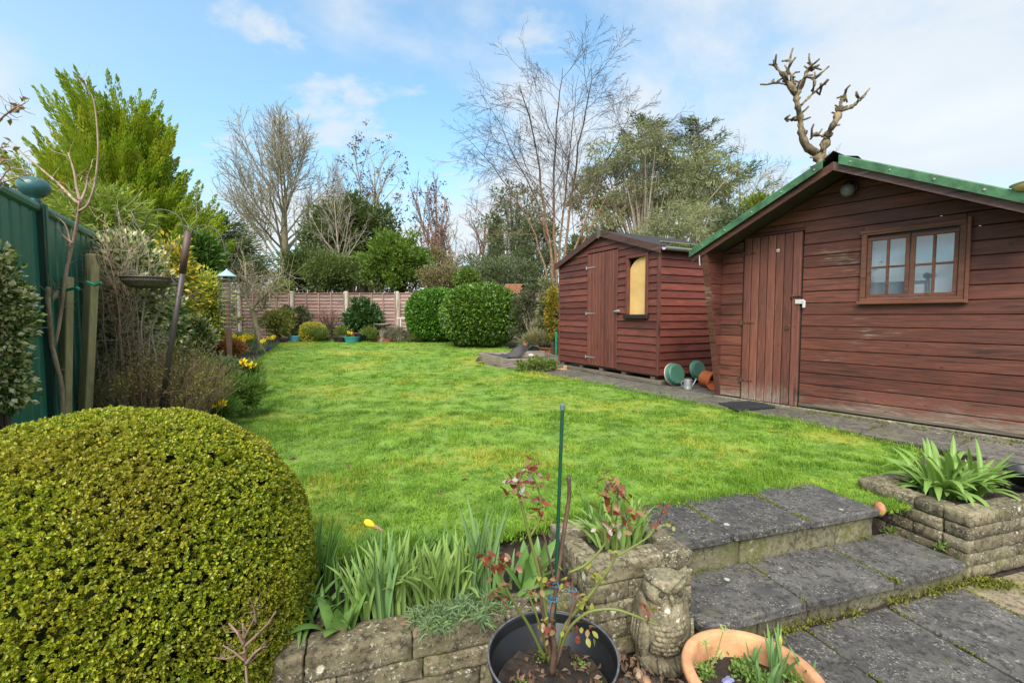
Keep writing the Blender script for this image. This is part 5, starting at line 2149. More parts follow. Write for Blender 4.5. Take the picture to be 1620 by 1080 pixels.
# ------------------------------------------------------------------ netted raised bed and oddments by the red shed
M_net, t, b = newmat('black_netting')
b.inputs['Base Color'].default_value = (.055, .053, .055, 1)
b.inputs['Roughness'].default_value = .6
trn = N(t, 'ShaderNodeBsdfTransparent')
mx = N(t, 'ShaderNodeMixShader')
tcn = N(t, 'ShaderNodeTexCoord')
mx.inputs[0].default_value = .80
t.links.new(trn.outputs[0], mx.inputs[1])
t.links.new(b.outputs[0], mx.inputs[2])
t.links.new(mx.outputs[0], t.nodes['Material Output'].inputs[0])
M_plank = woodstain('weathered_plank', (.30, .25, .20), (.18, .15, .12), (.42, .40, .36), .5, 'x', False)
rb = thing('raised_bed', 'low plank raised bed half covered in dark netting by the lawn', 'raised bed', ground(815, 588))
ra, rb_, rc, rd = [ground(*q) - rb.location for q in ((795, 581), (886, 577), (862, 566), (758, 570))]


def plank(p, q, h, th, m, parent, name='plank'):
    m2 = MB()
    d = (q - p)
    L_ = d.length
    m2.box(0, L_, -th / 2, th / 2, -.10, h, None, .006)
    o_ = m2.build(name, m, parent)
    o_.location = p
    o_.rotation_euler = (0, 0, math.atan2(d.y, d.x))
    return o_


plank(ra, rb_, .17, .03, M_plank, rb)
plank(rb_, rc, .17, .03, M_plank, rb)
plank(rc, rd, .17, .03, M_plank, rb)
plank(rd, ra, .17, .03, M_plank, rb)
m2 = MB()
ins_ = [p + ((ra + rb_ + rc + rd) / 4 - p) * .06 for p in (ra, rb_, rc, rd)]
m2.prism([(p.x, p.y) for p in ins_], .0, .09, 'z')
m2.build('soil', M_soil, rb, recalc=True)
# the netting: sagging sheet
nt_ = thing('netting', 'dark horticultural netting draped over the raised bed and the pot behind', 'netting', rb.location)
m2 = MB()
c4 = [ground(752, 572) - rb.location, ground(800, 573) - rb.location + Vector((0, 0, .03)), ground(846, 565) - rb.location, ground(756, 563) - rb.location]
nn = 26
V = []
for i in range(nn + 1):
    for j in range(nn + 1):
        u_, v_ = i / nn, j / nn
        p = (c4[0] * (1 - u_) + c4[1] * u_) * (1 - v_) + (c4[3] * (1 - u_) + c4[2] * u_) * v_
        z = .13 + .07 * noise.noise(Vector((u_ * 4, v_ * 4, 2))) + .06 * noise.noise(Vector((u_ * 11, v_ * 11, 5)))
        z += .20 * math.exp(-((u_ - .90) ** 2 + (v_ - .72) ** 2) / .05)
        z *= min(1, 5 * min(u_ + .05, 1 - u_ + .15, v_ + .1, 1 - v_ + .15))
        V.append((p.x, p.y, z + .015))
m2.add(V, [(i * (nn + 1) + j, (i + 1) * (nn + 1) + j, (i + 1) * (nn + 1) + j + 1, i * (nn + 1) + j + 1) for i in range(nn) for j in range(nn)])
m2.build('net_sheet', M_net, nt_, smooth=True)
st = thing('pale_stone', 'round pale stone lying on the netting', 'stone', ground(840, 573) + Vector((0, 0, .15)))
m2 = MB()
m2.lathe([(.0001, -.03), (.05, -.025), (.075, 0), (.06, .03), (.0001, .045)], 12)
m2.build('stone_body', plain('pink_grey_stone', (.42, .36, .37), .8), st, smooth=True)

M_terra = plain('terracotta', (.44, .155, .065), .8, bump=.3, bscale=50, var=.18, vscale=9)
M_terra_old = plain('weathered_terracotta', (.55, .27, .13), .85, bump=.4, bscale=40, var=.25, vscale=7)


def pot(name, label, p, rad, h, m, seg=28, taper=.72, rimh=.16, soil=True, group=None, wall=.1, matr=None, soilz=.85):
    o = thing(name, label, 'plant pot', p, 0, group)
    m2 = MB()
    r1, r0 = rad, rad * taper
    rr = rad * 1.0
    hr = h * rimh
    m2.lathe([(.0001, 0), (r0 * .96, 0), (r0, .01 * h), (r1 * .93, h - hr), (rr * .95, h - hr), (rr, h - hr * .9), (rr, h - hr * .06), (rr * .98, h), (rr * (1 - wall) + .003, h), (rr * (1 - wall), h - .008),
              (rr * (.94 - wall), h * .7), (r0 * .9, h * .3)], seg, matr)
    m2.build('pot_body', m, o, smooth=False)
    if soil:
        m3 = MB()
        rs = rr * (.955 - wall)
        V = [(0, 0, h * soilz + .01)] + [(rs * k * math.cos(a), rs * k * math.sin(a), h * soilz + (.006 * rnd.random())) for k in (.5, 1) for a in np.linspace(0, 6.283, 24)[:-1]]
        F = [(0, 1 + i, 1 + (i + 1) % 23) for i in range(23)] + [(1 + i, 24 + i, 24 + (i + 1) % 23, 1 + (i + 1) % 23) for i in range(23)]
        m3.add(V, F)
        m3.build('soil', M_soil, o)
    return o


p = ground(821, 566)
pot('square_pot', 'terracotta trough pot with dead stems standing behind the netting', (p.x + .35, p.y + 1.0, gz(p.x, p.y + 1)), .26, .42, M_terra, 4, .8)
o_ = thing('dead_stems', 'bundle of pale dead stems in the terracotta trough pot', 'dead plant', (p.x + .35, p.y + 1.0, gz(p.x, p.y + 1) + .36))
r = np.random.default_rng(6)
m2 = MB()
for k in range(26):
    a = r.random() * 6.28
    e = r.random() * .22
    tip = np.array([math.cos(a) * e, math.sin(a) * e, .35 + .45 * r.random()])
    q = r.normal(size=3) * .05
    m2.tube([(q[0], q[1], 0), tip * .5 + r.normal(size=3) * .06, tip + r.normal(size=3) * .05], [.006, .005, .003], 4)
m2.build('stems', leafmat('dead_stem', [(.36, .29, .20), (.25, .19, .13)], .9, .1), o_)
for px, py, mt2, w_, h_, dz_, lb in ((838, 557, plain('teal_board', (.02, .10, .13), .5), .10, .42, .0, 'leaning teal board beside the terracotta trough pot'), ):
    p = ground(px, py + 6)
    m2 = MB()
    m2.box(-w_ / 2, w_ / 2, -.012, .012, 0, h_, Matrix.Rotation(R(12), 4, 'X'), .004)
    tag(m2.build('leaning_board', mt2), lb, 'board').location = p
p = ground(856, 562)
o_ = thing('folded_tarpaulin', 'dark folded sheet slumped between the teal board and the shed', 'tarpaulin', p)
m2 = MB()
V = []
for i in range(15):
    for j in range(9):
        u_, v_ = i / 14, j / 8
        V.append(((u_ - .5) * .8, (v_ - .5) * .5, (.30 * math.sin(math.pi * min(1, max(0, v_ * .9 + .05))) + .06 * noise.noise(Vector((u_ * 5, v_ * 3, 1)))) * (1 if .02 < u_ < .98 else .8)))
m2.add(V, [(i * 9 + j, (i + 1) * 9 + j, (i + 1) * 9 + j + 1, i * 9 + j + 1) for i in range(14) for j in range(8)])
m2.build('sheet', plain('dark_sheet', (.03, .034, .036), .6), o_, smooth=True)
p = ground(876, 566)
pot('trough', 'long terracotta trough by the green post at the corner of the red shed', (p.x - .05, p.y + .25, gz(p.x, p.y) - .0), .30, .24, M_terra, 4, .85)
p = ground(882, 573)
gp_ = thing('green_hose_post', 'bright green post beside the left corner of the red shed', 'post', (p.x - .03, p.y, 0))
m2 = MB()
m2.tube([(0, 0, 0), (0, 0, .66)], .026, 10)
m2.box(-.03, .03, -.03, .03, .60, .70, None, .012)
m2.build('post_body', plain('bright_green_plastic', (.015, .26, .12), .4), gp_)
L_weed = leafmat('weed_leaf', [(.07, .13, .02), (.13, .19, .035), (.22, .24, .07)], .5, .3)
bush('weeds', 'low green weeds spilling over the plank of the raised bed', 'weeds', 850, 8.75, 585, 566, 78, 40, .08, 60, .06, .022, L_weed, 107, trunk=False, up=.6)
br = thing('brick_block', 'buff brick at the left foot of the red shed', 'brick', ground(887, 585))
m2 = MB()
m2.box(-.12, .12, -.05, .05, 0, .035, None, .006)
m2.box(-.12, -.045, -.05, .05, .036, .085, None, .006)
m2.box(.045, .12, -.05, .05, .036, .085, None, .006)
m2.build('brick_body', plain('buff_brick', (.34, .22, .11), .9, bump=.5, var=.3, vscale=25), br)

# ------------------------------------------------------------------ between the sheds: pots, lids, can
M_lid = plain('green_enamel', (.055, .15, .105), .45, var=.12, vscale=6)
M_pink = plain('pale_pink_rim', (.55, .42, .37), .6)


def leaning_dish(name, label, p, rad, dep, m, tilt, yaw, m2_=None, seg=36):
    o = thing(name, label, 'lid', p)
    m2 = MB()
    Mx = Matrix.Translation((0, 0, rad)) @ Matrix.Rotation(yaw, 4, 'Z') @ Matrix.Rotation(R(90) - tilt, 4, 'X')
    m2.lathe([(.0001, dep), (rad * .80, dep), (rad * .90, dep * .85), (rad * .95, dep * .3), (rad, .004), (rad * 1.0, -.006), (rad * .93, 0), (rad * .86, dep * .7), (.0001, dep * .8)], seg, Mx)
    m2.build('lid_body', m, o, smooth=False, recalc=True)
    if m2_ is not None:
        m3 = MB()
        Mx2 = Mx @ Matrix.Translation((0, 0, -.012))
        m3.lathe([(rad * .90, .0), (rad * 1.02, 0), (rad * 1.03, -.012), (rad * .92, -.014)], seg, Mx2)
        m3.build('rim', m2_, o, smooth=False, recalc=True)
    return o


pq = ground(1068, 612)
leaning_dish('round_lid', 'green round lid with pale rim leaning on the red shed, left of the can', (pq.x, pq.y + .05, .02), .165, .07, M_lid, R(14), R(24), M_pink)
pq = ground(1104, 606)
leaning_dish('round_lid', 'green round lid behind the fallen orange pot', (pq.x + .03, pq.y + .12, .02), .165, .06, M_lid, R(16), R(30))
pq = ground(1112, 613)
o_ = thing('fallen_pot', 'orange terracotta plant pot lying on its side against the lids', 'plant pot', (pq.x, pq.y, .015))
m2 = MB()
Mx = Matrix.Translation((0, 0, .135)) @ Matrix.Rotation(R(28), 4, 'Z') @ Matrix.Rotation(R(98), 4, 'X')
m2.lathe([(.0001, 0), (.10, 0), (.112, .012), (.118, .15), (.128, .155), (.135, .16), (.135, .20), (.122, .205), (.118, .19), (.10, .03), (.0001, .02)], 28, Mx @ Matrix.Translation((0, 0, -.0)))
m2.build('pot_body', plain('orange_plastic_terracotta', (.50, .125, .035), .55, var=.12), o_, recalc=True)
pq = ground(1124, 618)
o_ = thing('small_saucer', 'small orange saucer on edge beside the fallen orange pot', 'saucer', (pq.x, pq.y, .015))
m2 = MB()
m2.lathe([(.0001, 0), (.05, 0), (.066, .035), (.06, .035), (.045, .008), (.0001, .008)], 20, Matrix.Translation((0, 0, .055)) @ Matrix.Rotation(R(70), 4, 'X'))
m2.build('saucer_body', bpy.data.materials['orange_plastic_terracotta'], o_, recalc=True)
pq = ground(1088, 617)
wc = thing('watering_can', 'small galvanised watering can standing between the two green lids', 'watering can', (pq.x, pq.y, .015))
m2 = MB()
m2.lathe([(.0001, 0), (.060, 0), (.062, .006), (.060, .03), (.061, .034), (.059, .038), (.058, .125), (.062, .13), (.060, .135), (.055, .13), (.054, .02), (.0001, .02)], 24)
m2.build('can_body', M_galv, wc, smooth=False)
m2 = MB()
m2.tube([(-.055, 0, .11), (-.085, 0, .115), (-.10, 0, .085), (-.085, 0, .05), (-.058, 0, .035)], .006, 6)
m2.build('handle', M_galv, wc)
m2 = MB()
m2.tube([(.052, 0, .035), (.085, 0, .08), (.115, 0, .135)], [.013, .010, .008], 8)
m2.lathe([(.008, 0), (.02, .02), (.0001, .022)], 12, Matrix.Translation((.115, 0, .13)) @ Matrix.Rotation(R(40), 4, 'Y'))
m2.build('spout', M_galv, wc)
wc.rotation_euler = (0, 0, R(5))
pq = ground(1123, 595)
o_ = thing('white_bag', 'crumpled white plastic bag stuffed behind the corner post of the brown shed', 'bag', (pq.x - .03, pq.y - .35, .05))
b = bmesh.new()
bmesh.ops.create_icosphere(b, subdivisions=3, radius=.075)
for v in b.verts:
    v.co.z = v.co.z * 2.0 + .15
    v.co += v.co.normalized() * noise.noise(v.co * 16) * .03
me_ = bpy.data.meshes.new('bag_body')
b.to_mesh(me_)
b.free()
link('bag_body', me_, M_white, o_)
pq = ground(1060, 616)
o_ = thing('wood_offcut', 'short offcut of wood on the path in front of the green lid', 'wood', (pq.x - .05, pq.y, .015))
m2 = MB()
m2.box(-.10, .10, -.035, .035, 0, .022, Matrix.Rotation(R(-50), 4, 'Z'), .003)
m2.build('offcut_body', M_bearer, o_)
# mat by the brown shed's door
M_mat = plain('black_rubber_mat', (.016, .017, .02), .8, bump=1.0, bscale=200, var=.3)
mc_ = [ground(*q, .017) for q in ((1136, 638), (1196, 634), (1227, 645), (1166, 650))]
cen = sum(mc_, Vector()) / 4
o_ = thing('door_mat', 'black rubber mat on the path outside the brown shed door', 'mat', (cen.x, cen.y, .017))
m2 = MB()
m2.prism([(q.x - cen.x, q.y - cen.y) for q in mc_], 0, .010, 'z')
m2.build('mat_body', M_mat, o_, recalc=True)

# ------------------------------------------------------------------ far bed
def in_bed(px, Y):
    x = at(px, 500, Y).x
    return (x, Y, gz(x, Y) - .02)


soil_sheet('far_bed', [(-10.5, 16.7), (-2.4, 16.7), (-1.2, 15.2), (-2.6, 15.2), tuple(ground(650, 540))[:2], tuple(ground(560, 537))[:2], tuple(ground(500, 538))[:2], tuple(ground(440, 546))[:2],
                       tuple(ground(420, 560))[:2], (-9.0, 13.0)], -.012)
L_cam = leafmat('camellia_leaf', [(.018, .055, .014), (.035, .085, .02), (.06, .12, .03)], .28, .15, spec=.6)
bush('camellia', 'dark glossy rounded camellia in front of the far fence', 'shrub', 574, 15.9, 532, 472, 70, 70, .22, 85, .13, .065, L_cam, 120, stemr=.03, up=.1)
L_goldb = leafmat('golden_box_leaf', [(.52, .42, .05), (.30, .32, .03), (.64, .50, .07), (.16, .22, .02)], .5, .3)
p = in_bed(495, 15.6)
clipped('clipped_bush', 'small golden clipped dome in the far bed', 'shrub', (p[0], p[1], .50), (.42, .40, .33), 4200, .06, .03, L_goldb, M_core, 121, 2.5, .02, thick=.06, zmin=.02)
L_spread = leafmat('spreading_conifer_leaf', [(.15, .17, .03), (.24, .23, .045), (.09, .12, .025)], .6, .2)
bush('dwarf_conifer', 'yellow-green spreading dwarf conifer left of the blue pot', 'shrub', 440, 15.3, 532, 488, 62, 46, .16, 60, .14, .035, L_spread, 122, stemr=.02, up=.5)
bush('weeping_conifer', 'grey-green cloud-shaped small conifer above the blue pot', 'shrub', 466, 16.0, 525, 478, 54, 26, .14, 60, .12, .035, L_dusk, 123, stemr=.03, up=.2)
bush('twiggy_shrub', 'bare reddish twiggy shrub against the far fence beside the golden dome', 'shrub', 520, 16.2, 528, 485, 42, 50, .14, 18, .16, .008, leafmat('red_twig', [(.20, .10, .08), (.28, .17, .13)], .9, .05), 124, up=.9)
bush('heather', 'brown and grey-green heather clump right of the bird bath', 'shrub', 632, 15.4, 540, 517, 56, 40, .13, 70, .09, .014, leafmat('heather_leaf', [(.16, .11, .07), (.11, .13, .09), (.20, .16, .11)], .8, .1), 125, trunk=False, up=.9)
for k, (px, py, wd_, lb) in enumerate(((452, 534, 30, 'low clump of green blades in front of the spreading conifer'), (500, 537, 40, 'low grassy clump at the foot of the golden dome'), (585, 537, 24, 'low green clump at the foot of the camellia'), (540, 535, 18, 'green blades left of the dark trough'), (660, 541, 26, 'green blades under the smaller clipped laurel'))):
    bush('grassy_clump', lb, 'plant', px, 15.2, py, py - 15, wd_, 14, .10, 40, .20, .018, L_weed, 130 + k, trunk=False, up=1.6)
# pots
M_bluepot = plain('sky_blue_glaze', (.12, .34, .50), .25, var=.1)
M_teal = plain('teal_glaze', (.03, .26, .26), .3, var=.12)
M_navy = plain('navy_glaze', (.012, .02, .05), .3)
M_redpot = plain('red_clay', (.30, .09, .05), .8)
pot('blue_bowl', 'sky-blue glazed bowl in the far bed', in_bed(466, 15.4), .24, .22, M_bluepot, 28, .6)
pot('teal_trough', 'teal glazed bowl at the front of the far bed, below the orange one', in_bed(556, 15.2), .27, .20, M_teal, 28, .75)
q = in_bed(557, 15.55)
pot('terracotta_bowl', 'terracotta bowl raised behind the teal one', (q[0], q[1], q[2] + .12), .24, .20, M_terra, 28, .75)
pot('navy_pot', 'dark navy pot beside the teal bowl, under the camellia', in_bed(567, 15.4), .15, .30, M_navy, 24, .8)
pot('black_trough', 'black bowl left of the teal one in the far bed', in_bed(538, 15.3), .24, .17, M_black, 24, .85)
pot('red_pot', 'red clay pot left of the bird bath foot', in_bed(597, 15.5), .14, .22, M_redpot, 24, .75)
pot('red_bowl', 'low red clay bowl right of the bird bath foot', in_bed(612, 15.3), .18, .11, M_redpot, 24, .8)
pot('orange_pot', 'orange pot half hidden behind the smaller clipped laurel', (in_bed(649, 16)[0], 16, .55), .16, .22, M_terra, 24, .75)
# bird bath
bb = thing('bird_bath', 'stone bird bath on a baluster pedestal by the far fence', 'bird bath', in_bed(605, 15.5))
M_oldst = stonemat('old_stone', (.26, .23, .17), (.34, .31, .24), (.5, .48, .4), moss=.5, scale=.7)
m2 = MB()
m2.lathe([(.0001, 0), (.20, 0), (.20, .05), (.12, .08), (.10, .12), (.13, .22), (.12, .32), (.07, .42), (.075, .50), (.10, .52)], 24)
m2.build('pedestal', M_oldst, bb, smooth=False)
m2 = MB()
m2.lathe([(.08, .521), (.22, .55), (.29, .60), (.29, .62), (.26, .62), (.18, .575), (.0001, .565)], 28)
m2.build('basin', M_oldst, bb)
# canes and an old frame
for k, (px, lb) in enumerate(((624, 'tall pinkish cane leaning on the fence post, left of the pair'), (630, 'tall pinkish cane leaning on the fence post, right of the pair'))):
    p = in_bed(px, 16.3)
    o_ = thing('bamboo_cane', lb, 'cane', p, 0, None)
    m2 = MB()
    m2.tube([(0, 0, 0), (.02 - .04 * k, .12, .75), (.05 - .05 * k, .30, 1.45)], .017, 6)
    m2.build('cane_body', M_batten, o_)
fr_ = thing('old_stool', 'weathered white and blue legged stool beside the heather', 'stool', in_bed(641, 15.8))
M_whpaint = plain('weathered_white', (.55, .53, .48), .7, var=.2)
M_bluep = plain('blue_grey_paint', (.13, .17, .24), .6)
for x, m_, nm in ((-.16, M_whpaint, 'leg'), (.06, M_bluep, 'leg'), (.16, M_whpaint, 'leg')):
    m2 = MB()
    m2.box(x - .022, x + .022, -.02, .02, 0, .78, None, .004)
    m2.build(nm, m_, fr_)
m2 = MB()
m2.box(-.26, .24, -.03, .03, .781, .825, None, .004)
m2.build('rail', M_whpaint, fr_)

# ------------------------------------------------------------------ daffodils, crocuses
def blade_lib():
    libm = []
    for bend in (.05, .15, .3, .5, .8, 1.1):
        for w_ in (1.0,):
            n_ = 7
            V = []
            a = 0
            p = np.array([0., 0., 0.])
            for i in range(n_ + 1):
                t_ = i / n_
                wd_ = (.55 + .9 * t_ - 1.35 * t_ ** 2.4) * .5
                if i == n_:
                    wd_ = .02
                V += [tuple(p + np.array([0, -wd_, .0])), tuple(p + np.array([-.10 * wd_ * 2 * math.cos(a) * .6, 0, .0])), tuple(p + np.array([0, wd_, 0]))]
                a += bend / n_ * (1 + 1.2 * t_) * 1.2
                p = p + np.array([math.sin(a), 0, math.cos(a)]) / n_
            F = []
            for i in range(n_):
                q = i * 3
                F += [(q, q + 1, q + 4, q + 3), (q + 1, q + 2, q + 5, q + 4)]
            me_ = np_mesh('blade', [np.array(V)], [np.array(F)], True)
            libm.append(me_)
    return libm


BL = blade_lib()
# width is in the local y axis, so the fold axis x must scale with the width too: scale (s,w,s)


def blades_lib(mat):
    out = []
    for me_ in BL:
        c_ = me_.copy()
        c_.materials.append(mat)
        out.append(c_)
    return out


def leafclump(name, label, cat, p, n, hmin, hmax, w, lib, spread, bends=(0, 5), lean=.25, group=None, part='leaf', seedn=0, fan=None):
    """a plant whose leaves are single blades, each an object"""
    o = thing(name, label, cat, p, 0, group)
    r = random.Random(seedn)
    for k in range(n):
        me_ = lib[r.randint(*bends)]
        c_ = bpy.data.objects.new(part, me_)
        col.objects.link(c_)
        c_.parent = o
        a = r.random() * 6.283
        q = spread * math.sqrt(r.random())
        c_.location = (math.cos(a) * q, math.sin(a) * q * (fan or 1), -.005)
        h = r.uniform(hmin, hmax)
        ww = w * r.uniform(.75, 1.25)
        c_.scale = (h, ww, h)
        yaw = a + r.gauss(0, .8) if r.random() < .75 else r.random() * 6.283
        c_.rotation_euler = (r.gauss(0, .07), abs(r.gauss(0, lean)), yaw)
    return o


M_daffleaf = leafmat('daffodil_leaf', [(.09, .20, .045), (.14, .27, .065), (.11, .23, .045)], .5, .4, spec=.2)
M_daff = leafmat('daffodil_petal', [(.90, .68, .02), (.92, .76, .04)], .5, .3)
M_trump = leafmat('daffodil_trumpet', [(.88, .54, .012), (.90, .60, .02)], .5, .2)
LIB_DAFF = blades_lib(M_daffleaf)


def flower_mesh():
    m2 = MB()
    for k in range(6):
        a = k * math.pi / 3
        d = Vector((math.cos(a), math.sin(a), 0))
        s = Vector((-d.y, d.x, 0))
        m2.add([d * .004, d * .024 + s * .013 + Vector((0, 0, .003)), d * .044, d * .024 - s * .013 + Vector((0, 0, .003))], [(0, 1, 2, 3)])
    me_ = np_mesh('petals', m2.v, m2.f)
    me_.materials.append(M_daff)
    m3 = MB()
    m3.lathe([(.008, 0), (.011, .018), (.018, .034), (.015, .033), (.008, .018), (.0001, .006)], 9)
    me2 = np_mesh('trumpet', m3.v, m3.f)
    me2.materials.append(M_trump)
    return me_, me2


FL1, FL2 = flower_mesh()


def daffs(label, px, py, Y, n, spread, h=.34, nleaf=14, seedn=0, group=None, sc=1.0):
    p = at(px, py, Y)
    p.z = gz(p.x, p.y) - .01
    o = leafclump('daffodil', label, 'flower', p, nleaf, h * .6, h * .95, .014, LIB_DAFF, spread, (0, 3), .2, group, 'leaf', seedn)
    r = random.Random(seedn + 5)
    for k in range(n):
        a = r.random() * 6.283
        q = Vector((math.cos(a) * spread * r.random(), math.sin(a) * spread * r.random(), 0))
        hh = h * r.uniform(.85, 1.15)
        tip = q + Vector((r.gauss(0, .03), r.gauss(0, .03), hh))
        m2 = MB()
        m2.tube([q, (q + tip) / 2 + Vector((.005, 0, 0)), tip], .0035, 5)
        stx = m2.build('stem', M_daffleaf, o)
        for me_, nm in ((FL1, 'petals'), (FL2, 'trumpet')):
            c_ = bpy.data.objects.new(nm, me_)
            col.objects.link(c_)
            c_.parent = stx
            c_.location = tip
            fa = r.uniform(-1.2, 1.2) - math.pi / 2
            c_.rotation_euler = (0, R(r.uniform(65, 95)), fa)
            c_.scale = (sc,) * 3
            if nm == 'petals':
                keep = c_.rotation_euler.copy()
            else:
                c_.rotation_euler = keep
    return o


# ------------------------------------------------------------------ left border
soil_sheet('left_bed', [(-3.0, 2.4), (-2.05, 2.6), (-2.35, 3.2), tuple(ground(345, 690))[:2], tuple(ground(362, 655))[:2], tuple(ground(395, 628))[:2], tuple(ground(412, 600))[:2],
                        tuple(ground(408, 572))[:2], tuple(ground(428, 556))[:2], (-9.0, 13.0), (-5.6, 7.5)], -.012)
L_cream = leafmat('cream_variegated_leaf', [(.045, .10, .02), (.70, .66, .32), (.08, .15, .03), (.84, .79, .50), (.42, .46, .16)], .45, .3, hard=True)
L_creamg = leafmat('green_cream_leaf', [(.035, .085, .018), (.06, .13, .028), (.62, .62, .30), (.10, .18, .04), (.80, .76, .46)], .45, .3, hard=True)
L_euony = leafmat('golden_euonymus_leaf', [(.72, .50, .04), (.62, .50, .06), (.30, .33, .05), (.10, .17, .03), (.78, .60, .10)], .5, .3, hard=True)
L_ylw = leafmat('lime_yellow_leaf', [(.48, .48, .06), (.32, .38, .05), (.60, .54, .09), (.17, .23, .03)], .5, .35)


def fencepos(s, off=0.35):
    return f0 + fdir * s + fn * off


# ivy-like variegated bush at the very left edge
p = at(12, 520, 2.55)
bush('variegated_shrub', 'cream and green variegated bush at the left edge, against the metal fence', 'shrub', -2, 2.2, 662, 375, 78, 80, .075, 170, .028, .019, L_cream, 140, stemr=.012, shell=.45)
# big cream shrub through the rose stems
bush('variegated_shrub', 'tall cream-leaved shrub against the metal fence behind the tangled bare stems', 'shrub', 205, 3.95, 585, 352, 96, 130, .22, 130, .048, .026, L_cream, 141, stemr=.02, shell=.5)
bush('variegated_shrub', 'rounded cream and dark green shrub behind the leaning feeder pole', 'shrub', 245, 5.3, 590, 440, 84, 80, .20, 95, .062, .032, L_creamg, 142, stemr=.02)
bush('golden_shrub', 'golden yellow shrub showing either side of the feeder pole top', 'shrub', 276, 6.6, 520, 365, 62, 70, .20, 70, .07, .035, L_euony, 143, stemr=.02)
bush('golden_shrub', 'yellow-green variegated bush left of the blue-roofed feeder', 'shrub', 330, 8.8, 560, 425, 58, 90, .20, 80, .08, .04, L_ylw, 144, stemr=.02)
bush('variegated_shrub', 'pale cream-grey bush low in front of the yellow-green bush', 'shrub', 310, 7.6, 585, 490, 56, 60, .18, 80, .06, .03, L_cream, 145, stemr=.02)
L_bamb = leafmat('feathery_green_leaf', [(.15, .25, .03), (.26, .34, .05), (.34, .40, .07)], .5, .35)
bush('leafy_shrub', 'feathery light green shrub rising over the metal fence', 'shrub', 175, 6.4, 400, 285, 150, 60, .26, 60, .12, .022, L_bamb, 146, stemr=.02, up=.1)
bush('conifer', 'mid-green feathery conifer low beside the golden one', 'tree', 322, 10.5, 470, 360, 60, 60, .30, 70, .16, .05, leafmat('green_conifer_leaf', [(.03, .085, .012), (.07, .15, .02), (.10, .18, .03)], .6, .2), 147, stemr=.05)
# brown twiggy shrub
L_spi = leafmat('spirea_twig', [(.26, .17, .095), (.34, .23, .14), (.18, .12, .075)], .9, .05)
L_spil = leafmat('spirea_leaf', [(.30, .32, .05), (.20, .25, .04), (.38, .36, .08)], .6, .3)
sp = thing('twiggy_shrub', 'dense brown twiggy shrub with tiny new leaves behind the big clipped bush', 'shrub', (-2.98, 3.8, -.01))
r = np.random.default_rng(31)
m2, m3 = MB(), MB()
tw = []
for k in range(330):
    a = r.random() * 6.283
    e = math.sqrt(r.random())
    p0 = np.array([.30 * e * math.cos(a), .25 * e * math.sin(a), 0])
    tip = np.array([.56 * e * math.cos(a), .50 * e * math.sin(a), (.82 - .30 * e ** 2) * (.75 + .35 * r.random())])
    midp = (p0 + tip) / 2 + r.normal(size=3) * .04 + np.array([0, 0, .06])
    m2.tube([p0, midp, tip], [.0045, .0035, .0018], 3, caps=False)
    for j in range(5):
        t_ = .4 + .6 * r.random()
        q = midp + (tip - midp) * (t_ - .5) * 2 if t_ > .5 else p0 + (midp - p0) * t_ * 2
        d = unit(tip - p0 + r.normal(size=3) * .28)
        l = .10 + .10 * r.random()
        m2.tube([q, q + d * l], [.002, .001], 3, caps=False)
        tw.append(q + d * l * r.random())
    tw.append(tip)
tw = np.array(tw)
kk = np.repeat(np.arange(len(tw)), 3)
P = tw[kk] + r.normal(size=(len(kk), 3)) * .018
m3.add(*leafcloud(P, unit(r.normal(size=P.shape) + np.array([0, 0, .8])), .019, .011, r=r))
m2.build('twigs', L_spi, sp)
m3.build('leaves', L_spil, sp)
# perennials
L_per = leafmat('perennial_leaf', [(.11, .22, .045), (.18, .31, .06), (.26, .37, .085)], .5, .45)
L_grey = leafmat('grey_perennial_leaf', [(.17, .23, .10), (.26, .31, .15), (.14, .19, .07)], .6, .25)
L_rusty = leafmat('rusty_fern', [(.36, .14, .05), (.28, .10, .035), (.42, .20, .08)], .8, .2)
bush('perennial', 'mid-green leafy perennial mound at the edge of the lawn', 'plant', 372, 4.75, 650, 592, 78, 70, .10, 90, .055, .018, L_per, 150, trunk=False, up=.7)
bush('perennial', 'low green perennial at the lawn edge just behind the big clipped bush', 'plant', 345, 4.2, 672, 628, 50, 40, .08, 80, .05, .014, L_per, 151, trunk=False, up=.7)
bush('perennial', 'grey-green leafy mound beyond the mid-green perennial', 'plant', 350, 5.9, 605, 566, 80, 70, .10, 80, .05, .016, L_grey, 152, trunk=False, up=.6)
bush('perennial', 'taller dark green perennial right of the grey-green mound, by the lawn', 'plant', 392, 6.0, 610, 572, 36, 34, .09, 80, .06, .016, L_per, 153, trunk=False, up=1.2)
bush('fern', 'rust-brown dead fern clump in the left border', 'plant', 360, 8.2, 556, 543, 46, 40, .10, 60, .09, .022, L_rusty, 154, trunk=False, up=.3)
bush('perennial', 'grey-leaved plant in front of the blue-roofed feeder', 'plant', 388, 12.8, 548, 522, 40, 30, .15, 60, .10, .018, L_grey, 155, trunk=False, up=1.2)
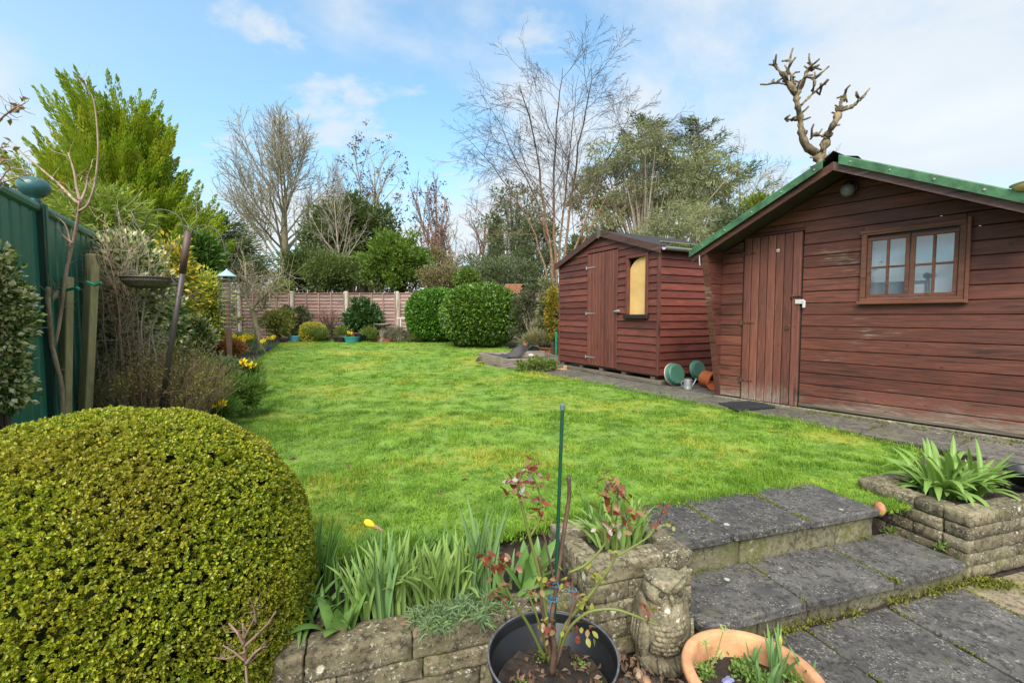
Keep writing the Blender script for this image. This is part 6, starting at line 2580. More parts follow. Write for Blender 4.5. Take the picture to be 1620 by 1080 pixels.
for k, a in enumerate(((372, 540, 11.3, 4, .2, 'yellow daffodils low left of the small bare tree'), (391, 545, 11.8, 13, .42, 'largest clump of yellow daffodils beside the small bare tree'), (418, 556, 11.6, 2, .08, 'pair of yellow daffodils right of the small bare tree trunk'),
                       (430, 540, 13.2, 4, .25, 'far yellow daffodils between the small bare tree and the blue bowl'), (396, 600, 5.9, 3, .14, 'three yellow daffodils on the grey-green mound by the lawn'), (342, 655, 4.05, 2, .06, 'two yellow daffodils beside the leaning pole, near the lawn edge'),
                       (212, 652, 3.55, 1, .03, 'single yellow daffodil among the brown twigs'), (287, 664, 3.45, 1, .03, 'single yellow daffodil right of the pole foot'), (553, 535, 15.1, 2, .12, 'yellow daffodils in front of the teal bowl'))):
    daffs(a[5], a[0], a[1], a[2], a[3], a[4], .46 if a[2] in (5.9, 11.3, 11.8) else (.32 if a[2] > 5 else .27), 10 if a[3] < 3 else 22, 160 + k, None, 1.5 if a[2] > 5 else 1.15)
q = in_bed(555, 15.5)
c_ = daffs('yellow flower in the terracotta bowl below the camellia', 555, 500, 15.56, 1, .03, .34, 12, 178, sc=1.8)
c_.location.z = q[2] + .28
M_croc = leafmat('purple_petal', [(.09, .035, .32), (.14, .06, .42)], .5, .3)
for k, (px, py) in enumerate(((415, 556), (424, 555))):
    p = ground(px, py)
    o_ = thing('crocus', ('purple crocuses against the foot of the small bare tree', 'purple crocuses just right of the small bare tree foot')[k], 'flower', p)
    m2 = MB()
    P = np.stack([rng.normal(0, .05, 40), rng.normal(0, .05, 40), np.full(40, .03)], 1)
    m2.add(*leafcloud(P, unit(sphere_dirs(40) * .5 + np.array([0, 0, 1])), .09, .04))
    m2.build('petals', M_croc, o_)
    m2 = MB()
    m2.add(*leafcloud(P - np.array([0, 0, .03]), unit(sphere_dirs(40) * .5 + np.array([0, 0, 1])), .06, .008))
    m2.build('leaves', M_daffleaf, o_)


# ---- small bare tree by the lawn
def polytree(name, label, cat, limbs, Y, mat, group=None, jit=.0, sides=7, twigs=None, seedn=1, base=None, part='trunk', twmat=None):
    """limbs: list of ([(px,py),...], r0, r1)"""
    L0 = limbs[0][0][0]
    b0 = at(L0[0], L0[1], Y) if base is None else Vector(base)
    o = thing(name, label, cat, b0, 0, group)
    r = np.random.default_rng(seedn)
    m2, m3 = MB(), MB()
    for pts, ra_, rb_ in limbs:
        root_ = pts[0][1] >= 600 and (pts is limbs[0][0] or name == 'rambling_rose')
        dy = np.cumsum(r.normal(size=len(pts)) * jit)
        dy -= dy[0]
        c = np.array([np.array(at(px, py, Y + d)) for (px, py), d in zip(pts, dy)])
        if root_:                                   # down into the soil
            gq = gz(c[0, 0], c[0, 1]) if c[0, 1] > 1.6 else PZ
            c = np.concatenate([[[c[0, 0], c[0, 1], gq - .03]], c])
        n_ = len(c)
        tt = np.linspace(0, 1, n_ * 4)
        q = np.stack([np.interp(tt, np.linspace(0, 1, n_), c[:, k]) for k in range(3)], 1)
        if n_ > 2:
            for _ in range(2):
                q[1:-1] = (q[:-2] + 2 * q[1:-1] + q[2:]) / 4
        rr = np.interp(tt, [0, 1], [ra_, rb_]) * (1 + r.normal(size=len(tt)) * .05)
        m2.tube(q - np.array(b0), rr, sides)
        if twigs:
            for j in range(int(twigs[0] * len(tt))):
                k = r.integers(len(tt) // 4, len(tt))
                d = unit(r.normal(size=3) + np.array([0, 0, .6]))
                l = twigs[1] * (.3 + r.random())
                s_ = q[k] - np.array(b0)
                m_ = s_ + d * l * .5 + r.normal(size=3) * l * .1
                e_ = m_ + unit(d + r.normal(size=3) * .4 + np.array([0, 0, .3])) * l * .5
                m3.tube([s_, m_, e_], [twigs[2], twigs[2] * .7, twigs[2] * .4], 4, caps=False)
    if m3.n:
        m2.v += m3.v
        m2.f += [f + m2.n for f in m3.f]
        m2.n += m3.n
    m2.build(part, mat, o, smooth=True)
    return o


polytree('small_tree', 'small bare forked tree at the lawn edge before the far fence', 'tree',
         [([(415, 558), (408, 530), (400, 495), (399, 486)], .074, .056), ([(399, 487), (390, 474), (389, 445), (388, 415)], .046, .024), ([(400, 486), (412, 475), (418, 468), (432, 452), (445, 432)], .042, .015),
          ([(402, 494), (414, 490), (420, 480), (419, 472)], .03, .018), ([(389, 447), (380, 440), (372, 436)], .02, .012), ([(390, 470), (376, 466), (362, 462)], .02, .008), ([(418, 468), (440, 455), (468, 440)], .02, .006)],
         12.0, B_grey, jit=.06, twigs=(2.4, .75, .008), seedn=3)

# ---- feeder with the blue roof on its caged post
fd = thing('caged_bird_feeder', 'tall caged bird feeder on a brown post with a pale blue conical roof', 'bird feeder', in_bed(361, 7.9))
z_roof = at(361, 438, 7.9).z - fd.location.z
m2 = MB()
m2.lathe([(.15, z_roof), (.152, z_roof + .012), (.02, z_roof + .115), (.006, z_roof + .14), (.0001, z_roof + .14)], 24)
m2.lathe([(.148, z_roof - .001), (.02, z_roof + .09)], 24)
m2.build('roof', plain('pale_blue_paint', (.33, .44, .52), .4, var=.08), fd, recalc=False)
m2 = MB()
m2.box(-.035, .035, -.03, .03, 0, z_roof + .04, None, .005)
m2.build('post', plain('pinkish_brown_wood', (.22, .12, .09), .8), fd)
for k in range(12):
    z = z_roof - .05 - k * .073
    a = np.linspace(0, 6.283, 17)
    m2 = MB()
    m2.tube([(.135 * math.cos(q_), .135 * math.sin(q_), z) for q_ in a], .004, 5, caps=False)
    m2.build('ring', M_steel, fd)
m2 = MB()
for q_ in np.linspace(0, 6.283, 9)[:-1]:
    m2.tube([(.135 * math.cos(q_), .135 * math.sin(q_), z_roof), (.135 * math.cos(q_), .135 * math.sin(q_), z_roof - .9)], .003, 4)
m2.build('cage_wires', M_steel, fd)
m2 = MB()
m2.tube([(0, 0, z_roof - .42), (0, 0, z_roof - .02)], .045, 12)
m2.build('seed_tube', plain('seed_mesh', (.20, .15, .09), .8, bump=.6), fd)

# ---- leaning feeder pole
M_pole = plain('brown_grey_steel', (.085, .068, .066), .5, .2, var=.12)
fp_ = thing('feeder_pole', 'leaning dark metal feeder pole with two curled hooks in the left border', 'feeder pole', at(252, 668, 3.55))
L0 = fp_.location
PY = 3.55
m2 = MB()
m2.tube([at(252, 668, PY) - L0, at(275, 520, PY) - L0, at(290, 425, PY) - L0], .019, 12)
m2.build('lower_tube', M_pole, fp_, smooth=True)
m2 = MB()
m2.tube([at(288.5, 432, PY) - L0, at(298, 366, PY) - L0], .0235, 12)
m2.build('upper_tube', plain('rust_brown_steel', (.115, .072, .06), .6, .2), fp_, smooth=True)


def hook(pts, r_=.0045):
    c = np.array([np.array(at(px, py, PY) - L0) for px, py in pts])
    n_ = len(c)
    tt = np.linspace(0, 1, n_ * 4)
    q = np.stack([np.interp(tt, np.linspace(0, 1, n_), c[:, k]) for k in range(3)], 1)
    for _ in range(4):
        q[1:-1] = (q[:-2] + 2 * q[1:-1] + q[2:]) / 4
    m2 = MB()
    m2.tube(q, r_, 6)
    m2.build('hook', M_pole, fp_, smooth=True)


hook([(292, 378), (290, 355), (284, 342), (268, 333), (250, 331), (238, 336), (230, 346), (230, 357), (222, 360), (214, 355), (212, 346)])
hook([(301, 378), (303, 366), (311, 358), (326, 356), (342, 362), (352, 378), (356, 396), (358, 404)])
ring_c = at(282, 453, PY) - L0
m2 = MB()
for dz in (.0, .055):
    c = (ring_c + Vector((-.018 + dz * .0, 0, .02 - dz)))
    m2.lathe([(.021, -.008), (.030, -.008), (.030, .008), (.021, .008)], 16, None, tuple(c))
m2.build('clamp', M_pole, fp_)
m2 = MB()
tc_ = at(235, 447, PY) - L0
for rr_, cc_ in ((.175, tc_ + Vector((0, 0, .035))), ):
    m2.tube([cc_ + Vector((rr_ * math.cos(a), rr_ * math.sin(a), 0)) for a in np.linspace(0, 6.283, 33)], .006, 6, caps=False)
m2.tube([tc_ + Vector((.175, 0, .035)), ring_c + Vector((-.02, 0, .025))], .006, 6)
c2 = at(300, 468, PY) - L0
m2.tube([c2 + Vector((.065 * math.cos(a) * 1.0 + .0, .09 * math.sin(a), .02 * math.cos(a * 2))) for a in np.linspace(-2.2, 2.2, 17)], .005, 6)
m2.build('tray_ring', M_pole, fp_)
ty = thing('seed_tray', 'round mesh seed tray hung on the leaning feeder pole', 'bird feeder', at(235, 447, PY))
m2 = MB()
m2.lathe([(.0001, -.045), (.10, -.042), (.135, -.030), (.168, .008), (.172, .034), (.168, .034), (.16, .008), (.13, -.022), (.0001, -.034)], 32)
m2.build('tray_bowl', plain('mesh_tray', (.16, .14, .095), .6, .3, bump=.8, bscale=180, var=.3, vscale=90), ty)

# ---- stakes, ties, trained stems on the left fence
M_stake = woodstain('greenish_stake', (.46, .39, .19), (.33, .28, .14), (.52, .47, .28), .4, 'z', False)
sy = 3.18
for px0, px1, py0, py1, w_, Y_, lb in ((103, 106, 655, 438, .075, 3.12, 'square weathered stake beside the cut-back fruit tree'), (138, 147, 590, 402, .085, 3.35, 'second, broader grey-brown stake right of the square one'), (205, 206, 580, 405, .034, 3.8, 'thin round post among the tangled stems')):
    p0, p1 = at(px0, py0, Y_), at(px1, py1, Y_)
    o_ = thing('wooden_stake', lb, 'stake', (p0.x, p0.y, p0.z))
    m2 = MB()
    d = p1 - p0
    m2.box(-w_ / 2, w_ / 2, -w_ * .3, w_ * .3, -p0.z - .06, d.length, Matrix.Rotation(math.atan2(d.x, d.z), 4, 'Y') @ Matrix.Rotation(R(-18), 4, 'Z'), .005)
    m2.build('stake_body', M_stake, o_)
M_tie = plain('green_tie', (.01, .22, .14), .4)
for pts, lb in (([(92, 457), (104, 459), (122, 455), (126, 458)], 'bright green tie round the square stake'), ([(138, 446), (150, 451), (160, 447)], 'green tie at the top of the broader stake')):
    p0 = at(pts[0][0], pts[0][1], 3.05)
    o_ = thing('plant_tie', lb, 'tie', p0)
    m2 = MB()
    m2.tube([at(a, b_, 3.05 + .0) - p0 for a, b_ in pts], .010, 6)
    m2.build('tie_body', M_tie, o_)
B_rose = barkmat('rose_bark', (.26, .16, .11), (.40, .30, .21), 25)
polytree('fruit_tree', 'cut-back bare fruit tree trained up beside the square stake', 'tree',
         [([(99, 650), (97, 607), (86, 565), (80, 536), (78, 500), (75, 470), (76, 455)], .015, .012), ([(77, 505), (70, 495), (65, 483)], .011, .010), ([(76, 480), (86, 470), (92, 460)], .018, .010),
          ([(87, 545), (92, 520), (97, 488), (103, 441), (110, 405), (118, 370), (124, 341), (127, 317)], .012, .008), ([(127, 318), (122, 300), (117, 270), (108, 242)], .010, .004), ([(126, 322), (118, 317), (98, 296), (74, 275), (52, 256), (38, 246), (22, 228)], .010, .003),
          ([(124, 335), (140, 325), (150, 295), (156, 245), (154, 200), (148, 151), (128, 133)], .008, .003), ([(115, 385), (98, 372), (92, 360)], .008, .003), ([(93, 608), (72, 588), (52, 555), (42, 530), (46, 490)], .007, .003),
          ([(113, 392), (104, 352), (60, 325), (55, 310)], .006, .002), ([(128, 318), (136, 300), (140, 275), (146, 262)], .008, .003)],
         2.98, B_rose, jit=.03, twigs=(.5, .12, .0028), seedn=8)
# tangle of rose stems
r_ = random.Random(4)   # rose stems
for k in range(3):
    L_ = []
    for j in range(6):
        x0 = 165 + k * 35 + r_.uniform(-12, 14)
        dx = r_.uniform(-50, 60)
        top = r_.uniform(330, 460)
        pts = [(x0, 610), (x0 + dx * .1, 570), (x0 + dx * .35 + r_.gauss(0, 8), 520), (x0 + dx * .6 + r_.gauss(0, 10), 470), (x0 + dx * .9 + r_.gauss(0, 10), (470 + top) / 2), (x0 + dx + r_.gauss(0, 14), top)]
        L_.append((pts, .005 + .005 * r_.random(), .002))
    polytree('rambling_rose', ('bare rambling rose nearest the stakes', 'bare rambling rose in the middle of the tangle', 'bare rambling rose reaching behind the seed tray')[k], 'shrub', L_, 3.58 + .05 * k, (B_twig, B_rose, B_pale)[k], jit=.03, sides=5, twigs=(1.3, .26, .0022), seedn=70 + k)
# twigs with buds at the far left edge
polytree('rose_twigs', 'thin budding twigs poking in at the left edge above the fence', 'shrub', [([(-40, 260), (0, 188), (22, 172), (40, 163)], .006, .002), ([(-40, 300), (-5, 235), (14, 232)], .005, .002), ([(-40, 330), (0, 290), (20, 283), (45, 276)], .005, .002), ([(-30, 330), (0, 254), (25, 252)], .005, .002), ([(-30, 350), (10, 266), (40, 268), (70, 285)], .004, .0015)],
         2.2, B_rose, jit=.03, twigs=(1.2, .06, .002), seedn=9)
m2 = MB()
P = np.array([np.array(at(px, py, 2.2)) for px, py in ((38, 170), (22, 183), (20, 232), (8, 238), (12, 255), (5, 285), (24, 292), (40, 165), (130, 132), (140, 140))])
kk = np.repeat(np.arange(len(P)), 3)
V, F = leafcloud(P[kk] + rng.normal(size=(len(kk), 3)) * .012, sphere_dirs(len(kk)), .035, .022)
o_ = [o for o in bpy.data.objects if o.name.startswith('rose_twigs')][0]
addlocal(m2, o_, V, F)
m2.build('young_leaves', leafmat('young_rose_leaf', [(.16, .20, .03), (.22, .09, .05)], .5, .3), o_)
# ------------------------------------------------------------------ the big clipped bush
L_box = leafmat('small_box_leaf', [(.08, .15, .013), (.26, .34, .02), (.44, .48, .025), (.54, .48, .035), (.15, .23, .015)], .4, .4, (.40, .28, .04), 3.0, spec=.55)
bc, br_ = (-1.325, 1.47, .11), (.60, .62, .625)
big_bush = clipped('clipped_bush', 'big clipped dome of tiny yellow-green leaves filling the near left corner', 'shrub', bc, br_, 60000, .0098, .0076, L_box, M_core, 201, 2.12, .008, thick=.036, zmin=.0, sprig=9, spread=.8, nz=9)

# bare twigs in front of it
polytree('bare_twigs', 'small bare pinkish twigs in front of the big clipped bush', 'shrub',
         [([(392, 1100), (388, 1040), (384, 985)], .0028, .0018), ([(388, 1045), (370, 1030), (352, 1020)], .0022, .001), ([(386, 1020), (376, 1000), (362, 985)], .003, .0015), ([(389, 1050), (404, 1030), (420, 1020)], .003, .0015),
          ([(386, 1010), (396, 990), (406, 970)], .0025, .001), ([(388, 1030), (360, 1042), (340, 1040)], .0025, .001), ([(387, 1022), (410, 1000), (425, 985), (437, 965)], .003, .0012), ([(405, 985), (402, 960), (395, 945)], .002, .001)],
         .80, leafmat('pink_twig', [(.19, .115, .08), (.26, .17, .12)], .8, .05), jit=.01, sides=6, twigs=(.5, .025, .0008), seedn=12)

# ------------------------------------------------------------------ bulb bed
M_tulip = leafmat('pale_bulb_leaf', [(.32, .47, .13), (.46, .59, .24), (.27, .42, .09), (.64, .72, .42)], .55, .45, spec=.15)
M_broad = leafmat('broad_bulb_leaf', [(.14, .27, .05), (.18, .32, .08), (.11, .21, .045)], .35, .35)
M_blue = leafmat('blue_green_leaf', [(.15, .28, .10), (.21, .35, .13), (.13, .25, .07)], .55, .35, spec=.2)
LIB_T, LIB_B, LIB_BL = blades_lib(M_tulip), blades_lib(M_broad), blades_lib(M_blue)


def bed(px, py, z=-.06):
    p = ground(px, py, z)
    return p


pl = [(585, 975, 30, .18, .27, .025, .075, LIB_T, (0, 3), 'leafy clump of pale green bulb leaves, leftmost of the pale clumps'),
      (625, 962, 34, .19, .29, .025, .085, LIB_T, (0, 3), 'pale green bulb clump behind the single daffodil bud'),
      (672, 958, 34, .18, .27, .025, .085, LIB_T, (0, 3), 'pale green bulb clump in the middle of the bed'),
      (716, 950, 30, .18, .28, .025, .080, LIB_T, (0, 4), 'pale green bulb clump right of the middle, its tips curling over'),
      (745, 935, 18, .16, .25, .028, .065, LIB_T, (0, 3), 'pale green bulb clump next to the blue-green daffodil leaves')]
for k, (px, py, n_, h0, h1, w_, sp_, lib, bd, lb) in enumerate(pl):
    leafclump('bulb_plant', lb, 'plant', bed(px, py), n_, h0, h1, w_, lib, sp_, bd, .16, None, 'leaf', 210 + k, .7)
leafclump('bulb_plant', 'dark green narrow daffodil leaves beside the big clipped bush', 'plant', bed(505, 945), 26, .20, .33, .019, LIB_DAFF, .075, (0, 2), .10, None, 'leaf', 220, .7)
leafclump('bulb_plant', 'dark green drooping bulb leaves at the left end of the low wall', 'plant', bed(498, 985), 16, .12, .24, .026, LIB_B, .06, (2, 5), .35, None, 'leaf', 221, .7)
leafclump('bulb_plant', 'broad tulip leaves near the left end of the low wall', 'plant', bed(535, 1000), 9, .12, .19, .062, LIB_B, .05, (1, 4), .35, None, 'leaf', 222, .6)
leafclump('bulb_plant', 'narrow mid-green bulb leaves between the broad tulip leaves and the pale clumps', 'plant', bed(548, 972), 18, .15, .24, .018, LIB_DAFF, .06, (0, 4), .2, None, 'leaf', 223, .7)
leafclump('bulb_plant', 'upright blue-green daffodil leaves, tallest in the bed, left of the rose', 'plant', bed(760, 945), 20, .24, .40, .021, LIB_BL, .06, (0, 1), .09, None, 'leaf', 224, .7)
leafclump('bulb_plant', 'blue-green leaves close behind the black pot', 'plant', bed(790, 930), 10, .14, .26, .019, LIB_BL, .05, (0, 3), .16, None, 'leaf', 225, .7)
leafclump('bulb_plant', 'broad bright tulip leaves behind the potted rose', 'plant', bed(838, 935), 11, .16, .25, .062, LIB_B, .06, (0, 3), .22, None, 'leaf', 226, .6)
leafclump('bulb_plant', 'low broad tulip leaves leaning over the rim of the black pot', 'plant', bed(818, 955), 6, .12, .19, .06, LIB_B, .045, (1, 4), .4, None, 'leaf', 227, .6)
for k, (px, py) in enumerate(((655, 895), (705, 885), (560, 905), (600, 890))):
    leafclump('bulb_plant', 'fine grassy bulb leaves at the back of the bed, ' + ('behind the middle pale clump', 'behind the right pale clump', 'behind the narrow mid-green leaves', 'behind the leftmost pale clump')[k], 'plant', bed(px, py, -.03), 14, .10, .20, .014, LIB_DAFF, .06, (0, 3), .2, None, 'leaf', 230 + k, .7)
# the single bud
db = leafclump('daffodil', 'single yellow daffodil bud standing above the pale bulb leaves', 'flower', bed(604, 985), 7, .22, .34, .022, LIB_BL, .035, (0, 1), .12, None, 'leaf', 240)
tip = at(604, 838, db.location.y)
m2 = MB()
m2.tube([(0, 0, 0), (tip - db.location) * .6 + Vector((-.004, 0, 0)), tip - db.location - Vector((0, 0, .006)), tip - db.location + Vector((-.008, -.002, .006))], [.006, .005, .0042, .004], 8)
m2.build('stem', M_blue, db)
d_ = (at(578, 822, db.location.y) - at(604, 836, db.location.y))
Mb = Matrix.Translation(tip - db.location) @ d_.to_track_quat('Z', 'Y').to_matrix().to_4x4()
L_ = d_.length
m2 = MB()
m2.lathe([(.0045, -.003), (.006, L_ * .2), (.008, L_ * .35), (.0055, L_ * .52)], 10, Mb)
m2.build('bud_sheath', leafmat('papery_sheath', [(.40, .24, .12), (.30, .24, .10)], .8, .3), db, smooth=True)
m2 = MB()
m2.lathe([(.005, L_ * .45), (.0115, L_ * .68), (.0125, L_ * .85), (.008, L_ * 1.02), (.0001, L_ * 1.07)], 10, Mb)
m2.build('bud', plain('daffodil_yellow', (.82, .50, .01), .45, var=.06), db, smooth=True)

# grey-green pinks hanging over the wall
M_pinks = leafmat('pinks_leaf', [(.20, .30, .16), (.27, .38, .20), (.15, .24, .10), (.30, .37, .13)], .5, .3)


def tuftplant(name, label, p, n, spread, L_, w_, mat, seedn, droop=0, cat='plant', zs=.03):
    o = thing(name, label, cat, p)
    r = np.random.default_rng(seedn)
    m2 = MB()
    for k in range(n):
        a = r.random() * 6.283
        q = np.array([spread * math.cos(a) * math.sqrt(r.random()), spread * .62 * math.sin(a) * math.sqrt(r.random()), zs * r.random()])
        kk = 16
        D = unit(sphere_dirs(kk, r) + np.array([0, 0, .75]))
        m2.add(*leafcloud(np.tile(q, (kk, 1)) + r.normal(size=(kk, 3)) * .006, D, L_ * (.6 + .7 * r.random(kk)), w_, .2, droop, r))
    m2.build('leaves', mat, o)
    return o


tuftplant('pinks', 'grey-green tuft of pinks spilling over the low wall, left of the two', bed(690, 985, -.04), 38, .10, .045, .0055, M_pinks, 250, .25)
tuftplant('pinks', 'grey-green tuft of pinks beside the black pot, right of the two', bed(757, 968, -.04), 44, .11, .045, .0055, M_pinks, 251, .25)
# litter of leaves and bark on the bed and on the terrace
M_litter = leafmat('leaf_litter', [(.09, .05, .03), (.17, .10, .06), (.05, .03, .02), (.26, .17, .11)], .8, .05)
m2 = MB()
P = []
for k in range(520):
    u_, v_ = rnd.uniform(-.95, -.30), rnd.uniform(-.50, -.215)
    p = W(u_, v_, PZ + .01 + .03 * rnd.random())
    P.append(tuple(p))
for k in range(60):
    p = W(rnd.uniform(-1.9, -1.1), rnd.uniform(-.06, .1), -.055)
    P.append(tuple(p))
P = np.array(P)
m2.add(*leafcloud(P, unit(sphere_dirs(len(P)) * np.array([1, 1, .35]) + np.array([0, 0, .15])), .024 + .026 * rng.random(len(P)), .018))
tag(m2.build('leaf_litter', M_litter), kind='stuff')
for k, (px, py, c_, lb) in enumerate(((1009, 1065, (.30, .22, .14), 'smooth buff pebble lying on the leaf litter by the owl'), (1022, 1078, (.34, .19, .11), 'orange-brown pebble half hidden in the leaf litter'))):
    p = ground(px, py, PZ + .03)
    b = bmesh.new()
    bmesh.ops.create_icosphere(b, subdivisions=3, radius=.022)
    for v in b.verts:
        v.co = Vector((v.co.x * .8, v.co.y * 1.2, v.co.z * .7)) + v.co.normalized() * noise.noise(v.co * 30) * .003
    me_ = bpy.data.meshes.new('pebble')
    b.to_mesh(me_)
    b.free()
    o_ = link('pebble', me_, plain('pebble_stone', c_, .7))
    o_.location = p
    tag(o_, lb, 'pebble')
# stones in the bed
for k, (px, py, rr_, lb) in enumerate(((776, 962, .022, 'small pale stone among the right-hand pinks'), (645, 988, .03, 'piece of brown bark on the soil behind the low wall'), (905, 903, .02, 'small stone on the soil between the bulbs and the left planter'))):
    p = bed(px, py, -.045)
    b = bmesh.new()
    bmesh.ops.create_icosphere(b, subdivisions=3, radius=rr_)
    for v in b.verts:
        v.co = Vector((v.co.x * 1.3, v.co.y, v.co.z * .6)) + v.co.normalized() * noise.noise(v.co * 40) * .006
    me_ = bpy.data.meshes.new('stone')
    b.to_mesh(me_)
    b.free()
    o_ = link('stone' if k != 1 else 'bark_piece', me_, plain('bed_stone', (.30, .25, .18) if k != 1 else (.16, .09, .06), .9))
    o_.location = p
    tag(o_, lb, 'stone' if k != 1 else 'bark')

# ------------------------------------------------------------------ black pot and its rose
PR = Vector((.128, 1.375, PZ))
M_blackpot = plain('black_pot_plastic', (.010, .010, .011), .38, var=.3, vscale=8)
bp = thing('black_pot', 'round black plastic pot holding the rose in front of the low wall', 'plant pot', PR)
m2 = MB()
RH = .285
m2.lathe([(.0001, 0), (.155, 0), (.16, .006), (.196, RH - .02), (.203, RH - .018), (.206, RH - .004), (.204, RH), (.199, RH + .001), (.196, RH - .006), (.188, RH * .6), (.17, .12)], 56)
m2.build('pot_body', M_blackpot, bp, smooth=True)
m2 = MB()
m2.tube([(.2025 * math.cos(a), .2025 * math.sin(a), RH) for a in np.linspace(0, 6.2832, 65)], .0034, 8, caps=False)
m2.build('rim', plain('rim_highlight_grey', (.10, .10, .11), .5, var=.4, vscale=30), bp, smooth=True)  # grey ring paints the highlight along the pot's edge
m3 = MB()
n_ = 40
V = [(0, 0, .175)]
for k, q in enumerate((.3, .55, .8, 1.0)):
    for j in range(n_):
        a = 6.283 * j / n_
        V.append((.178 * q * math.cos(a), .178 * q * math.sin(a), .172 + .012 * noise.noise(Vector((math.cos(a) * q * 6, math.sin(a) * q * 6, 1))) + .004 * rnd.random()))
F = [(0, 1 + j, 1 + (j + 1) % n_) for j in range(n_)]
for k in range(3):
    F += [(1 + k * n_ + j, 1 + (k + 1) * n_ + j, 1 + (k + 1) * n_ + (j + 1) % n_, 1 + k * n_ + (j + 1) % n_) for j in range(n_)]
m3.add(V, F)
m3.build('soil', M_soil, bp)
m3 = MB()
P = np.array([(.17 * math.sqrt(rnd.random()) * math.cos(a), .17 * math.sqrt(rnd.random()) * math.sin(a), .185) for a in rng.random(170) * 6.283])
P[:, 0] += .03
P = P[np.hypot(P[:, 0], P[:, 1]) < .172]
m3.add(*leafcloud(P, unit(sphere_dirs(len(P)) * np.array([1, 1, .3])), .028, .015))
tag(m3.build('mulch', M_litter, bp), kind='stuff')
L_seed = leafmat('seedling_leaf', [(.14, .24, .03), (.20, .30, .05), (.10, .18, .03)], .45, .35)
for k, (dx, dy, lb) in enumerate(((-.10, -.02, 'tiny weeds in the black pot, leftmost'), (-.03, .10, 'tiny weeds in the black pot behind the stems'), (.10, .07, 'tiny weeds in the black pot, right of the stems'), (.13, -.03, 'tiny weeds at the right rim of the black pot'), (-.06, -.09, 'tiny weeds at the front of the black pot'))):
    o_ = thing('seedling', lb, 'weed', PR + Vector((dx, dy, .18)))
    m2 = MB()
    nn_ = 26
    P = np.stack([rng.normal(0, .013, nn_), rng.normal(0, .013, nn_), .006 + .016 * rng.random(nn_)], 1)
    m2.add(*leafcloud(P, unit(sphere_dirs(nn_) * np.array([1, 1, .3]) + np.array([0, 0, .15])), .011, .008))
    m2.build('leaves', L_seed, o_)

M_stemg = leafmat('green_rose_stem', [(.13, .17, .035), (.16, .18, .045)], .5, .05)
M_stemb = barkmat('brown_rose_stem', (.15, .08, .05), (.075, .048, .032), 40, .7)
M_rleaf = leafmat('red_rose_leaf', [(.30, .03, .02), (.24, .05, .03), (.16, .03, .022)], .35, .3, spec=.6)
M_rleaf2 = leafmat('bronze_rose_leaf', [(.26, .13, .055), (.30, .18, .08), (.20, .075, .04)], .35, .3, spec=.6)
M_rleaf3 = leafmat('yellow_green_rose_leaf', [(.24, .26, .04), (.32, .30, .05), (.16, .20, .03)], .35, .3, spec=.6)
M_rleaf4 = leafmat('pale_grey_rose_leaf', [(.42, .36, .31), (.36, .33, .26)], .3, .2, spec=.7)
rose = thing('potted_rose', 'young rose with bare stems and reddish new leaves in the black pot', 'rose bush', PR + Vector((.0, 0, .17)))


def leaflet(mat):
    V = []
    n_ = 5
    for i in range(n_ + 1):
        t_ = i / n_
        w_ = .30 * math.sin(math.pi * min(1, t_ * .95 + .03)) ** .8
        x = t_
        z = -.18 * t_ * t_
        V += [(x, -w_, z + .10 * w_), (x, 0, z), (x, w_, z + .10 * w_)]
    F = []
    for i in range(n_):
        q = i * 3
        F += [(q, q + 1, q + 4, q + 3), (q + 1, q + 2, q + 5, q + 4)]
    me_ = np_mesh('rose_leaf', [np.array(V)], [np.array(F)], True)
    me_.materials.append(mat)
    return me_


RL = [leaflet(m_) for m_ in (M_rleaf, M_rleaf2, M_rleaf3, M_rleaf4)]
rr2 = random.Random(21)


def rstem(pts, r0, r1, mat, thorns=4, Y=None, name='stem'):
    c = np.array([np.array(at(p[0], p[1], p[2]) - rose.location) for p in pts])
    n_ = len(c)
    tt = np.linspace(0, 1, n_ * 4)
    q = np.stack([np.interp(tt, np.linspace(0, 1, n_), c[:, k]) for k in range(3)], 1)
    for _ in range(2):
        q[1:-1] = (q[:-2] + 2 * q[1:-1] + q[2:]) / 4
    m2 = MB()
    rad = np.interp(tt, [0, 1], [r0, r1]) * (1 + .07 * np.array([rr2.gauss(0, 1) for _ in tt]))
    m2.tube(q, rad, 7)
    for k in range(thorns):
        j = rr2.randrange(1, len(q) - 1)
        a = rr2.random() * 6.28
        d = np.array([math.cos(a), math.sin(a) * .5, .2])
        m2.tube([q[j], q[j] + d * (r0 + .006)], [.0025, .0004], 4)
    return m2.build(name, mat, rose, smooth=True)


def rleaves(px, py, Y, n, sz, kinds, spread=.016):
    for k in range(int(n * 2.2)):
        c_ = bpy.data.objects.new('leaf', RL[rr2.choice(kinds)])
        col.objects.link(c_)
        c_.parent = rose
        p = at(px, py, Y) - rose.location + Vector((rr2.gauss(0, spread), rr2.gauss(0, spread), rr2.gauss(0, spread)))
        c_.location = p
        s = sz * rr2.uniform(.55, 1.1)
        c_.scale = (s, s, s)
        c_.rotation_euler = (rr2.gauss(0, .6), rr2.gauss(.2, .6), rr2.random() * 6.283)


